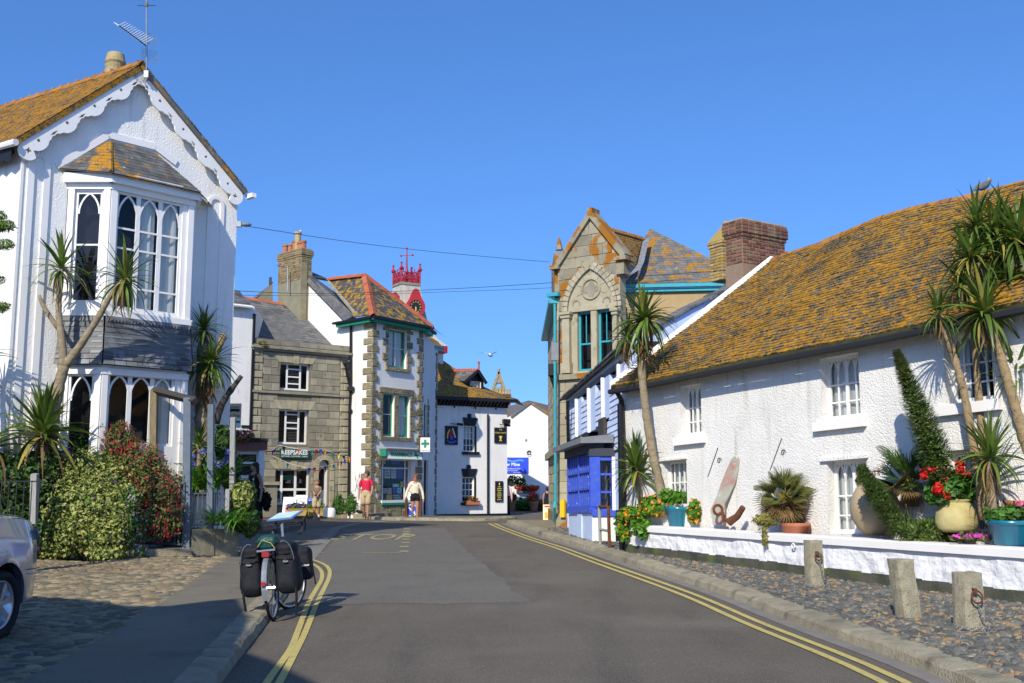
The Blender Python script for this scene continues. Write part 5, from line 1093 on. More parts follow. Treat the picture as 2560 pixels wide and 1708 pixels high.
for x0, x1 in ((1408, 1432), (1535, 1551)):
    r = SB.R(x0, x1, 790 if x0 < 1500 else 780, 935); cc = one('column', granite_warm, stone, lambda k: k.fbox(SB, r[0] + .04, r[1] - .04, r[2], r[3], .0, .14)); one('capital', granite_warm, cc, lambda k: (k.fbox(SB, r[0] - .03, r[1] + .03, r[3], r[3] + .08, .0, .22), k.fbox(SB, r[0], r[1], r[3] - .1, r[3] - .002, .0, .18))); one('base', granite_warm, cc, lambda k: k.fbox(SB, r[0], r[1], r[2] - .002, r[2] + .3, .0, .18))
one('mullion', granite_warm, stone, lambda k: k.fbox(SB, wa[1] + .002, wb[0] - .002, wa[2], wa[3], -.05, .04)); one('lintel', granite_warm, stone, lambda k: k.fbox(SB, wa[0] - .15, wb[1] + .15, wa[3] + .005, wa[3] + .16, .0, .07)); one('sill_band', granite_lich, stone, lambda k: k.fbox(SB, -.05, us, zs_ - .1, zs_ + .06, .0, .14)); one('string_course', granite_warm, stone, lambda k: k.fbox(SB, .25, us, zs_ - .55, zs_ - .42, .0, .10))
for r in (wa, wb): window(stone, SB, r, .1, .06, (), (.46,), turq, bw=.05); one('glazing_bar', turq, stone, lambda k: k.fbox(SB, (r[0] + r[1]) / 2 - .012, (r[0] + r[1]) / 2 + .012, r[2] + (r[3] - r[2]) * .48, r[3] - .06, -.14, -.11))
one('coping', granite_lich, stone, lambda k: (k.poly(SB, [(gl[0] - .08, gl[1] - .06), (ap_[0], ap_[1] + .02)], .17, -.4, .12), k.poly(SB, [(ap_[0], ap_[1] + .0), (SB.uv(1563, 640)[0], SB.uv(1563, 640)[1])], .17, -.4, .121), k.fbox(SB, ap_[0] - .08, ap_[0] + .08, ap_[1] - .05, ap_[1] + .18, -.35, .13)))
kr = SB.uv(1560, 650); one('kneeler', granite_lich, stone, lambda k: (k.fbox(SB, kr[0] - .22, kr[0] + .16, kr[1] - .02, kr[1] + .1, -.4, .2), k.fbox(SB, kr[0] - .22, kr[0] + .05, kr[1] - .42, kr[1] - .025, -.3, .1))); one('kneeler', granite_lich, stone, lambda k: k.fbox(SB, -.22, .1, gl[1] - .12, gl[1] + .0, -.4, .16))
SS = Face(plan(1373, 40), sb); zq = SS.uv(1390, 655)[1]; zgt = SS.uv(1396, 745)[1]
k = MB(); k.plate(SS, [(0, 0), (SS.L, 0), (SS.L, zgt + 1.0), (0, zgt)], [], -.3, 0); k.build('side_wall', granite_warm, stone)
emit(blocks_rows(SS, 0, SS.L, .2, zgt, .33, .5, .9, (), .03), 'ashlar_block', granite_warm, stone, 60, 5, 'small_blocks')
one('pinnacle', granite_lich, stone, lambda k: (k.fbox(SS, SS.L - 2.6, SS.L - .1, zgt, SS.uv(1390, 652)[1], -.4, .1), k.tube([SS.pt(SS.L - 1.3, SS.uv(1385, 652)[1], -.1), SS.pt(SS.L - 1.3, SS.uv(1385, 620)[1], -.1)], [.13, .02], 6)))
one('gutter', turq, stone, lambda k: (k.fbox(SS, 0, SS.L, zgt - .12, zgt + .03, .0, .28), k.fbox(SB, -.3, .12, SB.uv(1398, 742)[1], SB.uv(1398, 733)[1], .0, .2)))
one('rainwater_pipe', turq, stone, lambda k: (k.tube([SS.px(1387, 760, .12), SS.px(1389, 1255, .12), SS.px(1386, 1268, .16), SS.px(1385, 1302, .16)], .042, 8), k.tube([SS.px(1387, 1255, .12), SS.px(1387, 1262, .12)], .08, 8)))
one('carved_bracket', blackmatt, stone, lambda k: (k.box(SS.px(1383, 925, .15), (.3, .3, .35)), k.tube([SS.px(1383, 935, .15), SS.px(1386, 970, .05)], [.14, .04], 6))); one('floodlight', greyboard, stone, lambda k: k.box(SS.px(1387, 880, .2), (.2, .2, .5)))
one('string_course', granite_warm, stone, lambda k: k.fbox(SS, 0, SS.L + .05, SS.uv(1398, 1135)[1], SS.uv(1398, 1115)[1], .0, .16)); one('plinth', granite_lich, stone, lambda k: (k.fbox(SB, -.05, us, 0, .95, .021, .1), k.fbox(SS, 0, SS.L + .05, 0, .95, .035, .1)))
one('yellow_grit_bin', mat('yellow plastic', (.75, .50, .02), rough=.5), None, lambda k: k.fbox(SB, SB.uv(1409, 1270)[0], SB.uv(1420, 1270)[0], SB.uv(1410, 1293)[1], SB.uv(1410, 1250)[1], .11, .2), label='bright yellow notice box on the granite wall beside the blue shop', cat='box')
# rear wing: tan wall, turquoise gutter, slate roofs with lichen
RW = Face(plan(1540, 34.5), plan(1870, 34.0)); zr = RW.uv(1600, 722)[1]; k = MB(); k.plate(RW, [(0, 0), (RW.L, 0), (RW.L, zr), (0, zr)], [], -.3, 0); k.build('rear_wall', tanrender, stone)
one('rear_gutter', turq, stone, lambda k: (k.fbox(RW, -.1, RW.L, zr - .13, zr - .02, .0, .12), k.fbox(RW, -.1, RW.L, zr - .0, zr + .12, .05, .22)))
e0, e1_ = RW.pt(-.05, zr + .13, .2), RW.pt(RW.L + .4, zr + .13, .2); ax_ = P(1625, 573, 38.5)
q = (e0, e1_, ax_ + Vector((.02, 0, 0)), ax_); emit(tiles(bil(q), 24, .2, .015), 'slate', lichen_some, stone, 260, 7, 'slates'); k = MB(); k.quad(*[x - Vector((0, 0, .03)) for x in q]); k.build('rear_roof', slateroof, stone)
q = (P(1548, 652, 32.5), P(1588, 668, 34.5), P(1606, 596, 37.5), P(1506, 568, 33.4)); emit(tiles(bil(q), 12, .26, .015), 'slate', lichen_thick, stone, 100, 7, 'slates'); k = MB(); k.quad(*[x - Vector((0, 0, .03)) for x in q]); k.build('gable_roof', lichen_thick, stone)
rcourse('ridge_tile', ridgetile, stone, q[3], q[2], .3, .1, crest=.045)
k = MB(); L = [(P(1607, 603, 36.6), P(1624, 594, 36.6)), (P(1594, 660, 34.6), P(1610, 655, 34.6)), (P(1588, 668, 34.2), P(1602, 672, 34.1)), (P(1552, 690, 33.4), P(1560, 698, 33.4))]
for a, b in zip(L, L[1:]): k.quad(a[0], a[1], b[1], b[0])
k.build('lead_valley', greyboard, stone)
one('roof_gap', greyboard, stone, lambda k: k.add([P(1551, 672, 32.9), P(1590, 664, 34.2), P(1570, 700, 34.0), P(1549, 712, 32.9)], [(0, 1, 2, 3)]))
# ------------------------------------------------------------ blue and slate hung shop
bfar, bnear = plan(1418, 30.5), plan(1597, 22.6); BF = Face(bfar, bnear, .055); LB = BF.L
blu = thing('blue_shop', (bfar.x, bfar.y, zg(30)), 'pale blue slate hung shop with royal blue bay window and flat lead canopy', 'building')
ze0, ze1 = BF.uv(1418, 1000)[1], BF.uv(1590, 850)[1]; zel = lambda u: ze0 + (ze1 - ze0) * u / LB
wins = [BF.R(1444, 1454, 999, 1091), BF.R(1475, 1489, 972, 1080), BF.R(1510, 1524, 946, 1050), BF.R(1550, 1561, 912, 950), BF.R(1583, 1592, 875, 915)]
low = BF.R(1537, 1552, 1134, 1276); dor = BF.R(1508, 1520, 1150, 1340)
wall(blu, BF, [(0, -.2), (LB, -.2), (LB, ze1), (0, ze0)], wins + [low, dor], palewall, .25)
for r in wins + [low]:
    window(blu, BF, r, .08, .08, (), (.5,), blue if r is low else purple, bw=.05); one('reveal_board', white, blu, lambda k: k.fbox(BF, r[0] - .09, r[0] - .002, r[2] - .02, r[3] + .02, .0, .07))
one('door', blue, blu, lambda k: (k.fbox(BF, dor[0], dor[1], dor[2], dor[3], -.1, -.05), k.fbox(BF, dor[0] + .1, dor[1] - .1, dor[2] + .2, dor[2] + .9, -.05, -.03), k.fbox(BF, dor[0] + .1, dor[1] - .1, dor[2] + 1.1, dor[3] - .2, -.05, -.03)))
one('door_post', white, blu, lambda k: k.fbox(BF, dor[0] - .35, dor[0] - .05, dor[2] - .1, dor[3] + .1, .0, .12)); one('door_post', blue, blu, lambda k: k.fbox(BF, dor[0] - .05, dor[0] - .003, dor[2], dor[3], .0, .06))
zsl = BF.uv(1445, 1092)[1]
hz = [(a - .12, b + .03, c - .03, d + .03) for a, b, c, d in wins] + [(low[0] - .12, low[1] + .03, low[2] - .05, low[3] + .05), (dor[0] - .4, dor[1] + .03, 0, dor[3] + .1)]
emit(hung(BF, .05, LB - .02, zsl, min(ze0, ze1) - .35, .145, .30, hz) + hung(BF, dor[0] + .2, LB - .02, .9, zsl, .145, .30, hz), 'slate', paleblue, blu, 300, 7, 'slates')
er = [BF.pt(-.25, zel(0) + .03, .16), BF.pt(LB + .1, zel(LB) + .03, .16)]
BG = Face(bnear, dirn(bnear, 59, 4)); gt_ = BG.uv(1856, 702); gtop = BG.pt(gt_[0], gt_[1], -.02)
slab('roof', slateroof, blu, (er[0], er[1] - Vector((0, 0, .05)), gtop, gtop + (er[0] - er[1])), .04)
k = MB(); n = 26
for i in range(n):
    a = er[0].lerp(er[1], i / n); b = er[0].lerp(er[1], (i + 1) / n - .004); z = Vector((0, 0, ru(.0, .03))); o = BF.N * ru(0, .05)
    k.hexa([a - BF.N * .3, b - BF.N * .3, b + o, a + o, a - BF.N * .3 + z + Vector((0, 0, .05)), b - BF.N * .3 + z + Vector((0, 0, .05)), b + o + z + Vector((0, 0, .03)), a + o + z + Vector((0, 0, .03))], rnd())
k.build('eaves_slate', slateroof, blu)
one('downpipe', black, blu, lambda k: k.tube([BF.px(1419, 1003, .2), BF.px(1421, 1110, .1)], .05, 6))
# gable end wall showing above the cottage
BG = Face(bnear, dirn(bnear, 59, 4)); tops = [BG.uv(x, y) for x, y in ((1597, 846), (1640, 818), (1718, 777), (1821, 724), (1856, 700))]
wall(blu, BG, [(0, 2.5), (tops[-1][0], 2.5)] + tops[::-1][:-1] + [(0, tops[0][1])], [], palewall, .25, 'gable_wall')
k = MB(); 
for a, b in zip(tops, tops[1:]):
    m = 6
    for i in range(m):
        p = Vector(a).lerp(Vector(b), i / m); q = Vector(a).lerp(Vector(b), (i + 1) / m); j = ru(-.01, .02); k.hexa([BG.pt(p.x, p.y + j, -.4), BG.pt(q.x, q.y + j, -.4), BG.pt(q.x, q.y - .0 + j, .08), BG.pt(p.x, p.y + j, .08), BG.pt(p.x, p.y + .05 + j, -.4), BG.pt(q.x, q.y + .05 + j, -.4), BG.pt(q.x, q.y + .05 + j, .08), BG.pt(p.x, p.y + .05 + j, .08)], rnd())
k.build('verge_slate', slateroof, blu)
# projecting shop window
o_ = .55; ua, ub = BF.uv(1421, 1210, o_)[0], BF.uv(1479, 1210, o_)[0]
BW = Face(BF.pt(ua, 0, o_).xy, BF.pt(ub, 0, o_).xy, .03); BE = Face(BF.pt(ub, 0, o_).xy, BF.pt(ub, 0, 0).xy)
zt_, zm_, zb_ = BW.uv(1479, 1131)[1], BW.uv(1479, 1282)[1], BW.uv(1479, 1338)[1]
bwn = one('shop_window', blue, blu, lambda k: (k.fbox(BW, 0, BW.L, zm_ - .0, zm_ + .14, -.12, .05), k.fbox(BE, 0, BE.L, zm_, zm_ + .14, -.1, .05), k.fbox(BE, -.04, .07, zm_ + .14, zt_, -.09, .02), k.fbox(BE, BE.L - .08, BE.L, zm_, zt_, -.08, .02), k.fbox(BE, .07, BE.L - .08, zt_ - .1, zt_, -.08, .01)))
n = 12
for i in range(n + 1): one('glazing_bar', blue, bwn, lambda k: k.fbox(BW, BW.L * i / n - .03, BW.L * i / n + .03, zm_ + .14, zt_, -.10 if i not in (0, 6, 12) else -.2, .0 + (.03 if i in (0, 6, 12) else 0)))
for t in (.0, .33, .66): one('glazing_bar', blue, bwn, lambda k: (k.fbox(BW, 0, BW.L, zm_ + .14 + (zt_ - zm_ - .14) * t - .02, zm_ + .14 + (zt_ - zm_ - .14) * t + .03, -.06, .022), k.fbox(BE, .07, BE.L - .08, zm_ + .14 + (zt_ - zm_ - .14) * t - .02, zm_ + .14 + (zt_ - zm_ - .14) * t + .03, -.06, .0)))
k = MB(); k.quad(BW.pt(0, zm_, -.07), BW.pt(BW.L, zm_, -.07), BW.pt(BW.L, zt_, -.07), BW.pt(0, zt_, -.07)); k.quad(BE.pt(0, zm_, -.04), BE.pt(BE.L, zm_, -.04), BE.pt(BE.L, zt_, -.04), BE.pt(0, zt_, -.04)); k.build('pane', glass, bwn)
k = MB(); k.quad(BW.pt(.1, zm_, -.4), BW.pt(BW.L - .1, zm_, -.4), BW.pt(BW.L - .1, zt_, -.4), BW.pt(.1, zt_, -.4)); k.build('display_back', mat('grey display cloth', (.22, .22, .2)), bwn)
one('stall_riser', palewall, bwn, lambda k: (k.fbox(BW, 0, BW.L, zb_ - .6, zm_ - .002, -.3, .0), k.fbox(BW, BW.L * .45, BW.L * .62, zb_ - .6, zm_ - .01, .0, .03))); one('stall_riser', white, bwn, lambda k: k.fbox(BE, .01, BE.L, zb_ - .6, zm_ - .002, -.3, .012))
one('fascia', mat('slate grey paint', (.05, .055, .07)), bwn, lambda k: (k.fbox(BW, -.1, BW.L, zt_ + .002, zt_ + .22, -.3, .08), k.fbox(BE, -.06, BE.L, zt_ + .002, zt_ + .18, -.3, .06)))
one('canopy', greyboard, bwn, lambda k: k.hexa([BW.pt(-.5, zt_ + .22, -.5), BW.pt(BW.L + .15, zt_ + .22, -.5), BW.pt(BW.L + .25, zt_ + .20, .30), BW.pt(-.6, zt_ + .20, .30), BW.pt(-.5, zt_ + .42, -.5), BW.pt(BW.L + .15, zt_ + .42, -.5), BW.pt(BW.L + .25, zt_ + .33, .30), BW.pt(-.6, zt_ + .33, .30)]))
r = BF.R(1507, 1521, 1050, 1110); t = thing('hanging_board', BF.pt(r[0], r[2], .1), 'dark wooden sign board fixed to the pale blue slates above the blue door', 'sign'); one('board', darkwood, t, lambda k: k.fbox(BF, r[0], r[1], r[2], r[3], .05, .12)); one('frame', purple, t, lambda k: k.fbox(BF, r[0] - .04, r[1] + .04, r[2] - .5, r[2] - .01, .04, .10))
# ------------------------------------------------------------ the white cottage
cb = plan(1558, 22.0); CT = Face(cb, dirn(cb, 149, 11), .042); LC = CT.L
cot = thing('white_cottage', (cb.x, cb.y, zg(22)), 'long white roughcast cottage with gothic casements under a mossy orange slate roof', 'cottage')
eave = [CT.px(x, y, .30) for x, y in ((1527, 967), (1616, 953), (1720, 930), (1850, 903), (2040, 866), (2180, 838), (2333, 805), (2560, 757), (2800, 706))]
zw = lambda px_, py_: CT.uv(px_, py_)[1]
W = [CT.R(1700, 1753, 968, 1092), CT.R(2050, 2149, 898, 1053), CT.R(2357, 2482, 842, 1012), CT.R(1655, 1717, 1155, 1262), CT.R(2067, 2170, 1155, 1335), CT.R(2362, 2475, 1128, 1335)]
topz = max(CT.uv(2560, 770)[1], CT.uv(1600, 955)[1]); topl = CT.uv(1560, 958)[1]
tp_ = [((p - CT.O).dot(CT.U) , p.z - CT.k * (p - CT.O).dot(CT.U) + .06) for p in eave]; tp_ = [q for q in tp_ if .05 < q[0] < LC - .1]; topl = tp_[0][1]
wall(cot, CT, [(0, .2), (LC, .2), (LC, tp_[-1][1])] + tp_[::-1] + [(0, tp_[0][1] - .02)], W, roughcast, .35)
GA = lambda n, zs, za: [((i + .06) / n, (i + .94) / n, zs, za) for i in range(n)]
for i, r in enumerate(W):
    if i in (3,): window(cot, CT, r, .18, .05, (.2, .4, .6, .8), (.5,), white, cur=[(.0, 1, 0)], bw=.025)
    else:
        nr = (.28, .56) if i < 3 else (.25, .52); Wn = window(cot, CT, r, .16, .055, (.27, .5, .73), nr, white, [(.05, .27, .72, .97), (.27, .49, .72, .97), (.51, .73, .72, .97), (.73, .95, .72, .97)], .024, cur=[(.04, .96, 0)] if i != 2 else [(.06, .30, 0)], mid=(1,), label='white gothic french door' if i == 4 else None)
        if i < 3: one('sill', white, Wn, lambda k: k.fbox(CT, r[0] - .14, r[1] + .12, r[2] - .17, r[2] - .02, -.12, .10)); 
one('lintel', roughcast, cot, lambda k: (k.fbox(CT, W[3][0] - .05, W[3][1] + .03, W[3][3] + .01, W[3][3] + .05, 0, .05), k.fbox(CT, W[4][0] - .1, W[4][1] + .05, W[4][3] + .01, W[4][3] + .06, 0, .06)))
RPf = Face((CT.O - CT.N * 4.18).xy, (CT.O - CT.N * 4.18 + CT.U * 12).xy)
ridge = [RPf.px(x, y) for x, y in ((1928, 651), (1975, 634), (2040, 613), (2103, 587), (2172, 556), (2245, 531), (2333, 510), (2445, 487), (2560, 456), (2800, 395))]
def along(pts):
    L = [0]
    for a, b in zip(pts, pts[1:]): L.append(L[-1] + (b - a).length)
    def f(s):
        d = s * L[-1]
        for i in range(len(pts) - 1):
            if d <= L[i + 1] + 1e-9: return pts[i].lerp(pts[i + 1], (d - L[i]) / (L[i + 1] - L[i]))
        return pts[-1]
    return f
ev, rg = along(eave), along(ridge)
def roofM(s, t):
    p = ev(s).lerp(rg(s), t); b = noise.noise(Vector((s * 7, t * 4, 0))) * .035 - .06 * sin(pi * t) * (.5 + .5 * sin(s * 5)); return p + Vector((0, 0, b * (1 if .01 < t < .99 else .3)))
k = MB()
for i in range(40):
    for j in range(12):
        a, b, c, d = i / 40, (i + 1) / 40, j / 12, (j + 1) / 12; k.quad(*[roofM(x, y) - Vector((0, 0, .03)) for x, y in ((a, c), (b, c), (b, d), (a, d))])
k.build('roof', slateroof, cot)
emit(tiles(roofM, 46, .20, .022, .5, jit=.014, gap=.004), 'slate', lichen, cot, 300, 9, 'roof_slates')
k = MB()
for i in range(60):      # thick slate eaves seen from below
    a, b = ev(i / 60), ev((i + 1.0) / 60); u, c = rg(i / 60), rg((i + 1) / 60); da = (u - a).normalized() * .35; db = (c - b).normalized() * .35; dn_ = Vector((0, 0, -.07 - ru(0, .02)))
    k.hexa([a + dn_, b + dn_, b + db + dn_, a + da + dn_, a, b, b + db, a + da], rnd())
k.build('eaves_course', mat('mossy eaves', (.035, .035, .022), (.06, .065, .02), 6, .95), cot)
one('back_roof', slateroof, cot, lambda k: k.quad(rg(0), rg(1), rg(1) - CT.N * 4 + Vector((0, 0, -3)), rg(0) - CT.N * 4 + Vector((0, 0, -3))))
k = MB(); G0 = CT.pt(0, .2, 0); k.add([G0, CT.pt(0, .2, -8), CT.pt(0, topl, -8), rg(0) - Vector((0, 0, .1)), CT.pt(0, topl + .15, 0)], [(0, 1, 2, 3, 4)]); k.build('gable_end', palewall, cot)
one('verge_board', cream if 0 else white, cot, lambda k: k.hexa([ev(0) + x for x in (Vector((-.02, 0, -.06)), Vector((.12, 0, -.06)))] + [rg(0) + x for x in (Vector((.12, 0, -.06)), Vector((-.02, 0, -.06)))] + [ev(0) + x for x in (Vector((-.02, 0, .10)), Vector((.10, 0, .07)))] + [rg(0) + x for x in (Vector((.10, 0, .07)), Vector((-.02, 0, .10)))]))
pr_ = [rg(i / 30) for i in range(31)]
for a, b in zip(pr_, pr_[1:]): rcourse('ridge_tile', ridgetile, cot, a + Vector((0, 0, .0)), b + Vector((0, 0, .0)), .38, .13)
one('downpipe', black, cot, lambda k: (k.tube([CT.px(1533, 968, .32), CT.px(1545, 985, .25), CT.px(1553, 1000, .1), CT.px(1557, 1120, .1), CT.px(1559, 1378, .1)], [.05, .05, .055, .055, .055], 8), k.fbox(CT, -.10, .09, .3, CT.uv(1557, 1010)[1], .02, .05)))
one('gutter', blackmatt, cot, lambda k: k.tube([ev(i / 20) + Vector((-.03, -.03, -.11)) for i in range(21)], .055, 6))
cm = thing('security_camera', CT.px(1562, 985, .1), 'small pale security camera under the cottage eaves by the black downpipe', 'camera'); k = MB(); k.tube([CT.px(1558, 978, .1), CT.px(1568, 977, .25)], .05, 8); k.build('body', greyboard, cm)
# brick stack on the ridge
cf_ = Face(plan(1874, 23.7), dirn(plan(1874, 23.7), 56, 3)); uu = cf_.uv(1962, 620)[0]
C = chimney(cot, cf_, 0, uu, cf_.uv(1875, 720)[1] - .6, cf_.uv(1877, 551)[1], .52, brick_red, mortar_d, 'L', .40, .078, .215, minpx=6, rows_bot=cf_.uv(1875, 660)[1])
one('render_base', MATS['rough old render'] if 0 else mat('pinkish worn render', (.30, .20, .14), (.24, .17, .12), 3, .95, .6, 25), C, lambda k: k.fbox(cf_, -.015, uu + .015, cf_.uv(1875, 720)[1] - .6, cf_.uv(1875, 662)[1], -.535, .016)); one('lead_flashing', ridgered, C, lambda k: k.bar(cf_, cf_.uv(1925, 660), cf_.uv(1966, 634), .10, .0, .05)); one('capping', mortar_w, C, lambda k: k.fbox(cf_, 0, uu, cf_.uv(1877, 551)[1] + .001, cf_.uv(1877, 551)[1] + .03, -.5, 0))
yf = Face(plan(1821, 28.0), dirn(plan(1821, 28.0), 60, 3)); uu = yf.uv(1848, 620)[0]; yc = thing('yellow_chimney', yf.pt(0, 5, 0), 'yellow brick chimney with a lichen covered sloping cap behind the red stack', 'chimney')
z0, z1 = yf.uv(1821, 700)[1], yf.uv(1821, 603)[1]; chimney(yc, yf, 0, uu, z0, z1, .5, brick_yel, mortar_d, 'L', .16, .08, .22, minpx=6)
one('cap', mat('lichen crusted mortar', (.40, .26, .03), (.30, .24, .10), 5, .95, .6, 30), yc, lambda k: k.add([yf.pt(-.05, z1, -.55), yf.pt(uu + .05, z1, -.55), yf.pt(uu + .05, z1, .05), yf.pt(-.05, z1, .05), yf.pt(uu * .45, z1 + .5, -.3), yf.pt(uu * .8, z1 + .5, -.3), yf.pt(uu * .8, z1 + .5, -.2), yf.pt(uu * .45, z1 + .5, -.2)], HEX))
one('chimney_pot', potyel, yc, lambda k: k.tube([yf.pt(uu * .62, z1 + .3, -.25), yf.pt(uu * .62, z1 + .62, -.25)], [.10, .08], 8))
# ------------------------------------------------------------ garden wall and bed
ga, gb = G(1563, 1380, .12), G(2564, 1510, .12); GW = Face(ga.xy, (ga + (gb - ga) * 1.5).xy); LG = GW.L; zt = GW.uv(1565, 1311)[1]; zc_ = GW.uv(1565, 1326)[1]
gw = thing('garden_wall', (ga.x, ga.y, ga.z), 'low white rendered garden wall with smooth coping and dark plinth', 'wall')
k = MB(); nU, nZ = 150, 8
def gwp(i, j):
    u = LG * i / nU; z0 = zg(GW.pt(u, 0).y) + .26; z = z0 + (zc_ - z0) * j / nZ; q = GW.pt(u, z); o = noise.noise(q * 3.2) * .03 + noise.noise(q * 8) * .012; return GW.pt(u, z, o - .01)
for i in range(nU):
    for j in range(nZ): k.quad(gwp(i, j), gwp(i + 1, j), gwp(i + 1, j + 1), gwp(i, j + 1))
k.fbox(GW, 0, LG, 0, zc_, -.3, -.05); k.build('wall_face', daub, gw, smooth=True)
one('coping', white, gw, lambda k: k.plate(Face(GW.pt(0, 0, .045).xy, GW.pt(0, 0, -.34).xy), [(0, zc_), (.385, zc_), (.385, zt - .01), (.33, zt + .0), (.05, zt), (.0, zt - .02)], [], -.02, LG))
k = MB()
for i in range(60):
    a, b = LG * i / 60, LG * (i + 1) / 60; z = zg(GW.pt(a, 0).y); k.fbox(GW, a, b, z, z + .27 + ru(-.015, .01), -.2, .01 + ru(0, .012))
k.build('plinth', mat('damp dark plinth', (.10, .095, .07), (.05, .06, .04), 3, .95, .6, 30, over=(((.10, .14, .03), 2.5, .58, .72),)), gw)
k = MB(); k.torus(GW.px(1983, 1365, .05), .035, .012, GW.N, 12, 6); k.build('ring', white, gw)
zb2 = zt - .08
k = MB(); pts = [GW.pt(.05, 0, -.3), GW.pt(LG, 0, -.3), GW.pt(LG, 0, -6), GW.pt(.05, 0, -.4)]; k.add([Vector((p.x, p.y, zb2)) for p in pts], [(0, 1, 2, 3)]); k.build('garden_bed', soil, kind='structure')
# granite posts with rings and chains
for i, (xb, yb, xt, yt, wd, ring, lab) in enumerate([(2043, 1470, 2038, 1352, 38, (2046, 1392), 'furthest granite post on the cobbles with small ring and thin chain'), (2281, 1548, 2259, 1400, 50, None, 'middle leaning granite post on the cobbles without a ring'), (2436, 1578, 2429, 1433, 58, (2443, 1493), 'nearest granite post on the cobbles with a large rusty ring and chain')]):
    b = G(xb, yb, .12); t = P(xt, yt, b.y + .05); s = wd / (FOC / b.y); h = s / 2; o = thing('granite_post', b, lab, 'bollard', 'granite posts along the cobbled pavement'); k = MB(); ang = R(14); N_ = 7; rows = []
    for j in range(N_):
        c = Vector((b.x, b.y + h, b.z - .02)).lerp(Vector((t.x, t.y + h, t.z)), j / (N_ - 1)); f_ = 1.03 - .05 * j / (N_ - 1); ring_ = []
        for q in range(12):
            e = [(-1, -1), (-.35, -1.03), (.35, -1.03), (1, -1), (1.02, -.35), (1.02, .35), (1, 1), (.35, 1), (-.35, 1), (-1, 1), (-1.02, .35), (-1.02, -.35)][q]
            if abs(e[0]) == 1 and abs(e[1]) == 1: e = (e[0] * .93, e[1] * .93)
            v = Matrix.Rotation(ang, 3, 'Z') @ Vector((e[0] * h * f_, e[1] * h * f_ * .9, 0)); p = c + v; n_ = noise.noise(p * 14 + Vector((i * 7, 0, 0))) * .012; ring_.append(p + v.normalized() * n_ + (Vector((0, 0, n_)) if j == N_ - 1 else Vector()))
        rows.append(ring_)
    for A_, B__ in zip(rows, rows[1:]):
        for q in range(12): k.quad(A_[q], A_[(q + 1) % 12], B__[(q + 1) % 12], B__[q])
    k.add(rows[-1], [tuple(range(12))]); k.build('shaft', post_stone, o, smooth=False)
    if ring:
        ff = Face((b - Vector((1, 0, 0))).xy, (b + Vector((1, 0, 0))).xy); rc = P(ring[0], ring[1], b.y + h * .1 - .03); rr = .05 if i == 0 else .062
        one('ring', rust, o, lambda k: (k.torus(rc, rr, .011, (0.2, -1, .2), 20, 6), k.box(rc + Vector((-.01, .03, rr)), (.035, .06, .045))))
        cp = [rc + Vector((0, -.01, -rr)), rc + Vector((.04, -.01, -rr - .15)), Vector((b.x + h * .9, b.y - .03, b.z + .10)), Vector((b.x + h * 1.15, b.y - .06, b.z + .035)), Vector((b.x, b.y - .09, b.z + .03)), Vector((b.x - h * 1.1, b.y - .04, b.z + .035)), Vector((b.x - h * 1.35, b.y + .1, b.z + .04))]
        cp = resample(cp, .032); k = MB()
        for j, (p, q) in enumerate(zip(cp, cp[1:])): k.torus((p + q) / 2, .017, .0045, (1, .3, .2) if j % 2 else (.2, .3, 1), 8, 4)
        k.build('chain', steel, o, kind='stuff')
# hand rail on the pavement by the blue shop
t = thing('pavement_hand_rail', G(1505, 1366, .12), 'short steel rail of two posts and two bars beside the blue shop door', 'rail')
ra_, rb_ = G(1501, 1362, .12), G(1524, 1370, .12); ta, tb_ = P(1498, 1266, ra_.y), P(1521, 1268, rb_.y)
one('post', bleached, t, lambda k: k.tube([ra_, ta], .035, 8)); one('post', rust, t, lambda k: k.tube([rb_, tb_], .035, 8)); one('bar', rust, t, lambda k: k.tube([ta, tb_], .032, 8)); one('bar', bleached, t, lambda k: k.tube([ra_ + Vector((0, 0, .33)), rb_ + Vector((0, 0, .35))], .03, 8))
# overhead wires
for i, (pts, lab) in enumerate([([P(600, 563, 24.5), P(900, 610, 34), P(1180, 640, 42), P(1372, 655, 40)], 'upper overhead wire from the gabled house lamp to the granite building'), ([P(566, 726, 26), P(800, 738, 36), P(1100, 724, 38), P(1375, 710, 33), P(1560, 692, 31), P(1840, 675, 26)], 'lower overhead wire crossing the street to the red chimney'), ([P(566, 738, 27), P(820, 741, 38), P(1100, 730, 40), P(1375, 722, 33), P(1700, 700, 30)], 'lowest thin overhead wire across the street')]):
    L = resample(pts, 1.5); L = smooth_line(L, 6); one('overhead_wire', black, None, lambda k: k.tube(L, .008 if i < 2 else .006, 4), label=lab, cat='wire')
# ------------------------------------------------------------ plants
def blade_mesh(name, droop, wid, fold=.25, seg=7, twist=0.0):
    V = []; F = []
    for i in range(seg + 1):
        t = i / seg; w_ = wid * (min(1, t * 5 + .45)) * (1 - t ** 2.6) + .0006; z = -droop * t * t + .08 * t * (1 - t); x = t - .25 * droop * t ** 3; a = twist * t
        for s in (-1, 0, 1): V.append((x, s * w_ * cos(a), z + (fold * w_ if s else 0) + s * w_ * sin(a)))
    for i in range(seg):
        for s in (0, 1): b = i * 3 + s; F.append((b, b + 1, b + 4, b + 3))
    return V, F
BLADES = {}
def blade(kind, m):
    key = (kind, m.name)
    if key not in BLADES:
        BLADES[key] = []
        for j in range(4):
            dr, wd = {'up': (.12, .044), 'mid': (.42, .044), 'arch': (.75, .042), 'dead': (.9, .03), 'strap': (.8, .03), 'fine': (.5, .02)}[kind]
            V, F = blade_mesh('leaf', dr * ru(.6, 1.4), wd * ru(.85, 1.2), .3, 6, ru(-.5, .5)); BLADES[key].append(mesh_from('leaf', V, F, [rnd()] * len(F), m, True))
    return random.choice(BLADES[key])
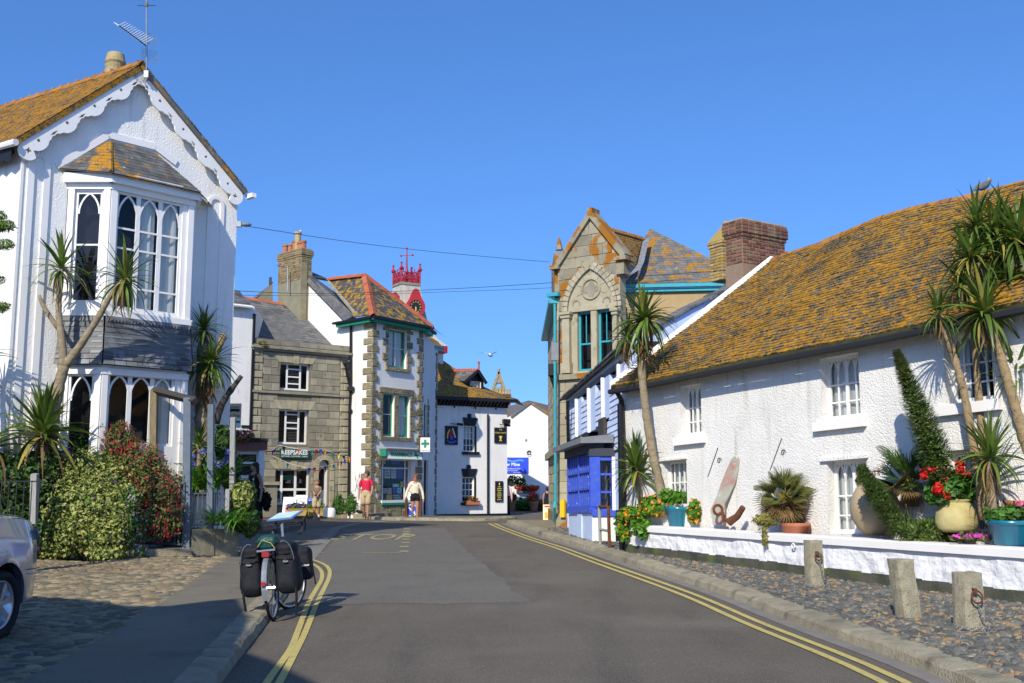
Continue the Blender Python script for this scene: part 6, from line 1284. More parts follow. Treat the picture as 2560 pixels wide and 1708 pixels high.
def put_leaf(parent, c, d, L, kind, m, name='leaf'):
    o = bpy.data.objects.new(name, blade(kind, m)); COL.objects.link(o); o.parent = parent
    x = d.normalized(); up = Vector((0, 0, 1)); y = up.cross(x)
    y = Vector((0, 1, 0)) if y.length < .05 else y.normalized()
    z = x.cross(y); M3 = Matrix((x, y, z)).transposed() @ Matrix.Rotation(ru(-.35, .35), 3, 'X'); M4 = M3.to_4x4(); M4.translation = c - wloc(parent); o.matrix_basis = M4 @ Matrix.Scale(L, 4); return o
def head(parent, c, n, L, lo=-60, hi=88, dead=.15, m=None, wide=1.0, yel=.08, axis=None, bias=1.0):
    n = int(n * 1.3); m = m or leaf_c; axis = axis or Vector((0, 0, 1)); q = Vector((0, 0, 1)).rotation_difference(axis.normalized())
    for i in range(n):
        t = ((i + .5) / n) ** bias; el = hi + (lo - hi) * t; az = i * 2.39996 + ru(-.3, .3); d = q @ Vector((cos(R(el)) * cos(az), cos(R(el)) * sin(az), sin(R(el))))
        k = 'up' if el > 45 else ('mid' if el > 5 else 'arch'); mm = m; LL = L * ru(.66, 1.15) * (1.0 if el > -20 else .85)
        if t > 1 - dead: mm = leaf_d; k = 'dead'
        elif rnd() < yel * (.4 + t): mm = leaf_y
        put_leaf(parent, c + d * .02 + Vector((0, 0, -.10 * t)), d, LL * wide, k, mm)
def trunk(parent, pts, rads, m=None, n=9, name='trunk'):
    pts = [Vector(p) for p in pts]; out = []; rr = []; L = len(pts) - 1
    for i in range(L):
        st = max(2, int((pts[i + 1] - pts[i]).length / .10))
        for j in range(st):
            t = j / st; out.append(pts[i].lerp(pts[i + 1], t)); rr.append(rads[i] + (rads[i + 1] - rads[i]) * t)
    out.append(pts[-1]); rr.append(rads[-1]); out = smooth_line(out, 3)
    rr = [r * (1 + .16 * noise.noise(p * 9) + (.07 if i % 2 else -.04)) for i, (r, p) in enumerate(zip(rr, out))]
    k = MB(); k.tube(out, rr, n); return k.build(name, m or bark, parent, smooth=True)
def cloud(parent, name, m, lumps, n, size, shell=(.72, 1.05), squash=1.0, flat=.0, seed=None, kind='stuff', asp=.55, zmin=-99, label=None, up=.2):
    V = []; F = []; A = []; tot = sum(r[0] * r[1] + r[1] * r[2] + r[0] * r[2] for c, r in lumps)
    for c, r in lumps:
        c = Vector(c); k = int(n * (r[0] * r[1] + r[1] * r[2] + r[0] * r[2]) / tot)
        for _ in range(k):
            d = Vector((random.gauss(0, 1), random.gauss(0, 1), random.gauss(0, 1))).normalized(); nz = noise.noise(d * 2.2 + c) * .22 + noise.noise(d * 6 + c * 2) * .14
            s = ru(*shell) + nz; p = c + Vector((d.x * r[0], d.y * r[1], d.z * r[2])) * s
            if p.z < zmin: continue
            if rnd() < .02: p = p + d * ru(.02, .10) + Vector((0, 0, ru(0, .08)))
            nn = (d + Vector((ru(-1, 1), ru(-1, 1), ru(-1, 1))) * .8 + Vector((0, 0, up))).normalized(); x = nn.orthogonal().normalized(); x = Matrix.Rotation(ru(0, 6.28), 3, nn) @ x; y = nn.cross(x); L = size * (ru(.5, 1.1) if rnd() < .7 else ru(1.1, 1.75)); b = len(V)
            V += [tuple(p - x * L), tuple(p + y * L * asp + nn * L * .12), tuple(p + x * L), tuple(p - y * L * asp + nn * L * .12)]; F.append((b, b + 1, b + 2, b + 3)); A.append(rnd())
    off = wloc(parent); V = [(a - off.x, b - off.y, c - off.z) for a, b, c in V]
    o = link(bpy.data.objects.new(name, mesh_from(name, V, F, A, m)), parent)
    if kind: o['kind'] = kind
    return o
def blossoms(parent, name, m, lumps, n, size, **kw): return cloud(parent, name, m, lumps, n, size, asp=.8, up=.1, **kw)
def core(parent, lumps, m):
    k = MB()
    for c, r in lumps: k.ball(c, (r[0] * .62, r[1] * .62, r[2] * .62), 10)
    k.build('dark_core', m, parent)  # dark solid filler added so the foliage is not see-through
def at(px, py, Y): return P(px, py, Y)
# --- left garden: structure
def ell(l, Y=None): return [((P(x, y, Yv)), (rx, ry, rz)) for (x, y, Yv, rx, ry, rz) in l]
gl_ = thing('garden_planter', G(520, 1397), 'rough concrete planter block at the pavement end of the left garden', 'planter')
pb_ = G(478, 1399); pc2 = G(585, 1392); ft = Face(pb_.xy, pc2.xy); z1 = ft.uv(520, 1322)[1]; zz = zg(pb_.y)
gl_.location = pb_
one('wall', kerbstone, gl_, lambda k: (k.fbox(ft, 0, .52 * ft.L, zz, z1, -1.2, 0))); one('wall', kerbstone, gl_, lambda k: k.fbox(ft, .52 * ft.L + .01, ft.L + .1, zz, z1 - .04, -1.2, -.02))
st = thing('stone_step', G(400, 1405), 'low mossy stone step under the garden gate', 'step'); fs = Face(G(385, 1405).xy, G(478, 1401).xy); z2 = fs.uv(430, 1372)[1]; one('tread', kerbstone, st, lambda k: k.fbox(fs, -.9, fs.L, zg(fs.O.y), z2, -.8, 0))
posts = [(262, 958, 1200, 22.5, bleached, 14, 'tall silvery post between the bay and the red fuchsia'), (386, 975, 1180, 22.0, wood, 16, 'brown timber post at the left end of the dark beam'), (470, 995, 1372, 21.2, blueiron, 18, 'tall post carrying the right end of the dark beam beside the gate'), (528, 1012, 1325, 21.5, blueiron, 14, 'grey post between the gate and the thick palm trunk'), (583, 1045, 1250, 22.0, bleached, 12, 'weathered thin post right of the thick palm trunk'), (87, 1186, 1310, 19.35, bleached, 15, 'short pale post above the parked car'), (570, 1225, 1330, 21.6, bleached, 10, 'short pale post beside the planter end')]
for (x, yt, yb, Y, m_, wpx, lab) in posts:
    t_, b_ = P(x, yt, Y), P(x - 3, yb, Y); w_ = wpx / (FOC / Y); o = thing('garden_post', b_, lab, 'post', 'posts in the left garden'); one('shaft', m_, o, lambda k: k.hexa([b_ + Vector(v) for v in ((-w_ / 2, -w_ / 2, 0), (w_ / 2, -w_ / 2, 0), (w_ / 2, w_ / 2, 0), (-w_ / 2, w_ / 2, 0))] + [t_ + Vector(v) for v in ((-w_ / 2, -w_ / 2, 0), (w_ / 2, -w_ / 2, 0), (w_ / 2, w_ / 2, 0.02), (-w_ / 2, w_ / 2, .02))]))
bm_ = thing('timber_beam', P(375, 978, 22), 'dark timber beam laid across two garden posts', 'beam'); one('timber', darkwood, bm_, lambda k: k.tube([P(368, 972, 22.2), P(489, 1003, 21.1)], .085, 4))
def scroll(k, f, u, z, r, s):
    k.poly(f, [(u + s * r * (1 - i / 16) * cos(i * .7), z + r * (1 - i / 16) * sin(i * .7)) for i in range(15)], .014, -.008, .008)
sf_ = Face(plan(180, 22.4), plan(460, 22.4)); br = thing('scroll_bracket', sf_.px(190, 990), 'pair of wrought iron scroll brackets either side of the silvery post', 'bracket')
for s, x0, x1 in ((-1, 256, 190), (1, 268, 330)):
    k = MB(); k.poly(sf_, [sf_.uv(x0, 962), sf_.uv((x0 + x1) / 2, 984), sf_.uv(x1, 1000)], .016, -.008, .008); k.poly(sf_, [sf_.uv(x0, 1002), sf_.uv(x1, 1004 + (6 if s > 0 else -6))], .016, -.008, .008)
    for xx, r in ((x0 + s * 10, .085), (x0 + s * 34, .07), (x0 + s * 55, .06)): u, z = sf_.uv(xx, 992); scroll(k, sf_, u, z, r, s)
    k.build('scrollwork', steel, br)
fn = Face(plan(365, 21.6), plan(462, 21.1)); gate = thing('iron_gate', fn.px(410, 1360), 'grey iron bar gate half hidden behind the red fuchsia', 'gate')
z0, z1 = fn.uv(410, 1362)[1], fn.uv(410, 1205)[1]; one('frame', blueiron, gate, lambda k: (k.fbox(fn, 0, fn.L, z0, z0 + .04, -.02, .02), k.fbox(fn, 0, fn.L, z1 - .04, z1, -.02, .02)))
for i in range(11): one('bar', blueiron, gate, lambda k: k.fbox(fn, fn.L * i / 10 - .009, fn.L * i / 10 + .009, z0 + .041, z1 - .041, -.01, .01))
f2 = Face(plan(474, 21.2), plan(572, 21.8)); fe = thing('iron_railing', f2.px(500, 1310), 'low iron railing between the gate post and the planter end', 'railing'); z0, z1 = f2.uv(500, 1315)[1], f2.uv(500, 1232)[1]
one('rail', blueiron, fe, lambda k: k.fbox(f2, 0, f2.L, z1 - .03, z1, -.015, .015)); one('rail', blueiron, fe, lambda k: k.fbox(f2, 0, f2.L, z0, z0 + .03, -.015, .015))
for i in range(10): one('bar', blueiron, fe, lambda k: k.fbox(f2, f2.L * i / 9 - .008, f2.L * i / 9 + .008, z0 + .031, z1 - .031, -.01, .01))
f3 = Face(plan(-60, 19.3), plan(110, 19.3)); fe = thing('iron_railing', f3.px(20, 1300), 'thin iron railing with a pale post behind the parked car', 'railing'); z0, z1 = f3.uv(20, 1330)[1], f3.uv(20, 1202)[1]
one('rail', darksteel, fe, lambda k: k.fbox(f3, 0, f3.L, z1 - .02, z1, -.012, .012))
for i in range(9): one('bar', darksteel, fe, lambda k: k.fbox(f3, f3.L * (i + .4) / 9 - .008, f3.L * (i + .4) / 9 + .008, z0, z1 - .021, -.008, .008))
# --- left garden: bushes
def bush(name, loc, label, cat, lumps, m, n, size, **kw):
    t = thing(name, loc, label, cat); core(t, lumps, leaf_dark if 0 else soil); cloud(t, 'foliage', m, lumps, n, size, **kw); return t
LB_ = ell([(215, 1290, 20.6, .95, .8, .75), (150, 1265, 20.5, .60, .6, .66), (265, 1240, 20.9, .72, .6, .66), (200, 1180, 20.9, .80, .55, .45), (120, 1230, 21, .55, .5, .42), (285, 1330, 20.4, .42, .5, .48), (160, 1340, 20.2, .52, .5, .42), (270, 1385, 20.2, .38, .4, .16), (130, 1385, 20.1, .28, .3, .2)])
b_ = bush('variegated_shrub', G(215, 1410), 'large rounded cream and green variegated shrub spilling over the forecourt', 'shrub', LB_, leaf_var, 34000, .034, shell=(.55, 1.08))
cloud(b_, 'shoots', leaf_mid, LB_, 3500, .03, shell=(.6, .95)); blossoms(b_, 'flower', fl_purp, LB_, 70, .035, shell=(1.02, 1.1))
GB = ell([(215, 1130, 22.0, .75, .6, .42), (165, 1110, 22, .4, .4, .35), (268, 1165, 21.6, .5, .5, .4)]); bush('dark_green_shrub', P(215, 1200, 22), 'glossy mid green shrub behind the variegated one', 'shrub', GB, leaf_mid, 7000, .05)
FB = ell([(350, 1175, 21.2, .55, .45, .55), (300, 1110, 21.3, .35, .35, .45), (400, 1230, 21.0, .42, .4, .50), (375, 1300, 20.9, .50, .4, .42), (430, 1285, 20.9, .22, .25, .40), (320, 1240, 21.0, .45, .4, .55)])
b_ = bush('fuchsia_bush', G(370, 1395), 'tall fuchsia bush covered in hanging crimson flowers', 'shrub', FB, leaf_oliv, 16000, .028, shell=(.5, 1.1))
k = MB()
for c, r in FB:
    for _ in range(int(190 * r[0] * r[2] / .2)):
        d = Vector((random.gauss(0, 1), random.gauss(0, 1), random.gauss(0, 1))).normalized()
        if d.y > .4: continue
        p = c + Vector((d.x * r[0], d.y * r[1], d.z * r[2])) * ru(.85, 1.12); L = ru(.05, .085); w_ = .014
        k.add([p, p + Vector((w_, 0, -L * .6)), p + Vector((0, -w_, -L)), p + Vector((-w_, 0, -L * .6))], [(0, 1, 2), (0, 2, 3)], rnd())
k.build('flower', fl_crim, b_, kind='stuff')
LF = ell([(325, 1255, 20.5, .2, .2, .28), (338, 1320, 20.4, .2, .2, .3), (350, 1380, 20.3, .12, .15, .14)]); b_ = thing('lilac_daisy_plant', P(335, 1390, 20.4), 'trailing plant with pale lilac daisy flowers below the fuchsia', 'plant'); cloud(b_, 'foliage', leaf_mid, LF, 900, .03); blossoms(b_, 'flower', fl_lil, LF, 260, .026, shell=(.9, 1.15))
HB = ell([(10, 1210, 19.9, .8, .5, .55), (70, 1250, 20.1, .6, .4, .6), (0, 1320, 19.8, .8, .5, .6), (90, 1340, 20.1, .5, .4, .5), (105, 1160, 20.4, .4, .3, .28)]); bush('hedge_shrub', P(20, 1380, 19.9), 'dark green shrub behind the railing and the parked car', 'shrub', HB, leaf_dark, 11000, .05)
# agapanthus and strap leaves
def straps(name, c, n, L, label, m=leaf_bright, lo=15, hi=80, spread=.35):
    t = thing(name, c, label, 'plant')
    for i in range(n):
        a = ru(0, 6.28); el = ru(lo, hi); d = Vector((cos(a) * cos(R(el)), sin(a) * cos(R(el)), sin(R(el)))); put_leaf(t, Vector(c) + Vector((ru(-spread, spread), ru(-spread, spread), 0)), d, L * ru(.7, 1.2), 'strap', m)
    return t
straps('strap_leaved_plant', P(560, 1305, 21.3), 110, .55, 'bright green strap leaved plant arching over the planter'); straps('strap_leaved_plant', P(500, 1225, 22), 90, .8, 'tall strap leaved plant behind the iron railing', lo=45, hi=88)
t = straps('agapanthus', P(545, 1200, 22.3), 60, .85, 'agapanthus with blue flower heads beside the thick palm trunk', leaf_mid, 50, 88)
for (x, y) in ((478, 1140), (506, 1130), (565, 1150), (545, 1165), (570, 1130), (480, 1160)):
    c = P(x, y, 22.0); k = MB(); k.tube([c, c + Vector((ru(-.05, .05), .1, -.8))], .008, 4); k.build('stalk', leaf_bright, t); blossoms(t, 'flower_head', fl_blue, [(c, (.09, .09, .07))], 60, .022, kind=None)
SBs = ell([(610, 1240, 22.2, .25, .25, .35), (600, 1290, 22.0, .35, .3, .30), (625, 1310, 22, .2, .25, .25)]); bush('small_variegated_shrub', P(610, 1335, 22), 'small dark and cream shrub at the corner beyond the planter', 'shrub', SBs, leaf_dark, 3500, .04); b_ = thing('golden_shrub', P(606, 1250, 21.8), 'pale golden shrub in front of the woman in black', 'shrub'); cloud(b_, 'foliage', leaf_var, ell([(604, 1240, 21.8, .22, .2, .28)]), 1400, .035)
vb = bush('climbing_shrub', P(572, 1190, 22.6), 'dark leafy climber right of the thick palm trunk', 'shrub', ell([(575, 1175, 23, .22, .25, .45), (556, 1110, 23, .16, .2, .4)]), leaf_dark, 2600, .045)
# --- left palms
Y = 20.6; t = thing('forked_cordyline', P(120, 1150, Y), 'tall forked cordyline palm in front of the bay window', 'palm')
trunk(t, [P(122, 1180, Y), P(128, 1100, Y), P(140, 1000, Y), P(160, 915, Y)], [.14, .125, .11, .105]); trunk(t, [P(160, 920, Y), P(156, 860, Y), P(147, 790, Y), P(146, 740, Y), P(153, 690, Y)], [.095, .075, .062, .055, .05], name='branch')
trunk(t, [P(163, 915, Y), P(205, 858, Y), P(245, 795, Y), P(278, 735, Y), P(308, 700, Y)], [.09, .07, .06, .055, .045], name='branch'); k_ = trunk(t, [P(146, 822, Y), P(120, 785, Y), P(105, 760, Y), P(98, 738, Y)], [.05, .045, .042, .03], name='branch'); 
head(t, P(154, 668, Y), 42, .80, lo=-55, hi=86, dead=.16); head(t, P(312, 698, Y), 56, .82, lo=-70, hi=86, dead=.22, yel=.14, axis=Vector((.25, -.1, 1)))
Y = 20.35; t = thing('low_yucca', P(112, 1160, Y), 'low spiky yucca with stiff upright leaves at the foot of the forked palm', 'palm'); head(t, P(108, 1085, Y), 90, 1.05, lo=-35, hi=88, dead=.22, bias=1.25); trunk(t, [P(110, 1180, Y), P(108, 1080, Y)], [.1, .08])
Y = 19.9; t = thing('browning_palm', P(-40, 1150, Y), 'palm with browning fronds at the left edge of the garden', 'palm'); head(t, P(-30, 1120, Y), 46, 1.1, lo=-25, hi=50, dead=.5, yel=.2); head(t, P(-60, 900, Y), 40, .75, lo=-40, hi=60, dead=.6); trunk(t, [P(-45, 1250, Y), P(-50, 1100, Y), P(-60, 900, Y)], [.12, .1, .08])
Y = 23.2; t = thing('shaggy_cordyline', P(508, 1230, Y), 'stout shaggy cordyline palm with two heads at the corner of the gabled house', 'palm')
trunk(t, [P(500, 1240, Y), P(506, 1150, Y), P(508, 1050, Y), P(506, 960, Y), P(508, 860, Y)], [.16, .16, .17, .15, .11]); trunk(t, [P(540, 1060, Y), P(553, 1010, Y), P(585, 965, Y), P(604, 940, Y)], [.08, .075, .06, .05], darkwood, name='branch'); trunk(t, [P(528, 900, Y), P(548, 870, Y), P(560, 835, Y)], [.07, .07, .075], bark_l, name='branch')
head(t, P(510, 822, Y), 62, .58, lo=-65, hi=86, dead=.2); head(t, P(528, 905, Y - .2), 88, .80, lo=-75, hi=70, dead=.25, bias=.8); 
for i in range(34): put_leaf(t, P(508 + ru(-14, 14), ru(950, 1000), Y - .2), Vector((ru(-.25, .25), ru(-.3, 0), -1)), .62, 'dead', leaf_d)
t = thing('low_cordyline', P(500, 1160, 22.4), 'small cordyline head low on the stout trunk', 'palm'); head(t, P(497, 1110, 22.4), 40, .55, lo=-20, hi=88, dead=.1); trunk(t, [P(498, 1210, 22.4), P(497, 1110, 22.4)], [.06, .05])
# conifer reaching in from the left
t = thing('conifer_branch_tree', P(-160, 1300, 15.5), 'bright lime conifer whose branch tips reach in from the left edge', 'tree'); trunk(t, [P(-200, 1450, 15.5), P(-190, 900, 15.5), P(-180, 500, 15.5)], [.15, .12, .07], name='trunk')
for (x, y, l) in ((14, 565, .30), (10, 612, .42), (-2, 768, .2), (-14, 700, .2), (-10, 540, .22)):
    c = P(x, y, 15.5); k = MB(); o = P(-190, y + 40, 15.5); k.tube([o, c], [.04, .012], 5); k.build('branch', bark, t); V = []
    lum = [(c + Vector((-l * .5 * j, 0, -.02 * j)), (.16, .10, .085)) for j in range(4)]; cloud(t, 'foliage', leaf_lime, lum, 1500, .03, asp=.22)
# --- right garden
def gy(px, off=.5): p = GW.px(px, 1290, -off); return p.y
Y = gy(1655, .22); t = thing('tall_cordyline', P(1650, 1262, Y), 'tall slender cordyline palm leaning in front of the white cottage corner', 'palm')
trunk(t, [P(1660, 1285, Y), P(1652, 1225, Y), P(1632, 1140, Y), P(1616, 1040, Y), P(1606, 950, Y), P(1601, 880, Y), P(1606, 850, Y)], [.10, .095, .085, .08, .078, .085, .07])
trunk(t, [P(1600, 885, Y), P(1585, 868, Y), P(1572, 852, Y)], [.06, .05, .04], name='branch')
head(t, P(1612, 795, Y), 110, .82, lo=-78, hi=88, dead=.25, bias=.75); head(t, P(1568, 842, Y), 58, .56, lo=-70, hi=80, dead=.3, bias=.8)
for i in range(36): put_leaf(t, P(1606 + ru(-12, 12), ru(830, 870), Y - .1), Vector((ru(-.3, .3), ru(-.3, .1), -1)), .55, 'dead', leaf_d)
Y = gy(1600, .14); t = thing('small_cordyline', P(1600, 1262, Y), 'small upright cordyline in front of the cottage downpipe', 'palm'); trunk(t, [P(1603, 1280, Y), P(1596, 1225, Y), P(1588, 1165, Y)], [.045, .05, .055], bark_l); head(t, P(1588, 1168, Y), 85, .72, lo=-30, hi=89, dead=.06, bias=1.3)
# nasturtiums over the end of the wall
NL = [(GW.px(x, y, o), r) for x, y, o, r in ((1585, 1285, .0, (.3, .25, .14)), (1640, 1265, -.2, (.3, .3, .2)), (1560, 1315, .08, (.16, .15, .22)), (1605, 1320, .09, (.22, .12, .2)), (1735, 1280, -.35, (.12, .2, .2)), (1560, 1345, .1, (.10, .1, .08)), (1670, 1240, -.3, (.2, .2, .14)))]
t = thing('nasturtium', NL[0][0], 'orange nasturtiums spilling over the left end of the garden wall', 'plant'); cloud(t, 'foliage', leaf_bright, NL, 2600, .042, asp=.95, shell=(.5, 1.05)); blossoms(t, 'flower', fl_or, NL[:3] + [NL[4]], 300, .034, shell=(.95, 1.15)); blossoms(t, 'red_flower', fl_red, [NL[3]], 10, .03)
def lpot(name, px, ytop, ybot, rpx, off, m, label, prof, cat='pot', n=28):
    c = GW.px(px, ybot, -off); s = FOC / c.y; r = rpx / s; h = (ybot - ytop) / s; t = thing(name, c, label, cat); k = MB(); k.lathe(c, [(a * r, b * h) for a, b in prof], n); k.build('body', m, t, smooth=True); return t, c, r, h
PP = [(.0, 0), (.66, 0), (.70, .03), (.90, .78), (.93, .80), (1.0, .84), (1.0, .98), (.94, 1.0), (.88, .97), (.80, .6), (0, .6)]
t, c, r, h = lpot('turquoise_pot', 1697, 1268, 1318, 34, .4, glazed, 'turquoise glazed pot of leafy plants beside the tall palm', PP); one('soil', soil, t, lambda k: k.tube([c + Vector((0, 0, h * .85)), c + Vector((0, 0, h * .9))], r * .85, 20))
t2 = thing('leafy_pot_plant', c + Vector((0, 0, h)), 'broad leaved plant with small mauve flowers in the turquoise pot by the tall palm', 'plant'); cloud(t2, 'foliage', leaf_bright, [(c + Vector((.02, 0, h + .12)), (.24, .2, .14))], 260, .075, asp=.5); blossoms(t2, 'flower', fl_lil, [(c + Vector((-.02, -.05, h + .03)), (.2, .15, .05))], 120, .02)
t, c, r, h = lpot('turquoise_pot', 2530, 1302, 1362, 58, .45, glazed, 'large turquoise glazed pot at the right edge of the wall', PP); t2 = thing('leafy_pot_plant', c + Vector((0, 0, h)), 'low green plant with coral flowers in the turquoise pot at the right edge', 'plant'); cloud(t2, 'foliage', leaf_mid, [(c + Vector((.1, 0, h + .07)), (.25, .2, .13)), (c + Vector((-.2, 0, h + .05)), (.12, .12, .08))], 420, .055, asp=.5); blossoms(t2, 'flower', fl_pink, [(c + Vector((.12, -.1, h + .2)), (.08, .08, .04))], 60, .02)
t, c, r, h = lpot('round_terracotta_jar', 2190, 1203, 1338, 60, .55, jarclay, 'big egg shaped sandy clay jar on the garden wall bed', [(0, 0), (.45, 0), (.72, .12), (.95, .32), (1.0, .48), (.93, .66), (.72, .84), (.45, .95), (.34, .97), (.36, 1.0), (.3, 1.0), (.25, .9), (0, .85)], cat='jar')
t, c, r, h = lpot('yellow_pot', 2392, 1250, 1330, 50, .62, yelpot, 'yellowed clay pot full of scarlet geraniums', [(0, 0), (.72, 0), (.95, .1), (1.0, .3), (.92, .62), (.72, .86), (.66, .92), (.74, .95), (.74, 1.0), (.62, 1.0), (.58, .8), (0, .8)])
t2 = thing('scarlet_geranium', c + Vector((0, 0, h)), 'scarlet geraniums growing in the yellowed clay pot', 'plant'); gg = [(c + Vector((.02, 0, h + .16)), (.34, .25, .22)), (c + Vector((-.22, 0, h + .05)), (.18, .2, .12))]; cloud(t2, 'foliage', leaf_mid, gg, 1500, .045, asp=.9)
for i in range(17): blossoms(t2, 'flower_head', fl_red, [(c + Vector((ru(-.42, .38), ru(-.3, .0), h + ru(.05, .52))), (.065, .065, .05))], 60, .02, kind=None)
t, c, r, h = lpot('terracotta_pot', 2560, 1253, 1320, 40, .95, terracotta, 'terracotta pot behind the large turquoise one', PP)
t, c, r, h = lpot('terracotta_bowl', 1990, 1308, 1340, 36, .42, terracotta, 'shallow terracotta bowl under the shaggy fan palm', [(0, 0), (.85, 0), (.95, .7), (1.02, .75), (1.0, 1.0), (.9, 1.0), (.85, .7), (0, .7)])
# pink flowers and trailing bits at the back
for (x, y, off, rr, m_, lab, n) in ((2215, 1185, 1.0, (.22, .2, .12), fl_pink, 'pink geraniums behind the egg shaped jar', 160), (2150, 1200, .9, (.05, .1, .1), fl_red, 'small red geranium left of the curved echium', 30), (2330, 1230, .5, (.12, .1, .08), fl_purp, 'purple flowers left of the yellowed pot', 60), (2430, 1345, .2, (.3, .1, .03), fl_mag, 'low magenta flowers along the top of the wall', 160)):
    c = GW.px(x, y, -off); t = thing('flowering_plant', c, lab, 'plant'); cloud(t, 'foliage', leaf_oliv if m_ is fl_mag else leaf_mid, [(c, rr)], int(n * 2.2), .035); blossoms(t, 'flower', m_, [(c + Vector((0, -.02, .02)), rr)], n, .022, shell=(.8, 1.1))
c = GW.px(1915, 1300, .0); t = thing('trailing_succulent', c, 'yellow green trailing plant hanging over the wall below the fan palm', 'plant'); cloud(t, 'foliage', leaf_y, [(c, (.22, .14, .10)), (c + Vector((-.05, -.08, -.22)), (.05, .05, .22))], 700, .028, asp=.4)
# fan palms
def fan_mesh(m, n=17, spread=2.4, cup=.25):
    V = []; F = []
    for i in range(n):
        a = -spread / 2 + spread * i / (n - 1); L = 1 - .25 * abs(a / spread) ; b = len(V); w_ = .034
        for t, ww in ((0.02, .35), (.3, 1), (.62, .9), (.85, .45), (1.0, .05)):
            x, y = cos(a) * L * t, sin(a) * L * t; z = cup * t * t * abs(sin(a)) - .18 * t ** 3 + ru(-.01, .01)
            V.append((x - sin(a) * w_ * ww, y + cos(a) * w_ * ww, z + .02 * t)); V.append((x, y, z)); V.append((x + sin(a) * w_ * ww, y - cos(a) * w_ * ww, z + .02 * t))
        for j in range(4):
            for s in (0, 1): q = b + j * 3 + s; F.append((q, q + 1, q + 4, q + 3))
    return mesh_from('frond', V, F, [rnd() for _ in F], m)
FAN = {}
def fan(parent, c, d, stem, L, m):
    if m.name not in FAN: FAN[m.name] = [fan_mesh(m, cup=ru(.1, .6), spread=ru(1.6, 2.7)) for _ in range(4)]
    e = c + d * stem; k = MB(); k.tube([c, c.lerp(e, .5) + Vector((0, 0, .03)), e], [.014, .01, .008], 5); k.build('stem', leaf_y if m is not leaf_d else leaf_d, parent)
    o = bpy.data.objects.new('frond', random.choice(FAN[m.name])); COL.objects.link(o); o.parent = parent; x = (d + Vector((0, 0, -.15))).normalized(); y = Vector((0, 0, 1)).cross(x).normalized(); z = x.cross(y)
    M4 = (Matrix((x, y, z)).transposed() @ Matrix.Rotation(ru(-.9, .9), 3, 'X')).to_4x4(); M4.translation = e - wloc(parent); o.matrix_basis = M4 @ Matrix.Scale(L, 4)
def fanpalm(c, label, n, stem, L, m, deadn, lo=-10, hi=85):
    t = thing('fan_palm', c, label, 'palm'); trunk(t, [c + Vector((0, 0, -.3)), c], [.12, .10], leaf_d)
    for i in range(n):
        el = hi + (lo - hi) * (i / n); az = i * 2.4 + ru(-.3, .3); d = Vector((cos(az) * cos(R(el)), sin(az) * cos(R(el)), sin(R(el)))); fan(t, c, d, stem * ru(.8, 1.2), L * ru(.85, 1.15), m)
    for i in range(deadn):
        el = ru(-55, 30); az = ru(0, 6.28); d = Vector((cos(az) * cos(R(el)), sin(az) * cos(R(el)), sin(R(el)))); fan(t, c, d, stem * ru(.5, 1.0), L * ru(.8, 1.1), leaf_d)
    for i in range(40): put_leaf(t, c + Vector((ru(-.1, .1), ru(-.1, .1), ru(-.15, .05))), Vector((ru(-1, 1), ru(-1, .5), ru(-1, .3))), ru(.2, .4), 'dead', leaf_d)
    return t
c = GW.px(1962, 1252, -.40); fanpalm(c, 'shaggy fan palm with many brown fronds in a terracotta bowl', 26, .22, .34, leaf_oliv, 24, lo=-25)
c = GW.px(2275, 1215, -.75); fanpalm(c, 'dark green fan palm behind the curved echium stems', 20, .25, .42, leaf_dark, 5, lo=-20, hi=75)
# echium spires
def spire(pts, rads, n, label, stem_pts=None, L=.09):
    rads = [r * .98 for r in rads]; t = thing('echium', pts[-1], label, 'plant'); trunk(t, pts, [r * .25 + .01 for r in rads], leaf_oliv, name='stem')
    if stem_pts: trunk(t, stem_pts, [.028, .036, .034, .03][:len(stem_pts)], bark, name='bare_stem')
    pts = resample(pts, .05); V = []; F = []; A = []; m = len(pts)
    for i in range(n):
        s = ru(0, m - 1.001); j = int(s); p = pts[j].lerp(pts[j + 1], s - j); ax = (pts[j + 1] - pts[j]).normalized(); q = s / (m - 1) * (len(rads) - 1); r = rads[int(q)] + (rads[min(int(q) + 1, len(rads) - 1)] - rads[int(q)]) * (q - int(q))
        x = ax.orthogonal().normalized(); a = ru(0, 6.28); d = Matrix.Rotation(a, 3, ax) @ x; y = ax.cross(d); rr = r * ru(.25, 1.05); c = p + d * rr; dd = (d - ax * ru(-.1, .9) + Vector((0, 0, -.2))).normalized(); l = L * ru(.6, 1.2) * (r / .13) ** .4; b = len(V)
        V += [tuple(c), tuple(c + dd * l * .5 + y * .017), tuple(c + dd * l), tuple(c + dd * l * .5 - y * .017)]; F.append((b, b + 1, b + 2, b + 3)); A.append(rnd())
    off = wloc(t); V = [(a - off.x, b - off.y, c - off.z) for a, b, c in V]; o = link(bpy.data.objects.new('leaves', mesh_from('leaves', V, F, A, leaf_mid2)), t); o['kind'] = 'stuff'; return t
leaf_mid2 = mat('echium leaf', (.17, .27, .06), (.22, .29, .09), 2.5, .6, var=.5, trans=LT, over=(((.14, .11, .05), 1.2, .55, .7),))
Y = gy(2330, .30); spire([P(2241, 876, Y), P(2262, 935, Y), P(2290, 1010, Y), P(2320, 1090, Y), P(2345, 1160, Y), P(2352, 1195, Y)], [.03, .09, .14, .18, .21, .16], 8500, 'tall leaning echium spire like a furry green spike', [P(2345, 1165, Y), P(2370, 1235, Y), P(2400, 1300, Y), P(2428, 1345, Y - .1)], L=.085)
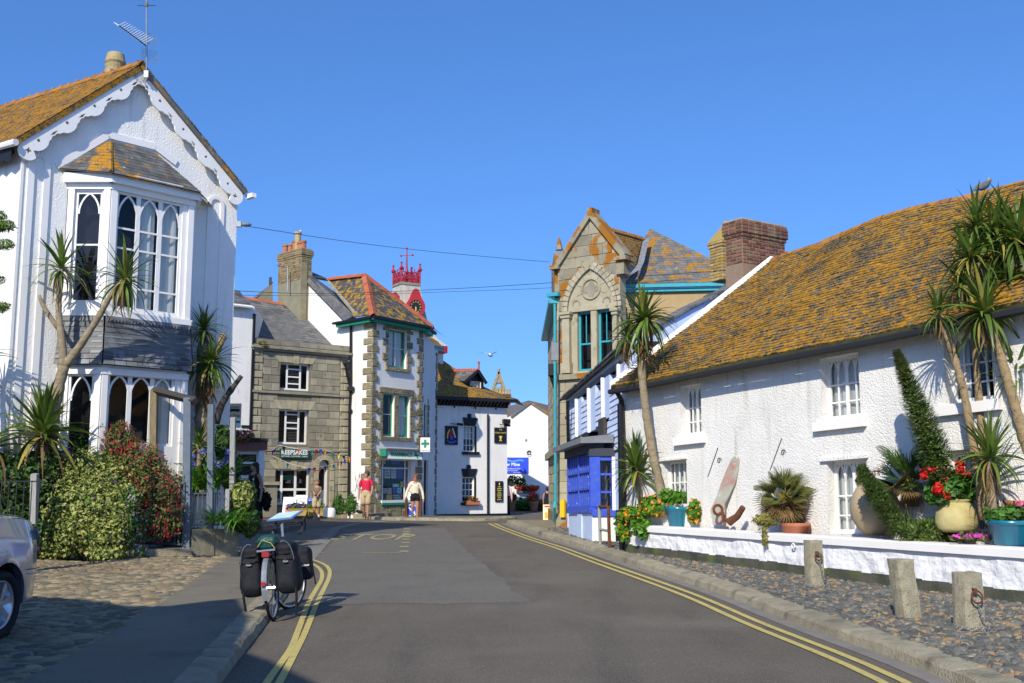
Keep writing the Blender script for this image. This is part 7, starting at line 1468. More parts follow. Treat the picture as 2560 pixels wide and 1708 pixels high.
Y = gy(2240, .05); spire([P(2152, 1166, Y + .2), P(2172, 1205, Y + .15), P(2200, 1255, Y + .1), P(2240, 1305, Y), P(2290, 1340, Y - .15), P(2350, 1330, Y), P(2385, 1315, Y + .2)], [.05, .12, .13, .15, .17, .15, .08], 8500, 'curved echium stem sweeping down over the wall in front of the jar', [P(2350, 1330, Y), P(2410, 1310, Y + .3), P(2470, 1290, Y + .5)], L=.08)
# cordyline clump at the right
Y = gy(2470, .8); t = thing('cordyline_clump', P(2470, 1290, Y), 'clump of tall cordyline palms with several heads at the right edge', 'palm')
trunk(t, [P(2462, 1300, Y), P(2448, 1200, Y), P(2430, 1090, Y), P(2406, 960, Y), P(2378, 870, Y), P(2350, 790, Y)], [.07, .062, .06, .055, .05, .045], bark_l)
trunk(t, [P(2475, 1300, Y + .2), P(2462, 1150, Y + .2), P(2448, 1000, Y + .2), P(2440, 900, Y + .2), P(2430, 760, Y + .2)], [.06, .055, .05, .045, .04], bark_l)
trunk(t, [P(2600, 1230, Y - .3), P(2565, 1110, Y - .3), P(2530, 990, Y - .3), P(2490, 850, Y - .3), P(2470, 790, Y - .3)], [.08, .075, .068, .06, .05], bark_l)
trunk(t, [P(2512, 1290, Y), P(2522, 1180, Y), P(2534, 1090, Y), P(2538, 1040, Y), P(2560, 900, Y), P(2575, 700, Y)], [.06, .052, .045, .042, .05, .06], bark_l)
head(t, P(2462, 775, Y - .3), 66, .70, lo=-70, hi=80, dead=.15, wide=1.0); head(t, P(2346, 780, Y), 44, .50, lo=-60, hi=86, dead=.2); head(t, P(2425, 640, Y + .2), 80, .62, lo=-70, hi=80, dead=.3, yel=.25); head(t, P(2400, 705, Y + .3), 50, .5, lo=-70, hi=60, dead=.3, yel=.25); head(t, P(2440, 560, Y + .3), 56, .6, lo=-60, hi=80, dead=.2, yel=.2)
t2 = thing('cordyline_clump', P(2560, 1290, Y + .1), 'large cordyline heads reaching above the roof at the right edge', 'palm'); trunk(t2, [P(2600, 1300, Y + .1), P(2590, 900, Y + .1), P(2550, 640, Y + .1)], [.08, .08, .06], bark)
head(t2, P(2545, 600, Y + .1), 90, .85, lo=-65, hi=85, dead=.12); head(t2, P(2480, 590, Y + .3), 56, .65, lo=-70, hi=60, dead=.35, yel=.25); head(t2, P(2495, 560, Y + .3), 50, .6, lo=-50, hi=80, dead=.1); head(t2, P(2515, 690, Y + .2), 60, .65, lo=-70, hi=75, dead=.3, yel=.2); head(t2, P(2600, 700, Y + .0), 60, .8, lo=-50, hi=80, dead=.15)
Y = gy(2480, .55); t = thing('young_cordyline', P(2480, 1300, Y), 'young cordyline with bright upright leaves beside the yellowed pot', 'palm'); trunk(t, [P(2482, 1310, Y), P(2480, 1230, Y), P(2476, 1155, Y)], [.075, .07, .06]); head(t, P(2476, 1140, Y), 74, .62, lo=-60, hi=88, dead=.22)
for i in range(26): put_leaf(t, P(2480 + ru(-8, 8), ru(1165, 1220), Y - .05), Vector((ru(-.4, .4), ru(-.3, .1), -1)), .42, 'dead', leaf_d)
Y = gy(2540, 1.0); t = thing('shaded_cordyline', P(2545, 1290, Y), 'shaded cordyline close to the cottage wall at the right edge', 'palm'); trunk(t, [P(2556, 1300, Y), P(2548, 1100, Y), P(2540, 950, Y)], [.06, .06, .06]); head(t, P(2540, 935, Y), 50, .55, lo=-70, hi=86, dead=.3)
# --- distant greenery
def fgroup(label, name, lumps, m, n, size, fl=None, cat='shrub', nf=60, fs=.04):
    t = thing(name, lumps[0][0], label, cat); cloud(t, 'foliage', m, lumps, n, size)
    if fl: blossoms(t, 'flower', fl, lumps, nf, fs, shell=(.9, 1.15))
    return t
fgroup('long green shrub below the red trough on the white gable wall', 'low_shrub', ell([(1310, 1262, 57.5, .6, .4, .32), (1290, 1268, 57.5, .3, .4, .25), (1330, 1266, 57.5, .4, .4, .25)]), leaf_mid, 1500, .09, fl_red, nf=15)
fgroup('olive shrub right of the red potted geranium by the far wall', 'low_shrub', ell([(1357, 1262, 57.5, .35, .4, .28)]), leaf_oliv, 500, .09); 
for (x, rr, lab) in ((1281, .16, 'small terracotta pot of red flowers by the far wall'), (1335, .24, 'large terracotta pot with bright red geraniums by the far wall')):
    c = P(x, 1277, 56.8); t = thing('terracotta_pot', c, lab, 'pot'); k = MB(); k.lathe(c, [(rr * .7, 0), (rr, .4), (rr * 1.08, .42), (rr * 1.08, .5), (rr * .9, .5)], 14); k.build('body', terracotta, t); t2 = thing('geranium', c + Vector((0, 0, .5)), 'red geraniums growing in the ' + lab.split(' with')[0].split(' of')[0] + ' by the far wall', 'plant'); cloud(t2, 'foliage', leaf_mid, [(c + Vector((0, 0, .65)), (rr * 1.3, rr, .2))], 160, .07); blossoms(t2, 'flower', fl_red, [(c + Vector((0, -.1, .75)), (rr * 1.5, rr, .22))], 120, .05)
c0, c1 = sf.px(1297, 1228, .25), sf.px(1337, 1230, .25); t = thing('flower_trough', c0, 'white wall trough overflowing with red flowers on the far white wall', 'planter'); one('trough', greyboard, t, lambda k: k.tube([c0, c1], .10, 8)); lm = [(c0.lerp(c1, i / 4) + Vector((0, -.1, .2)), (.26, .18, .16)) for i in range(5)]; cloud(t, 'foliage', leaf_mid, lm, 350, .06); blossoms(t, 'flower', fl_red, lm, 420, .05, shell=(.6, 1.1))
c = P(1279, 1200, 55); t = thing('hanging_basket', c, 'hanging basket of trailing green plants by the far blue sign', 'planter'); k = MB(); k.lathe(c + Vector((0, 0, -.35)), [(.02, 0), (.2, .08), (.3, .28)], 12); k.build('basket', potyel, t); cloud(t, 'foliage', leaf_dark, [(c + Vector((.1, 0, 0)), (.4, .3, .22)), (c + Vector((.5, 0, -.1)), (.25, .2, .25))], 420, .07)
r = PB.R(1159, 1190, 1249, 1262); t = thing('window_box', PB.pt(r[0], r[2], .15), 'terracotta window box with red flowers on the lower inn window', 'window box'); one('box', terracotta, t, lambda k: k.fbox(PB, r[0], r[1] + .1, r[2], r[3] - .05, .02, .24)); lm = [(PB.pt(r[0] + .3, r[3] + .02, .14), (.32, .12, .12))]; cloud(t, 'foliage', leaf_mid, lm, 160, .05); blossoms(t, 'flower', fl_red, lm, 80, .04)
lm = [(SF.px(x, 1090, .25), (.28, .2, .2)) for x in (565, 582, 598, 616)] ; t = thing('flower_box', lm[0][0], 'long flower box of pink and orange flowers on the brown shop front roof', 'window box'); one('box', blackmatt, t, lambda k: k.fbox(SF, SF.uv(550, 1100)[0], SF.uv(625, 1100)[0], zf + .06, zf + .2, .0, .25)); cloud(t, 'foliage', leaf_mid, lm, 500, .05); blossoms(t, 'flower', fl_pink, lm, 300, .045); blossoms(t, 'orange_flower', fl_or, [lm[2]], 60, .045)
for x, lab in ((846, 'left one of two clipped box bushes by the pharmacy wall'), (878, 'right one of two clipped box bushes by the pharmacy wall')):
    c = P(x, 1284, 40.6); t = thing('clipped_box_bush', c, lab, 'bush', 'clipped box bushes'); lm = [(c + Vector((0, 0, .22)), (.27, .27, .27)), (c + Vector((0, 0, .42)), (.21, .21, .24)), (c + Vector((0, 0, .6)), (.12, .12, .17))]; core(t, lm, leaf_dark); cloud(t, 'foliage', leaf_mid, lm, 2600, .022, shell=(.85, .98))
one('kerb_planter', kerbstone, None, lambda k: k.fbox(PF, -1.5, .4, zg(41), zg(41) + .2, .55, 1.2), label='low stone edging under the clipped box bushes', cat='planter')
c = P(823, 1292, 40.0); t = thing('white_painted_stone', c, 'white painted stone dome at the foot of the black drainpipe', 'stone'); k = MB(); k.lathe(c, [(.24, 0), (.24, .22), (.19, .32), (0, .35)], 16); k.build('body', white, t, smooth=True)
c = KS.px(632, 850, -.02); fgroup('small tuft of weeds growing on the stone parapet', 'weed_tuft', [(KS.px(658, 862, .15), (.18, .1, .14))], leaf_oliv, 160, .05)
# leaf litter under the big shrub, weeds in the joints
k = MB()
for i in range(260): p = G(ru(90, 330), ru(1405, 1428), .12); a = ru(0, 6.28); s = ru(.012, .03); k.add([p + Vector((cos(a) * s, sin(a) * s, .01)), p + Vector((cos(a + 2) * s, sin(a + 2) * s, .004)), p + Vector((cos(a + 4) * s, sin(a + 4) * s, .012))], [(0, 1, 2)], rnd())
k.build('leaf_litter', leaf_d, kind='stuff')
k = MB()
for i in range(420):
    u = ru(.5, LG); q = GW.pt(u, 0); p = Vector((q.x, q.y, zg(q.y) + .12)) + GW.N * (abs(random.gauss(0, .05)) + .03)
    if noise.noise(p * 1.3) < .12: continue
    h = ru(.015, .05); d = Vector((ru(-.02, .02), ru(-.02, .02), h)); k.add([p, p + Vector((.006, 0, 0)), p + d], [(0, 1, 2)], rnd())
k.build('wall_foot_weeds', leaf_mid, kind='stuff')
# ------------------------------------------------------------ people
def skinned(name, V, E, rad, m, parent, lev=2):
    me = bpy.data.meshes.new(name); me.from_pydata([tuple(v) for v in V], E, []); o = bpy.data.objects.new('tmp', me); COL.objects.link(o)
    md = o.modifiers.new('s', 'SKIN'); md.use_smooth_shade = True
    for i, r in enumerate(rad):
        sv = me.skin_vertices[0].data[i]; sv.radius = (r, r) if not hasattr(r, '__len__') else r; sv.use_root = (i == 0)
    sb_ = o.modifiers.new('u', 'SUBSURF'); sb_.levels = lev; sb_.render_levels = lev
    dg = bpy.context.evaluated_depsgraph_get(); n = bpy.data.meshes.new_from_object(o.evaluated_get(dg)); bpy.data.objects.remove(o)
    n.name = name; n.materials.clear(); n.materials.append(m); n.polygons.foreach_set('use_smooth', [True] * len(n.polygons)); return link(bpy.data.objects.new(name, n), parent)
def person(base, H, yaw, label, top, bottom, hair, shoes, legL=.0, legR=.0, armL=(.17, .0, .44), armR=(.17, .0, .44), sleeve='short', bot='shorts', hairlen=0, glasses=False, glm=None, back=False, cat='person', turn=0.0, bun=False, slim=1.0, extra=None):
    """local frame: x to the person's left, -y is the way they face, z up; yaw turns it"""
    t = thing('person', base, label, cat); t.rotation_euler = (0, 0, yaw); h = H
    def v(x, y, z): return Vector((x * h, y * h, z * h))
    V = [v(0, 0, .53)]; E = []; r = [(.082 * h * slim, .060 * h)]
    def add(p, q, rr): V.append(q); E.append((p, len(V) - 1)); r.append(rr if hasattr(rr, '__len__') else rr * h); return len(V) - 1
    wa = add(0, v(0, 0, .62), (.072 * h * slim, .052 * h)); chst = add(wa, v(0, -.003, .72), (.088 * h * slim, .060 * h)); sh_ = add(chst, v(0, 0, .80), (.07 * h, .045 * h)); nk = add(sh_, v(0, -.006, .855), .031); h1 = add(nk, v(0, -.018, .895), .042); h2 = add(h1, v(0, -.014, .94), .052); h3 = add(h2, v(0, -.008, .972), .036)
    add(h2, v(sin(turn) * .058, -.014 - cos(turn) * .058, .925), .009)
    for s in (-1, 1): add(h2, v(s * .052 * cos(turn), -.01 + s * .05 * sin(turn), .93), .010)
    legs = []
    for s, lg in ((1, legL), (-1, legR)):
        hp = add(0, v(s * .048, 0, .49), .057); kn = add(hp, v(s * .052, -lg * .5 - (.012 if lg else 0), .285 + abs(lg) * .05), .038); bk = .10 if lg < 0 else 0
        an = add(kn, v(s * .05, -lg + bk * .6, .05 + bk * .6), .021); he = add(an, v(s * .05, -lg + bk * .6 + .012, .022 + bk), .02); to = add(he, v(s * .058, -lg + bk * .6 - .10, .016 + bk * .3), .021); legs.append((hp, kn, an, he, to))
    arms = []
    for s, (ax_, ay, az) in ((1, armL), (-1, armR)):
        so_ = add(sh_, v(s * .10 * slim, 0, .795), .036); sx = s * .125 * slim; W_ = v(s * ax_, -ay, az); El = v(s * (ax_ * .5 + .075), -ay * .35 + .02, (.795 + az) / 2 + .0); el = add(so_, El, .025); wr = add(el, W_, .018); d = (W_ - El).normalized(); pm = add(wr, W_ + d * .028 * h, .019)
        side = d.cross(Vector((1, 0, 0))).normalized()
        for j in range(4):
            b = V[pm] + side * (j - 1.5) * .009 * h; f1_ = add(pm, b + d * .022 * h, .0058); add(f1_, b + d * (.040 + (.008 if j in (1, 2) else 0)) * h + Vector((-s, 0, 0)) * .006 * h, .0048)
        th = add(wr, V[wr] + d * .02 * h - side * .02 * h, .0065); add(th, V[th] + d * .018 * h - side * .004 * h, .005); arms.append((so_, el, wr))
    skinned('body', V, E, r, skin, t)
    def sub(name, idx, edges, rr, m):
        mp = {a: i for i, a in enumerate(idx)}; return skinned(name, [V[i] if not isinstance(i, tuple) else i[1] for i in idx], [(mp[a], mp[b]) for a, b in edges], rr, m, t)
    # top garment
    pts = [V[0] + v(0, 0, -.085 if sleeve == 'short' else -.05), V[wa], V[chst], V[sh_]]; e = [(0, 1), (1, 2), (2, 3)]; rr = [(.100 * h * slim, .073 * h), (.092 * h * slim, .066 * h), (.098 * h * slim, .070 * h), (.066 * h, .048 * h)]
    for s, (so_, el, wr) in zip((1, -1), arms):
        pts.append(V[so_]); e.append((3, len(pts) - 1)); rr.append(.043 * h); f = .8 if sleeve == 'short' else 1.0
        if sleeve != 'none':
            pts.append(V[so_].lerp(V[el], f)); e.append((len(pts) - 2, len(pts) - 1)); rr.append(.040 * h if sleeve == 'short' else .034 * h)
            if sleeve == 'long': pts.append(V[wr]); e.append((len(pts) - 2, len(pts) - 1)); rr.append(.025 * h)
    skinned('shirt' if sleeve != 'none' else 'vest', pts, e, rr, top, t)
    if bot in ('shorts', 'trousers', 'short_shorts'):
        f = {'shorts': .93, 'short_shorts': .34, 'trousers': 1.0}[bot]; k = MB(); k.lathe(Vector((0, 0, 0)), [(a * h, b * h) for a, b in ((.060, .612), (.064, .59), (.071, .55), (.075, .51), (.070, .465), (.03, .45))], 20, sx=1.32 * slim)
        for lg in legs:
            a, b = V[lg[0]] + v(0, 0, .03), V[lg[0]].lerp(V[lg[1]], f); sgx = 1 if a.x > 0 else -1; r0, r1 = (.066, .058) if bot != 'trousers' else (.062, .045)
            pts = [a, a.lerp(b, .35) + v(sgx * .004, 0, 0), a.lerp(b, .75) + v(sgx * .003, -.002, 0), b]; rr = [r0 * h, (r0 * .99) * h, (r0 + r1) / 2 * h, r1 * h * 1.03]
            if bot == 'trousers': pts += [V[lg[2]] + v(0, 0, -.01)]; rr += [.036 * h]
            k.tube(pts, rr, 16)
        nm = 'shorts' if bot != 'trousers' else 'trousers'; link(bpy.data.objects.new(nm, mesh_from(nm, k.V, k.F, k.a, bottom, True)), t)
    else:
        k = MB(); n = 18; P0 = [(.09, .60), (.10, .52), (.13, .34), (.15, .12 if bot == 'long' else .28)]
        k.lathe(Vector((0, 0, 0)), [(a * h * 1.0, b * h) for a, b in P0], n); q = wloc(t); me = mesh_from('skirt', k.V, k.F, k.a, bottom, True); link(bpy.data.objects.new('skirt', me), t)
    for lg in legs: skinned('shoe', [V[lg[3]] + v(0, .004, -.004), V[lg[4]]], [(0, 1)], [.034 * h, .030 * h], shoes, t, 1)
    if hair:
        bk_ = Vector((-sin(turn), cos(turn), 0)) * h; c = V[h2]; k = MB(); k.ball(c + bk_ * .016 + v(0, 0, .024), Vector((.056, .060, .050)) * h, 16); k.ball(c + bk_ * .030 + v(0, 0, -.004), Vector((.048, .040, .052)) * h, 14)
        for s in (-1, 1): k.ball(c + bk_ * .012 + Vector((cos(turn), sin(turn), 0)) * s * .044 * h + v(0, 0, .004), Vector((.014, .026, .034)) * h, 8)
        if hairlen: k.ball(c + bk_ * .042 + v(0, 0, -.07), Vector((.045, .028, .09 + .02 * hairlen)) * h, 14)
        if bun: k.ball(c + bk_ * .03 + v(0, 0, .078), Vector((.026, .026, .024)) * h, 10)
        for q_ in range(len(k.V)): p_ = Vector(k.V[q_]); k.V[q_] = tuple(p_ + (p_ - c).normalized() * noise.noise(p_ * 22) * .006 * h)
        link(bpy.data.objects.new('hair', mesh_from('hair', k.V, k.F, k.a, hair, True)), t)
    tr = Matrix.Rotation(-turn, 3, 'Z') if turn else Matrix.Identity(3)
    def small(name, m, fn): k = MB(); fn(k); link(bpy.data.objects.new(name, mesh_from(name, k.V, k.F, k.a, m, True)), t)
    for s in (-1, 1): small('eye', black, lambda k: k.ball(v(s * .018 * cos(turn) + sin(turn) * .045, -.014 - cos(turn) * .049 + s * .018 * sin(turn), .938), .0055 * h, 6))
    small('mouth', MATS['pink petal'], lambda k: k.ball(v(sin(turn) * .043, -.014 - cos(turn) * .045, .902), (.012 * h, .004 * h, .003 * h), 6))
    if glasses:
        for s in (-1, 1): small('spectacle_lens', glm or black, lambda k: k.ball(v(s * .020 * cos(turn) + sin(turn) * .054, -.016 - cos(turn) * .056 + s * .02 * sin(turn), .939), (.015 * h, .006 * h, .011 * h), 8))
        for s in (-1, 1): small('spectacle_arm', black, lambda k: k.tube([v(s * .036 * cos(turn) + sin(turn) * .045, -.014 - cos(turn) * .045, .94), v(s * .055, .0, .94)], .002 * h, 4))
    if extra: extra(t, v)
    return t
hair_dk = mat('dark brown hair', (.03, .02, .015), rough=.6); hair_gr = mat('greying hair', (.07, .055, .05), rough=.6); hair_rd = mat('auburn hair', (.24, .07, .025), rough=.5); hair_br = mat('light brown hair', (.20, .09, .035), rough=.6)
shirt_red = mat('red cotton shirt', (.62, .02, .07), (.52, .015, .05), 8, .8, .5, 12); khaki = mat('khaki cotton', (.48, .38, .22), (.40, .31, .17), 8, .85, .4, 14); knit = mat('cream knit', (.72, .66, .50), (.64, .58, .42), 12, .9, .6, 30); blk = mat('black cloth', (.012, .012, .014), rough=.9); olive = mat('brown cotton tee shirt', (.22, .16, .095), (.18, .13, .08), 8, .9); sandal = mat('brown leather sandal', (.10, .07, .045)); pinkt = mat('pale pink shirt', (.6, .42, .4)); greysh = mat('grey canvas shoe', (.10, .10, .09)); whsock = mat('white trainer', (.5, .5, .52))
def gfeet(px, py): return G(px, py)
p = ground_at((P(914, 1297, 39.6).x, 39.6), .0); px_h = FOC / p.y
def man_x(t, v):
    k = MB(); [k.ball(v(.0, -.072, z), .006, 6) for z in (.58, .63, .68, .73)]; link(bpy.data.objects.new('buttons', mesh_from('buttons', k.V, k.F, k.a, white, True)), t)['kind'] = 'stuff'
person(p, 118 / px_h, R(-4), 'man in a red short sleeved shirt and khaki shorts walking past the pharmacy', shirt_red, khaki, hair_gr, sandal, legL=.05, legR=-.02, armL=(.13, .10, .52), armR=(.15, .0, .45), glasses=True, turn=R(-60), extra=man_x, slim=1.08)
p = ground_at((P(1037, 1300, 39.5).x, 39.5)); px_h = FOC / p.y
person(p, 108 / px_h, R(6), 'red haired woman in cream jumper, black shorts and sunglasses stepping off the kerb', knit, blk, hair_rd, greysh, legL=.02, legR=-.02, armL=(.19, .03, .44), armR=(.22, .05, .48), sleeve='long', bot='short_shorts', glasses=True, bun=True, slim=1.0)
p = ground_at((P(791, 1293, 39.3).x, 39.3)); px_h = FOC / p.y
def boy_x(t, v): k = MB(); k.box(v(-.0, -.13, .60), (.07, .03, .05)); link(bpy.data.objects.new('held_phone', mesh_from('held_phone', k.V, k.F, k.a, black)), t)
bt = person(p, 97 / px_h, R(5), 'boy in brown tee shirt and beige shorts looking down at something in his hands', olive, khaki, hair_br, whsock, legL=-.02, legR=.04, armL=(.03, .12, .60), armR=(.02, .13, .59), hairlen=0)
ph_ = thing('mobile_phone', p + Vector((0, -.2, .6 * 97 / px_h)), 'small dark phone held in the hands of the boy', 'phone'); one('casing', black, ph_, lambda k: k.box(ph_.location + Vector((0, -.01, .0)), (.07, .02, .10)))
p = ground_at((P(634, 1290, 31).x, 31), .12); k = MB(); k.box(p + Vector((-.6, .3, -.07)), (3.4, 3.2, .14)); k.build('raised_footway', path_mat, kind='structure')
def bag_x(t, v): k = MB(); k.tube([v(.05, -.05, .80), v(.06, -.085, .68), v(.10, -.05, .56)], .012, 5); link(bpy.data.objects.new('bag_strap', mesh_from('bag_strap', k.V, k.F, k.a, steel, True)), t)
person(p, 1.84, R(-35), 'woman in a long black outfit carrying a dark jacket beside the brown shop front', blk, blk, hair_dk, blk, legL=.04, legR=-.02, armL=(.17, .02, .46), armR=(.14, .06, .50), sleeve='none', bot='long', hairlen=2, turn=R(-40), extra=bag_x, slim=1.1)
jk = thing('carried_jacket', p + Vector((.38, -.1, .8)), 'dark jacket hanging from the arm of the woman in black', 'jacket'); cloud(jk, 'cloth', blk, [(p + Vector((.36, -.05, .72)), (.11, .10, .26)), (p + Vector((.28, -.05, .85)), (.10, .10, .15))], 900, .07, shell=(.6, .9), kind=None); one('lining', blk, jk, lambda k: k.ball(p + Vector((.36, -.05, .74)), (.10, .09, .27), 12))
p = ground_at((P(1368, 1280, 50).x, 50)); person(p, 1.34, R(180), 'woman seen from behind in a black sleeveless dress beyond the advertising board', blk, blk, hair_dk, blk, sleeve='none', bot='skirt', bun=True, armL=(.13, 0, .47), armR=(.13, 0, .47))
p = ground_at((P(1268.5, 1280, 50.9).x, 50.9)); person(p, 1.62, R(150), 'person in pale shirt and dark trousers half hidden by the corner of the inn', pinkt, blk, hair_dk, blk, sleeve='long', bot='trousers', armL=(.15, 0, .47), armR=(.15, 0, .47))
# ------------------------------------------------------------ boards, signs and pots by the shops
def aboard(x0, x1, y0, y1, Y, m, label, fn=None, lean=.22, name='advertising_board'):
    f = Face(plan(x0, Y), plan(x1, Y)); r = f.R(x0, x1, y0, y1); t = thing(name, f.pt(r[0], r[2], 0), label, 'sign'); h = r[3] - r[2]
    c = [f.pt(r[0], r[2], .0), f.pt(r[1], r[2], .0), f.pt(r[1], r[3], -lean), f.pt(r[0], r[3], -lean)]; d = [f.pt(r[0], r[2], -2.2 * lean), f.pt(r[1], r[2], -2.2 * lean), f.pt(r[1], r[3], -lean - .03), f.pt(r[0], r[3], -lean - .03)]
    k = MB(); k.hexa([q + f.N * -.02 for q in c] + c); k.build('front_panel', m, t); k = MB(); k.hexa([q + f.N * -.02 for q in d] + d); k.build('rear_panel', m, t)
    fl = Flat(c[0], c[1] - c[0], c[3] - c[0]); 
    if fl.N.dot(f.N) < 0: fl.N = -fl.N
    if fn: fn(fl, r[1] - r[0], (c[3] - c[0]).length, t)
    return t
def sq(k, fl, u0, u1, z0, z1, o0, o1): k.hexa([fl.pt(u0, z0, o0), fl.pt(u1, z0, o0), fl.pt(u1, z1, o0), fl.pt(u0, z1, o0), fl.pt(u0, z0, o1), fl.pt(u1, z0, o1), fl.pt(u1, z1, o1), fl.pt(u0, z1, o1)])
def ab1(fl, w_, h_, t): one('picture', colsP[2], t, lambda k: sq(k, fl, .06, w_ - .06, h_ * .5, h_ - .08, .002, .006)); one('red_panel', redpaint, t, lambda k: sq(k, fl, .10, w_ - .12, h_ * .18, h_ * .45, .002, .006)); one('blue_foot', sgb, t, lambda k: sq(k, fl, .03, w_ - .03, .02, h_ * .15, .002, .006))
aboard(706, 738, 1243, 1289, 40.3, white, 'white framed advertising board with pictures left of the yellow planter', ab1)
def ab2(fl, w_, h_, t):
    for i, s in enumerate(('Keepsakes', 'OPEN', 'Gifts & Cards')): text(fl, s, w_ / 2, h_ * (.78 - .2 * i), .11, .006, green, t)
aboard(737, 766, 1238, 1280, 40.8, white, 'pale menu board with green lettering behind the purple flowers', ab2)
def ab3(fl, w_, h_, t): text(fl, 'Open', w_ / 2, h_ * .7, .13, .006, white, t)
aboard(769, 786, 1245, 1276, 41.2, sgb, 'small dark blue board beside the doorway of the stone shop', ab3)
def ab4(fl, w_, h_, t): one('heading', redpaint, t, lambda k: sq(k, fl, .05, w_ - .05, h_ * .82, h_ * .93, .002, .006)); one('picture', mat('orange print', (.75, .35, .05)), t, lambda k: sq(k, fl, .06, w_ * .55, h_ * .12, h_ * .5, .002, .006)); one('picture', colsP[8], t, lambda k: sq(k, fl, w_ * .5, w_ - .06, h_ * .3, h_ * .72, .006, .008))
aboard(1358, 1380, 1262, 1301, 38.5, mat('cream board', (.75, .70, .45)), 'cream and red ice cream style board beside the turquoise drainpipe', ab4)
yp = mat('yellow ochre planter', (.55, .40, .10), (.45, .33, .08), 8)
for x0, x1, lab in ((722, 768, 'left yellow ochre trough of purple flowers by the stone shop'), (770, 811, 'right yellow ochre trough by the doorway of the stone shop')):
    f = Face(plan(x0, 40.1), plan(x1, 40.3)); r = f.R(x0, x1, 1274, 1290); t = thing('flower_trough', f.pt(r[0], r[2], 0), lab, 'planter'); one('trough', yp, t, lambda k: k.hexa([f.pt(r[0] + .06, r[2], -.3), f.pt(r[1] - .06, r[2], -.3), f.pt(r[1] - .06, r[2], 0), f.pt(r[0] + .06, r[2], 0), f.pt(r[0], r[3], -.36), f.pt(r[1], r[3], -.36), f.pt(r[1], r[3], .04), f.pt(r[0], r[3], .04)]))
    one('rim', yp, t, lambda k: k.fbox(f, r[0] - .02, r[1] + .02, r[3] + .001, r[3] + .03, -.38, .06)); lm = [(f.pt(r[0] + (r[1] - r[0]) * a, r[3] + .1, -.15), (.2, .15, .12)) for a in (.15, .5, .85)]; cloud(t, 'foliage', leaf_mid, lm, 260, .05); blossoms(t, 'flower', fl_purp if x0 < 750 else fl_red, lm, 170 if x0 < 750 else 30, .045)
# round traffic signs by the pharmacy
def disc(label, px, py, rpx, Y, face_m, rim_m, post_h, deco):
    c = P(px, py, Y); r = rpx / (FOC / Y); f = Face((c - Vector((2, 0, 0))).xy, (c + Vector((2, 0, 0))).xy); u, z = 2.0, c.z; t = thing('traffic_sign', ground_at(c), label, 'traffic sign')
    ring = lambda rr: [(u + rr * cos(a), z + rr * sin(a)) for a in [2 * pi * i / 28 for i in range(28)]]
    one('plate', rim_m, t, lambda k: k.plate(f, ring(r), [], -.015, 0)); one('face', face_m, t, lambda k: k.plate(f, ring(r * .88), [], .001, .004)); deco(f, u, z, r, t); one('post', steel, t, lambda k: k.tube([(c.x, c.y + .05, zg(c.y)), (c.x, c.y + .05, c.z + r)], .03, 8)); return t
def d1(f, u, z, r, t): one('arrow', white, t, lambda k: (k.bar(f, (u - r * .5, z + r * .5), (u + r * .4, z - r * .4), r * .22, .005, .008), k.plate(f, [(u + r * .62, z - r * .62), (u + r * .05, z - r * .5), (u + r * .5, z - r * .05)], [], .0045, .0085)))
bp_ = P(1036, 1280, 41.0)
disc('round blue keep right sign with a white arrow low behind the woman', 1029, 1276, 15, 41.0, sgb, white, 1, d1)
def d2(f, u, z, r, t): one('symbol', black, t, lambda k: k.fbox(f, u - r * .2, u + r * .2, z - r * .1, z + r * .15, .006, .009))
disc('round red ringed white sign behind the head of the woman', 1034, 1217, 16, 41.2, white, redpaint, 1, d2)
for x, lab in ((1016, 'brown wooden post left of the blue arrow sign'), (1051, 'brown wooden post right of the blue arrow sign')):
    a, b = P(x, 1296, 40.9), P(x, 1246, 40.9); o = thing('wooden_post', a, lab, 'post'); one('shaft', rust, o, lambda k: k.tube([(a.x, a.y, zg(a.y)), b], .055, 6))
# ------------------------------------------------------------ birds
def bird(c, s, label, body_m, head_m, wing_m, yaw=0, name='gull', fly=False):
    t = thing(name, c, label, 'bird'); Rz = Matrix.Rotation(yaw, 3, 'Z'); q = lambda x, y, z: c + Rz @ Vector((x, y, z)) * s
    tilt = Rz @ Matrix.Rotation(R(-28), 3, 'Y') if not fly else Rz
    k = MB(); k.ball(q(0, 0, .16 if not fly else 0), Vector((.20, .09, .10)) * s, 12, M3=tilt); k.build('body', body_m, t, smooth=True)
    k = MB(); k.ball(q(.18, 0, .33 if not fly else .02), .062 * s, 10); k.tube([q(.12, 0, .24 if not fly else 0), q(.17, 0, .31 if not fly else .02)], [.075 * s, .05 * s], 8); k.build('head', head_m, t, smooth=True); k = MB(); k.tube([q(.23, 0, .32 if not fly else .02), q(.31, 0, .30 if not fly else .01)], [.016 * s, .004], 6); k.build('beak', yp, t)
    for sg_ in (-1, 1):
        k = MB()
        if fly: k.add([q(.08, 0, .03), q(-.10, 0, .03), q(-.06, sg_ * .35, .16), q(.08, sg_ * .35, .17), q(-.12, sg_ * .78, .06)], [(0, 1, 2, 3), (3, 2, 4)])
        else: k.ball(q(-.05, sg_ * .07, .16), Vector((.24, .03, .085)) * s, 10, M3=tilt)
        k.build('wing', wing_m, t, smooth=True)
        if not fly: k = MB(); k.tube([q(.0, sg_ * .03, .08), q(.01, sg_ * .03, -.02)], .012 * s, 5); k.build('leg', yp, t)
    k = MB(); e = .16 if not fly else 0; k.hexa([q(-.15, -.04, e - .10), q(-.36, -.05, e - .18 if not fly else e), q(-.36, .05, e - .18 if not fly else e), q(-.15, .04, e - .10 if not fly else e), q(-.15, -.04, e - .06), q(-.36, -.05, e - .16 if not fly else e + .01), q(-.36, .05, e - .16 if not fly else e + .01), q(-.15, .04, e - .06)]); k.build('tail', wing_m, t)
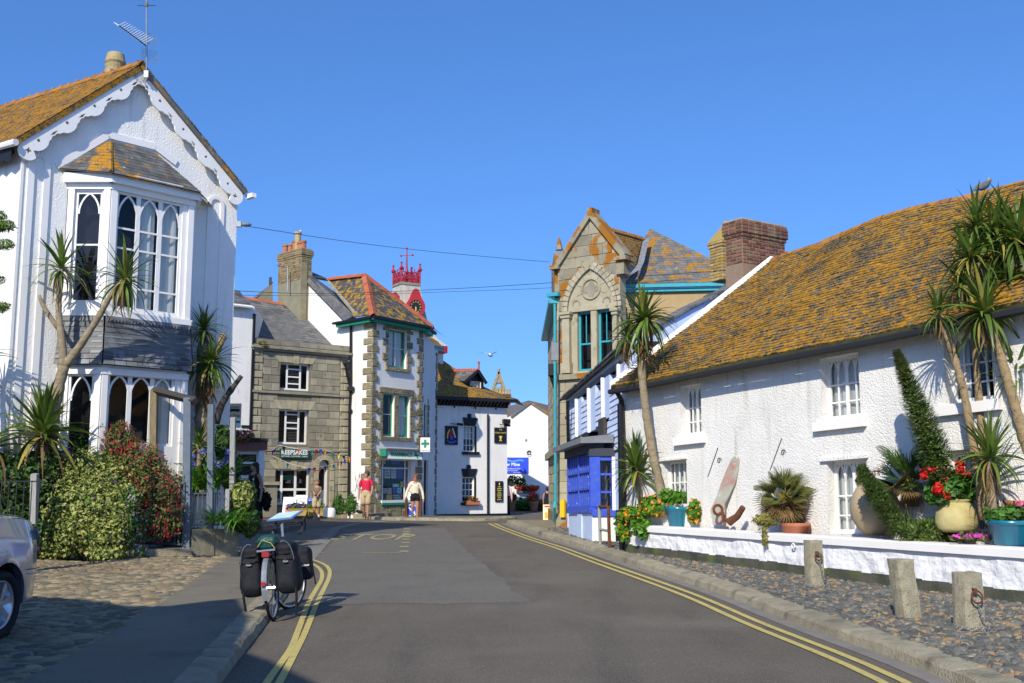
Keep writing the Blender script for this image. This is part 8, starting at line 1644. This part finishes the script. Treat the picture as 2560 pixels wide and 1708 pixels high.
gwh = mat('white feathers', (.7, .7, .7)); ggr = mat('mottled grey feathers', (.16, .15, .145), (.30, .29, .27), 30); gdk = mat('dark grey feathers', (.10, .10, .11), (.16, .16, .16), 30)
bird(yf.pt(uu * .62, z1 + .64, -.25) + Vector((0, 0, .01)), .62, 'grey and white gull standing on the yellow chimney pot', ggr, gwh, ggr, R(5))
bird(P(2460, 481, 19.6) + Vector((0, 0, .0)), .78, 'dark mottled young gull hunched on the cottage ridge', ggr, ggr, gdk, R(20), 'young_gull')
bird(P(745, 588, 45.3), .6, 'small gull sitting on the buff chimney pot', ggr, gwh, ggr, R(10)); bird(P(1226, 888, 48), .9, 'white gull gliding above the inn roof', gwh, gwh, gwh, R(70), 'flying_gull', True)
# ------------------------------------------------------------ propeller blade and rusty anchor gear on the bed
pf0 = GW.px(1790, 1305, -.30); pf = Face(pf0.xy, (pf0.xy + Vector((.80, -.60)))); O_ = lambda x, y: pf.uv(x, y)
bl = [(1782, 1312), (1776, 1275), (1790, 1245), (1801, 1212), (1816, 1175), (1828, 1148), (1836, 1141), (1840, 1148), (1846, 1143), (1849, 1150), (1846, 1175), (1838, 1208), (1822, 1240), (1811, 1262), (1810, 1312)]
t = thing('propeller_blade', pf0, 'old ship propeller blade with faded red patches leaning against the cottage', 'propeller')
k = MB(); k.plate(pf, [O_(x, y) for x, y in bl], [], -.05, 0); k.build('blade', mat('blade metal', (.38, .38, .31), (.30, .31, .25), 3, .8, .4, 20, over=(((.36, .19, .16), 3.2, .47, .60), ((.5, .5, .45), 12, .62, .7))), t)
c = GW.px(1795, 1275, -.18); t = thing('rusty_shackle', c, 'heavy rusted shackle and chain links at the foot of the propeller blade', 'ironwork'); one('shackle', rust, t, lambda k: k.torus(c, .085, .026, (0.3, -1, .1), 18, 8)); one('link', rust, t, lambda k: k.torus(c + Vector((.10, -.03, -.14)),   .055, .022, (.7, -.5, .4), 16, 8)); one('link', rust, t, lambda k: k.torus(c + Vector((.20, -.06, -.20)), .05, .02, (-.2, -.6, .8), 16, 8))
a, b = GW.px(1822, 1306, -.15), GW.px(1858, 1268, -.25); t = thing('anchor_arm', a, 'thick rusted anchor arm between the shackle and the fan palm', 'ironwork'); one('arm', rust, t, lambda k: k.tube([a, a.lerp(b, .5) + Vector((.02, 0, -.03)), b], [.075, .06, .05], 10))
for x, y in ((1788, 1150), (1946, 1130)):
    c = CT.px(x, y, .03); t = thing('wall_bracket', c, 'thin iron scroll bracket on the cottage wall %s' % ('above the propeller blade' if x < 1800 else 'above the shaggy fan palm'), 'bracket'); u, z = CT.uv(x, y)
    one('arm', darksteel, t, lambda k: k.poly(CT, [(u - .20, z - .30), (u + .10, z + .22)], .007, .01, .02)); one('scroll', darksteel, t, lambda k: k.poly(CT, [(u + .12 + .06 * (1 - i / 12) * cos(i * .8), z - .02 + .06 * (1 - i / 12) * sin(i * .8)) for i in range(11)], .007, .01, .02))
# ------------------------------------------------------------ touring bicycle
rb = G(684, 1551); fb = G(718, 1524); fw_ = (fb - rb); fw_.z = 0; fw_.normalize(); fw_ = Vector((-.02, 1, 0)).normalized(); up_ = Matrix.Rotation(R(-6.0), 3, fw_) @ Vector((0, 0, 1)); lf = up_.cross(fw_).normalized(); SC = 1.08
def T(x, y, z): return rb + (fw_ * x + lf * y + up_ * z) * SC
bk = thing('touring_bicycle', rb, 'loaded touring bicycle with black panniers propped against the kerb', 'bicycle')
st_ang = R(-24); fdir = Matrix.Rotation(st_ang, 3, up_) @ fw_; flf = up_.cross(fdir)
silver = mat('polished aluminium', (.55, .57, .6), rough=.3, metal=.8); rubber = mat('tyre rubber', (.015, .015, .016), rough=.8); nylon = mat('black nylon', (.007, .008, .011), (.012, .013, .018), 10, .75, .6, 14, bdist=.02)
for nm, cx, ax_ in (('rear', 0.0, lf), ('front', 1.03, flf)):
    c = T(cx, 0, .345); w_ = one('wheel', silver, bk, lambda k: k.torus(c, .312 * SC, .011, ax_, 40, 6)); one('tyre', rubber, w_, lambda k: k.torus(c, .334 * SC, .019, ax_, 44, 8)); one('hub', silver, w_, lambda k: k.tube([c - ax_ * .05, c + ax_ * .05], .022, 8))
    d0 = fw_ if nm == 'rear' else fdir; k = MB()
    for i in range(28): a = 2 * pi * i / 28; e = c + (d0 * cos(a) + up_ * sin(a)) * .305 * SC; k.tube([c + ax_ * (.03 if i % 2 else -.03), e], .0012, 3)
    k.build('spokes', silver, w_, kind='stuff')
fr_ = [((0, .03, .345), (.43, .02, .29)), ((0, -.03, .345), (.43, -.02, .29)), ((0, .04, .345), (.29, .02, .80)), ((0, -.04, .345), (.29, -.02, .80)), ((.43, 0, .29), (.27, 0, .86)), ((.43, 0, .29), (.86, 0, .70)), ((.28, 0, .82), (.85, 0, .82)), ((.87, 0, .66), (.84, 0, .86))]
frm = mat('dark frame paint', (.02, .03, .03), rough=.3); k = MB(); [k.tube([T(*a), T(*b)], .014, 8) for a, b in fr_]; k.build('frame', frm, bk)
k = MB(); [k.tube([T(.87, 0, .66) + flf * s * .05, T(.95, 0, .5) + flf * s * .05, T(1.03, 0, .345) + flf * s * .05], .011, 6) for s in (-1, 1)]; k.tube([T(.87, 0, .66) - flf * .06, T(.87, 0, .66) + flf * .06], .016, 6); k.build('fork', frm, bk)
one('seat_post', silver, bk, lambda k: k.tube([T(.27, 0, .82), T(.25, 0, .95)], .014, 8)); k = MB()
rows = []
for x, w_, z in ((-.02, .02, .965), (.0, .07, .97), (.06, .08, .975), (.13, .05, .97), (.22, .022, .965), (.28, .016, .96)): rows.append([T(x + .10, w_, z + .00), T(x + .10, w_ * .7, z + .045), T(x + .10, 0, z + .052), T(x + .10, -w_ * .7, z + .045), T(x + .10, -w_, z + .00)])
for a, b in zip(rows, rows[1:]): [k.quad(a[i], a[i + 1], b[i + 1], b[i]) for i in range(4)]
k.quad(rows[0][0], rows[0][1], rows[0][3], rows[0][4]); k.build('saddle', mat('black saddle leather', (.02, .018, .018), rough=.3), bk, smooth=True)
hb = T(.93, 0, 1.0); one('stem', silver, bk, lambda k: k.tube([T(.84, 0, .86), T(.835, 0, 1.0), hb], .017, 8)); k = MB()
for s in (-1, 1): o = hb + flf * s * .22; k.tube([hb, o, o + fdir * .08 + up_ * .01, o + fdir * .11 - up_ * .05, o + fdir * .05 - up_ * .13, o - fdir * .04 - up_ * .14], .017, 7)
k.build('handlebar', blackmatt, bk)
for s in (-1, 1): o = hb + flf * s * .22 + fdir * .09; one('brake_lever', blackmatt, bk, lambda k: k.tube([o, o + fdir * .06 + up_ * .06, o + fdir * .08 - up_ * .02, o + fdir * .05 - up_ * .12], [.02, .018, .010, .006], 6))
mc = hb + fdir * .05 + up_ * .11; k = MB(); md = (fdir * .9 + up_ * .25).normalized(); q = [mc + flf * a * .19 + md * b * .14 for a, b in ((-1, -1), (1, -1), (1, 1), (-1, 1))]; n_ = flf.cross(md).normalized() * .008; n_ = n_ if n_.z > 0 else -n_
mp_ = one('map_case', mat('blue map case', (.10, .22, .5), rough=.3), bk, lambda k: k.hexa([x - n_ * 2 for x in q] + q)); q2 = [mc + flf * a * .165 + md * b * .12 for a, b in ((-1, -1), (1, -1), (1, 1), (-1, 1))]; sgn_ = 1 if n_.z > 0 else -1
one('map', mat('printed map paper', (.55, .68, .78), (.45, .65, .5), 9, .35, over=(((.7, .7, .6), 5, .58, .64),)), mp_, lambda k: k.hexa([x + n_ * sgn_ * .3 for x in q2] + [x + n_ * sgn_ * .9 for x in q2]))
def sbox(k, c, sx, sy, sz, ex=.42, n=28, sag=0):
    m = 20; b = len(k.V)
    def sp(a): return (abs(a) ** ex) * (1 if a > 0 else -1)
    for i in range(m + 1):
        t = -pi / 2 + pi * i / m
        for j in range(n):
            a = 2 * pi * j / n; x, y, z = sp(cos(t)) * sp(cos(a)), sp(cos(t)) * sp(sin(a)), sp(sin(t)); w_ = 1 + noise.noise(Vector((x * 2, y * 2, z * 2)) + c) * .16 + noise.noise(Vector((x * 5, y * 5, z * 6)) + c) * .06 + sag * (-z) * .08; k.V.append(tuple(T(c.x + x * sx * w_, c.y + y * sy * w_, c.z + z * sz)))
    for i in range(m):
        for j in range(n): k.F.append((b + i * n + j, b + i * n + (j + 1) % n, b + (i + 1) * n + (j + 1) % n, b + (i + 1) * n + j)); k.a.append(.5)
for s, nm in ((1, 'left'), (-1, 'right')):
    t = one('pannier', nylon, bk, lambda k: sbox(k, Vector((.06, s * .195, .53)), .165, .12, .265, .5, sag=2), smooth=True); one('lid', nylon, t, lambda k: sbox(k, Vector((.06, s * .19, .745)), .16, .108, .075, .6), smooth=True); one('badge', steel, t, lambda k: k.ball(T(-.122, s * .20, .62), (.035, .006, .016), 10)); one('strap', nylon, t, lambda k: k.tube([T(-.08, s * .27, .45), T(-.09, s * .285, .28), T(-.08, s * .27, .10)], [.012, .016, .016], 5)); one('piping', steel, t, lambda k: k.tube([T(-.115, s * (.19 + .10 * sin(a)), .60 + .24 * cos(a)) for a in [-.3 + i * .25 for i in range(8)]], .004, 4))
for s in (1, -1):
    one('compression_strap', blackmatt, bk, lambda k: k.tube([T(-.10, s * .10, .66), T(-.125, s * .2, .64), T(-.09, s * .305, .65)], .008, 5)); one('buckle', blackmatt, bk, lambda k: k.box(T(-.125, s * .2, .645), (.04, .02, .03)))
fp_ = one('front_pannier', nylon, bk, lambda k: sbox(k, Vector((.98, -.21, .52)), .12, .085, .19, sag=1), smooth=True); one('reflective_band', whsock, fp_, lambda k: k.tube([T(.855, -.28, .50), T(.855, -.15, .50)], .013, 6)); one('strap', nylon, fp_, lambda k: k.tube([T(.9, -.31, .56), T(.88, -.32, .42), T(.9, -.33, .27)], .009, 4)); one('front_pannier', nylon, bk, lambda k: sbox(k, Vector((.98, .19, .50)), .11, .08, .17, sag=1), smooth=True)
one('rack', darksteel, bk, lambda k: [k.tube([T(-.12, s * .05, .74), T(.28, s * .05, .74), T(.1, s * .06, .55), T(0, s * .05, .35)], .006, 5) for s in (-1, 1)]); one('rack_end', silver, bk, lambda k: k.tube([T(-.13, -.10, .755), T(-.13, .10, .755)], .014, 6)); 
dg_ = mat('dark green waterproof', (.008, .05, .04), (.012, .07, .055), 12, .45, .6, 14, bdist=.02); rl_ = one('rolled_bag', dg_, bk, lambda k: sbox(k, Vector((.06, .0, .835)), .15, .115, .085, .7), smooth=True); one('elastic_cord', yline, rl_, lambda k: k.tube([T(-.08, .10, .80), T(-.10, .04, .87), T(-.10, -.05, .83), T(-.10, -.09, .77)], .005, 5))
k = MB(); rows = []
for i in range(9):
    a = R(60 + i * 17); p0 = [T(.365 * cos(a) * 1.0, s * .028, .345 + .365 * sin(a)) for s in (-1, 0, 1)]; p0[1] = T(.375 * cos(a), 0, .345 + .375 * sin(a)); rows.append(p0)
for a, b in zip(rows, rows[1:]): [k.quad(a[i], a[i + 1], b[i + 1], b[i]) for i in (0, 1)]
mg = k.build('mudguard', steel, bk, smooth=True); one('reflector', redpaint, mg, lambda k: k.box(T(-.385, 0, .42), (.05, .02, .045))); one('rear_lamp', redpaint, bk, lambda k: k.box(T(-.16, 0, .715), (.085, .04, .05))); one('kick_stand', darksteel, bk, lambda k: k.tube([T(.40, .03, .29), T(.34, .20, .02)], .010, 6)); one('crank', silver, bk, lambda k: (k.tube([T(.43, .07, .29), T(.40, .09, .14)], .010, 6), k.torus(T(.43, -.05, .29), .09, .006, lf, 24, 5), k.tube([T(.43, -.07, .29), T(.46, -.09, .44)], .010, 6))); one('pedal', blackmatt, bk, lambda k: k.box(T(.40, .14, .13), (.10, .07, .025))); one('pedal_reflector', mat('amber reflector', (.7, .2, .01), rough=.3), bk, lambda k: k.box(T(.36, .14, .13), (.07, .012, .022))); one('pedal', blackmatt, bk, lambda k: k.box(T(.46, -.14, .45), (.10, .07, .025)))
# ------------------------------------------------------------ silver car at the left edge
wc = P(15, 1515, 10.6); ca_ = Vector((sin(R(3)), cos(R(3)), 0)); cl_ = Vector((-ca_.y, ca_.x, 0)); gz = zg(10.6) + .10; c0 = Vector((wc.x, wc.y, gz)) - ca_ * 0
def K(s, l, z): return c0 + ca_ * (.93 - s) + cl_ * (l) + Vector((0, 0, z))
paint = mat('silver car paint', (.42, .46, .52), rough=.22, metal=.75, coat=1.0); ctrim = mat('car tinted glass', (.01, .012, .015), rough=.05, spec=.8)
carr = thing('silver_car', c0, 'silver car parked on the cobbles at the left edge with alloy wheel', 'car')
secs = [(-.02, .44, .78, .95, .55), (.03, .36, .84, 1.04, .70), (.12, .31, .88, 1.12, .80), (.28, .28, .90, 1.17, .86), (.5, .26, .92, 1.20, .89), (.93, .25, .94, 1.225, .905), (1.3, .25, .95, 1.24, .905), (2.2, .25, .96, 1.24, .905), (3.2, .25, .96, 1.18, .905), (4.1, .27, .9, 1.06, .88), (4.6, .34, .8, .95, .76)]
k = MB(); rr_ = []
for s, zb_, zs2, zt2, hw in secs:
    ring = []
    pr_c = [(.86, zb_), (.97, zb_ + .06), (1.0, (zb_ + zs2) / 2), (.995, zs2 - .04), (.97, zs2 + .05), (.90, zt2 - .05), (.78, zt2), (.4, zt2 + .02), (0, zt2 + .025)]
    full = pr_c + [(-a, b) for a, b in pr_c[:-1]][::-1]
    for a, b in full: ring.append(K(s + abs(a) ** 4 * (.10 if s < .2 else 0), .905 - a * hw, b))
    rr_.append(ring)
n = len(rr_[0])
for a, b in zip(rr_, rr_[1:]):
    for i in range(n): k.quad(a[i], a[(i + 1) % n], b[(i + 1) % n], b[i])
k.add(rr_[0], [tuple(range(n))[::-1]]); k.add(rr_[-1], [tuple(range(n))]); body = k.build('body', paint, carr)
cyl = MB(); 
for s in (.93, 3.65): cc = K(s, 0, .35); cyl.tube([cc - cl_ * .3, cc + cl_ * .30], .395, 40)
co = cyl.build('cut', blackmatt); bm2 = bmesh.new(); bm2.from_mesh(body.data); bmesh.ops.remove_doubles(bm2, verts=bm2.verts, dist=.0005); bmesh.ops.recalc_face_normals(bm2, faces=bm2.faces); bm2.to_mesh(body.data); bm2.free()
bm3 = bmesh.new(); bm3.from_mesh(co.data); bmesh.ops.recalc_face_normals(bm3, faces=bm3.faces); bm3.to_mesh(co.data); bm3.free()
body.location = (0, 0, 0); mdv = body.modifiers.new('b', 'BOOLEAN'); mdv.operation = 'DIFFERENCE'; mdv.object = co; mdv.solver = 'EXACT'
bpy.context.view_layer.update(); dg = bpy.context.evaluated_depsgraph_get(); nm_ = bpy.data.meshes.new_from_object(body.evaluated_get(dg)); body.modifiers.clear(); body.data = nm_; bpy.data.objects.remove(co); nm_.materials.clear(); nm_.materials.append(paint)
for p_ in nm_.polygons: p_.use_smooth = True; p_.material_index = 0
try: nm_.set_sharp_from_angle(angle=R(35))
except Exception: pass
k = MB(); gs = [(1.05, 1.225, 1.23, .80), (1.45, 1.225, 1.47, .72), (1.9, 1.22, 1.60, .66), (2.9, 1.2, 1.58, .66), (3.6, 1.14, 1.20, .76)]; rows = []
for s, a, b, hw in gs: rows.append([K(s, .905 - hw * 1.06, a - .02), K(s, .905 - hw, b - .05), K(s, .905 - hw * .85, b), K(s, .905 + hw * .85, b), K(s, .905 + hw, b - .05), K(s, .905 + hw * 1.06, a - .02)])
for a, b in zip(rows, rows[1:]): [k.quad(a[i], a[i + 1], b[i + 1], b[i]) for i in range(5)]
k.add(rows[0], [tuple(range(6))]); k.build('roof', paint, carr)
one('side_window', ctrim, carr, lambda k: k.add([K(1.42, .905 - .79, 1.25), K(2.9, .905 - .79, 1.25), K(2.85, .905 - .70, 1.52), K(1.9, .905 - .70, 1.54), K(1.55, .905 - .745, 1.42)], [(0, 1, 2, 3, 4)])); one('window_trim', silver, carr, lambda k: k.tube([K(2.9, .105, 1.245), K(1.40, .105, 1.245), K(1.55, .15, 1.43), K(1.9, .195, 1.55)], .009, 5))
one('rear_lamp', steel, carr, lambda k: k.add([K(.10, .12, .92), K(.02, .25, .90), K(.03, .27, 1.02), K(.12, .14, 1.06), K(.22, .06, .95), K(.24, .08, 1.04)], [(0, 1, 2, 3), (4, 0, 3, 5)])); one('bumper_strip', silver, carr, lambda k: k.tube([K(.50, .005, .60), K(.3, .02, .60), K(.22, .035, .60)], .008, 6)); one('bumper_line', blackmatt, carr, lambda k: k.tube([K(.53, .006, .645), K(.3, .02, .645), K(.22, .035, .645)], .004, 4)); one('door_seam', blackmatt, carr, lambda k: k.tube([K(1.38, .003, .30), K(1.42, -.003, .7), K(1.40, .03, 1.1)], .004, 4))
for s in (.93, 3.65):
    cc = K(s, .06, .335); w_ = thing('x', cc, None, None) if False else None
    def spin(k, prof, m=40):
        b = len(k.V)
        for r, d in prof:
            for j in range(m): a = 2 * pi * j / m; k.V.append(tuple(cc + (ca_ * cos(a) + Vector((0, 0, 1)) * sin(a)) * r + cl_ * d)); 
        for i in range(len(prof) - 1):
            for j in range(m): k.F.append((b + i * m + j, b + i * m + (j + 1) % m, b + (i + 1) * m + (j + 1) % m, b + (i + 1) * m + j)); k.a.append(.5)
    wh = one('wheel', rubber, carr, lambda k: spin(k, [(.235, .0), (.25, -.03), (.30, -.045), (.325, -.02), (.335, .03), (.335, .16), (.30, .2), (.2, .2)]), smooth=True)
    one('rim', silver, wh, lambda k: spin(k, [(.238, .0), (.232, -.012), (.215, .01), (.21, .1), (.0, .11)]), smooth=True)
    for i in range(7):
        a = 2 * pi * i / 7 + .2; d = ca_ * cos(a) + Vector((0, 0, sin(a))); e = ca_ * -sin(a) + Vector((0, 0, cos(a))); one('spoke', silver, wh, lambda k: k.hexa([cc + d * r + e * w_ + cl_ * o for o in (.06, .004) for r, w_ in ((.03, -.022), (.222, -.034), (.222, .034), (.03, .022))]))
    one('hub_cap', silver, wh, lambda k: spin(k, [(.05, .0), (.04, -.012), (0, -.014)], 20)); one('brake_disc', steel, wh, lambda k: spin(k, [(.15, .085), (.03, .084)], 30)); one('arch_liner', blackmatt, carr, lambda k: spin(k, [(.392, .02), (.392, .35), (.0, .35)], 36))
# ------------------------------------------------------------ unseen building behind the viewpoint, outline shaped to cast the footpath shadow
Hb = 6.5; kx = Hb / tan(R(SUN_EL)); sx_, sy_ = SUN_T.x / SUN_T.length * kx, SUN_T.y / SUN_T.length * kx
edge = [(-250, 1480), (60, 1497), (250, 1508), (370, 1525), (470, 1527), (570, 1514), (640, 1508), (672, 1560), (664, 1600), (645, 1622), (705, 1642), (840, 1708), (905, 1762)]
q = [G(x, y) for x, y in edge]; pts = [(p.x - sx_, p.y - sy_) for p in q]; pts = [(-26, pts[0][1])] + pts + [(pts[-1][0] + .3, -8), (pts[-1][0] - 1, -16), (-26, -16)]
fz = Flat((0, 0, 0), (1, 0, 0), (0, 1, 0)); t = thing('shadow_casting_building', (pts[0][0], pts[0][1], 0), 'unseen plain building behind the viewpoint, shaped to shade the footpath', 'building'); one('walls', whitewall, t, lambda k: k.plate(fz, pts, [], -.5, Hb))
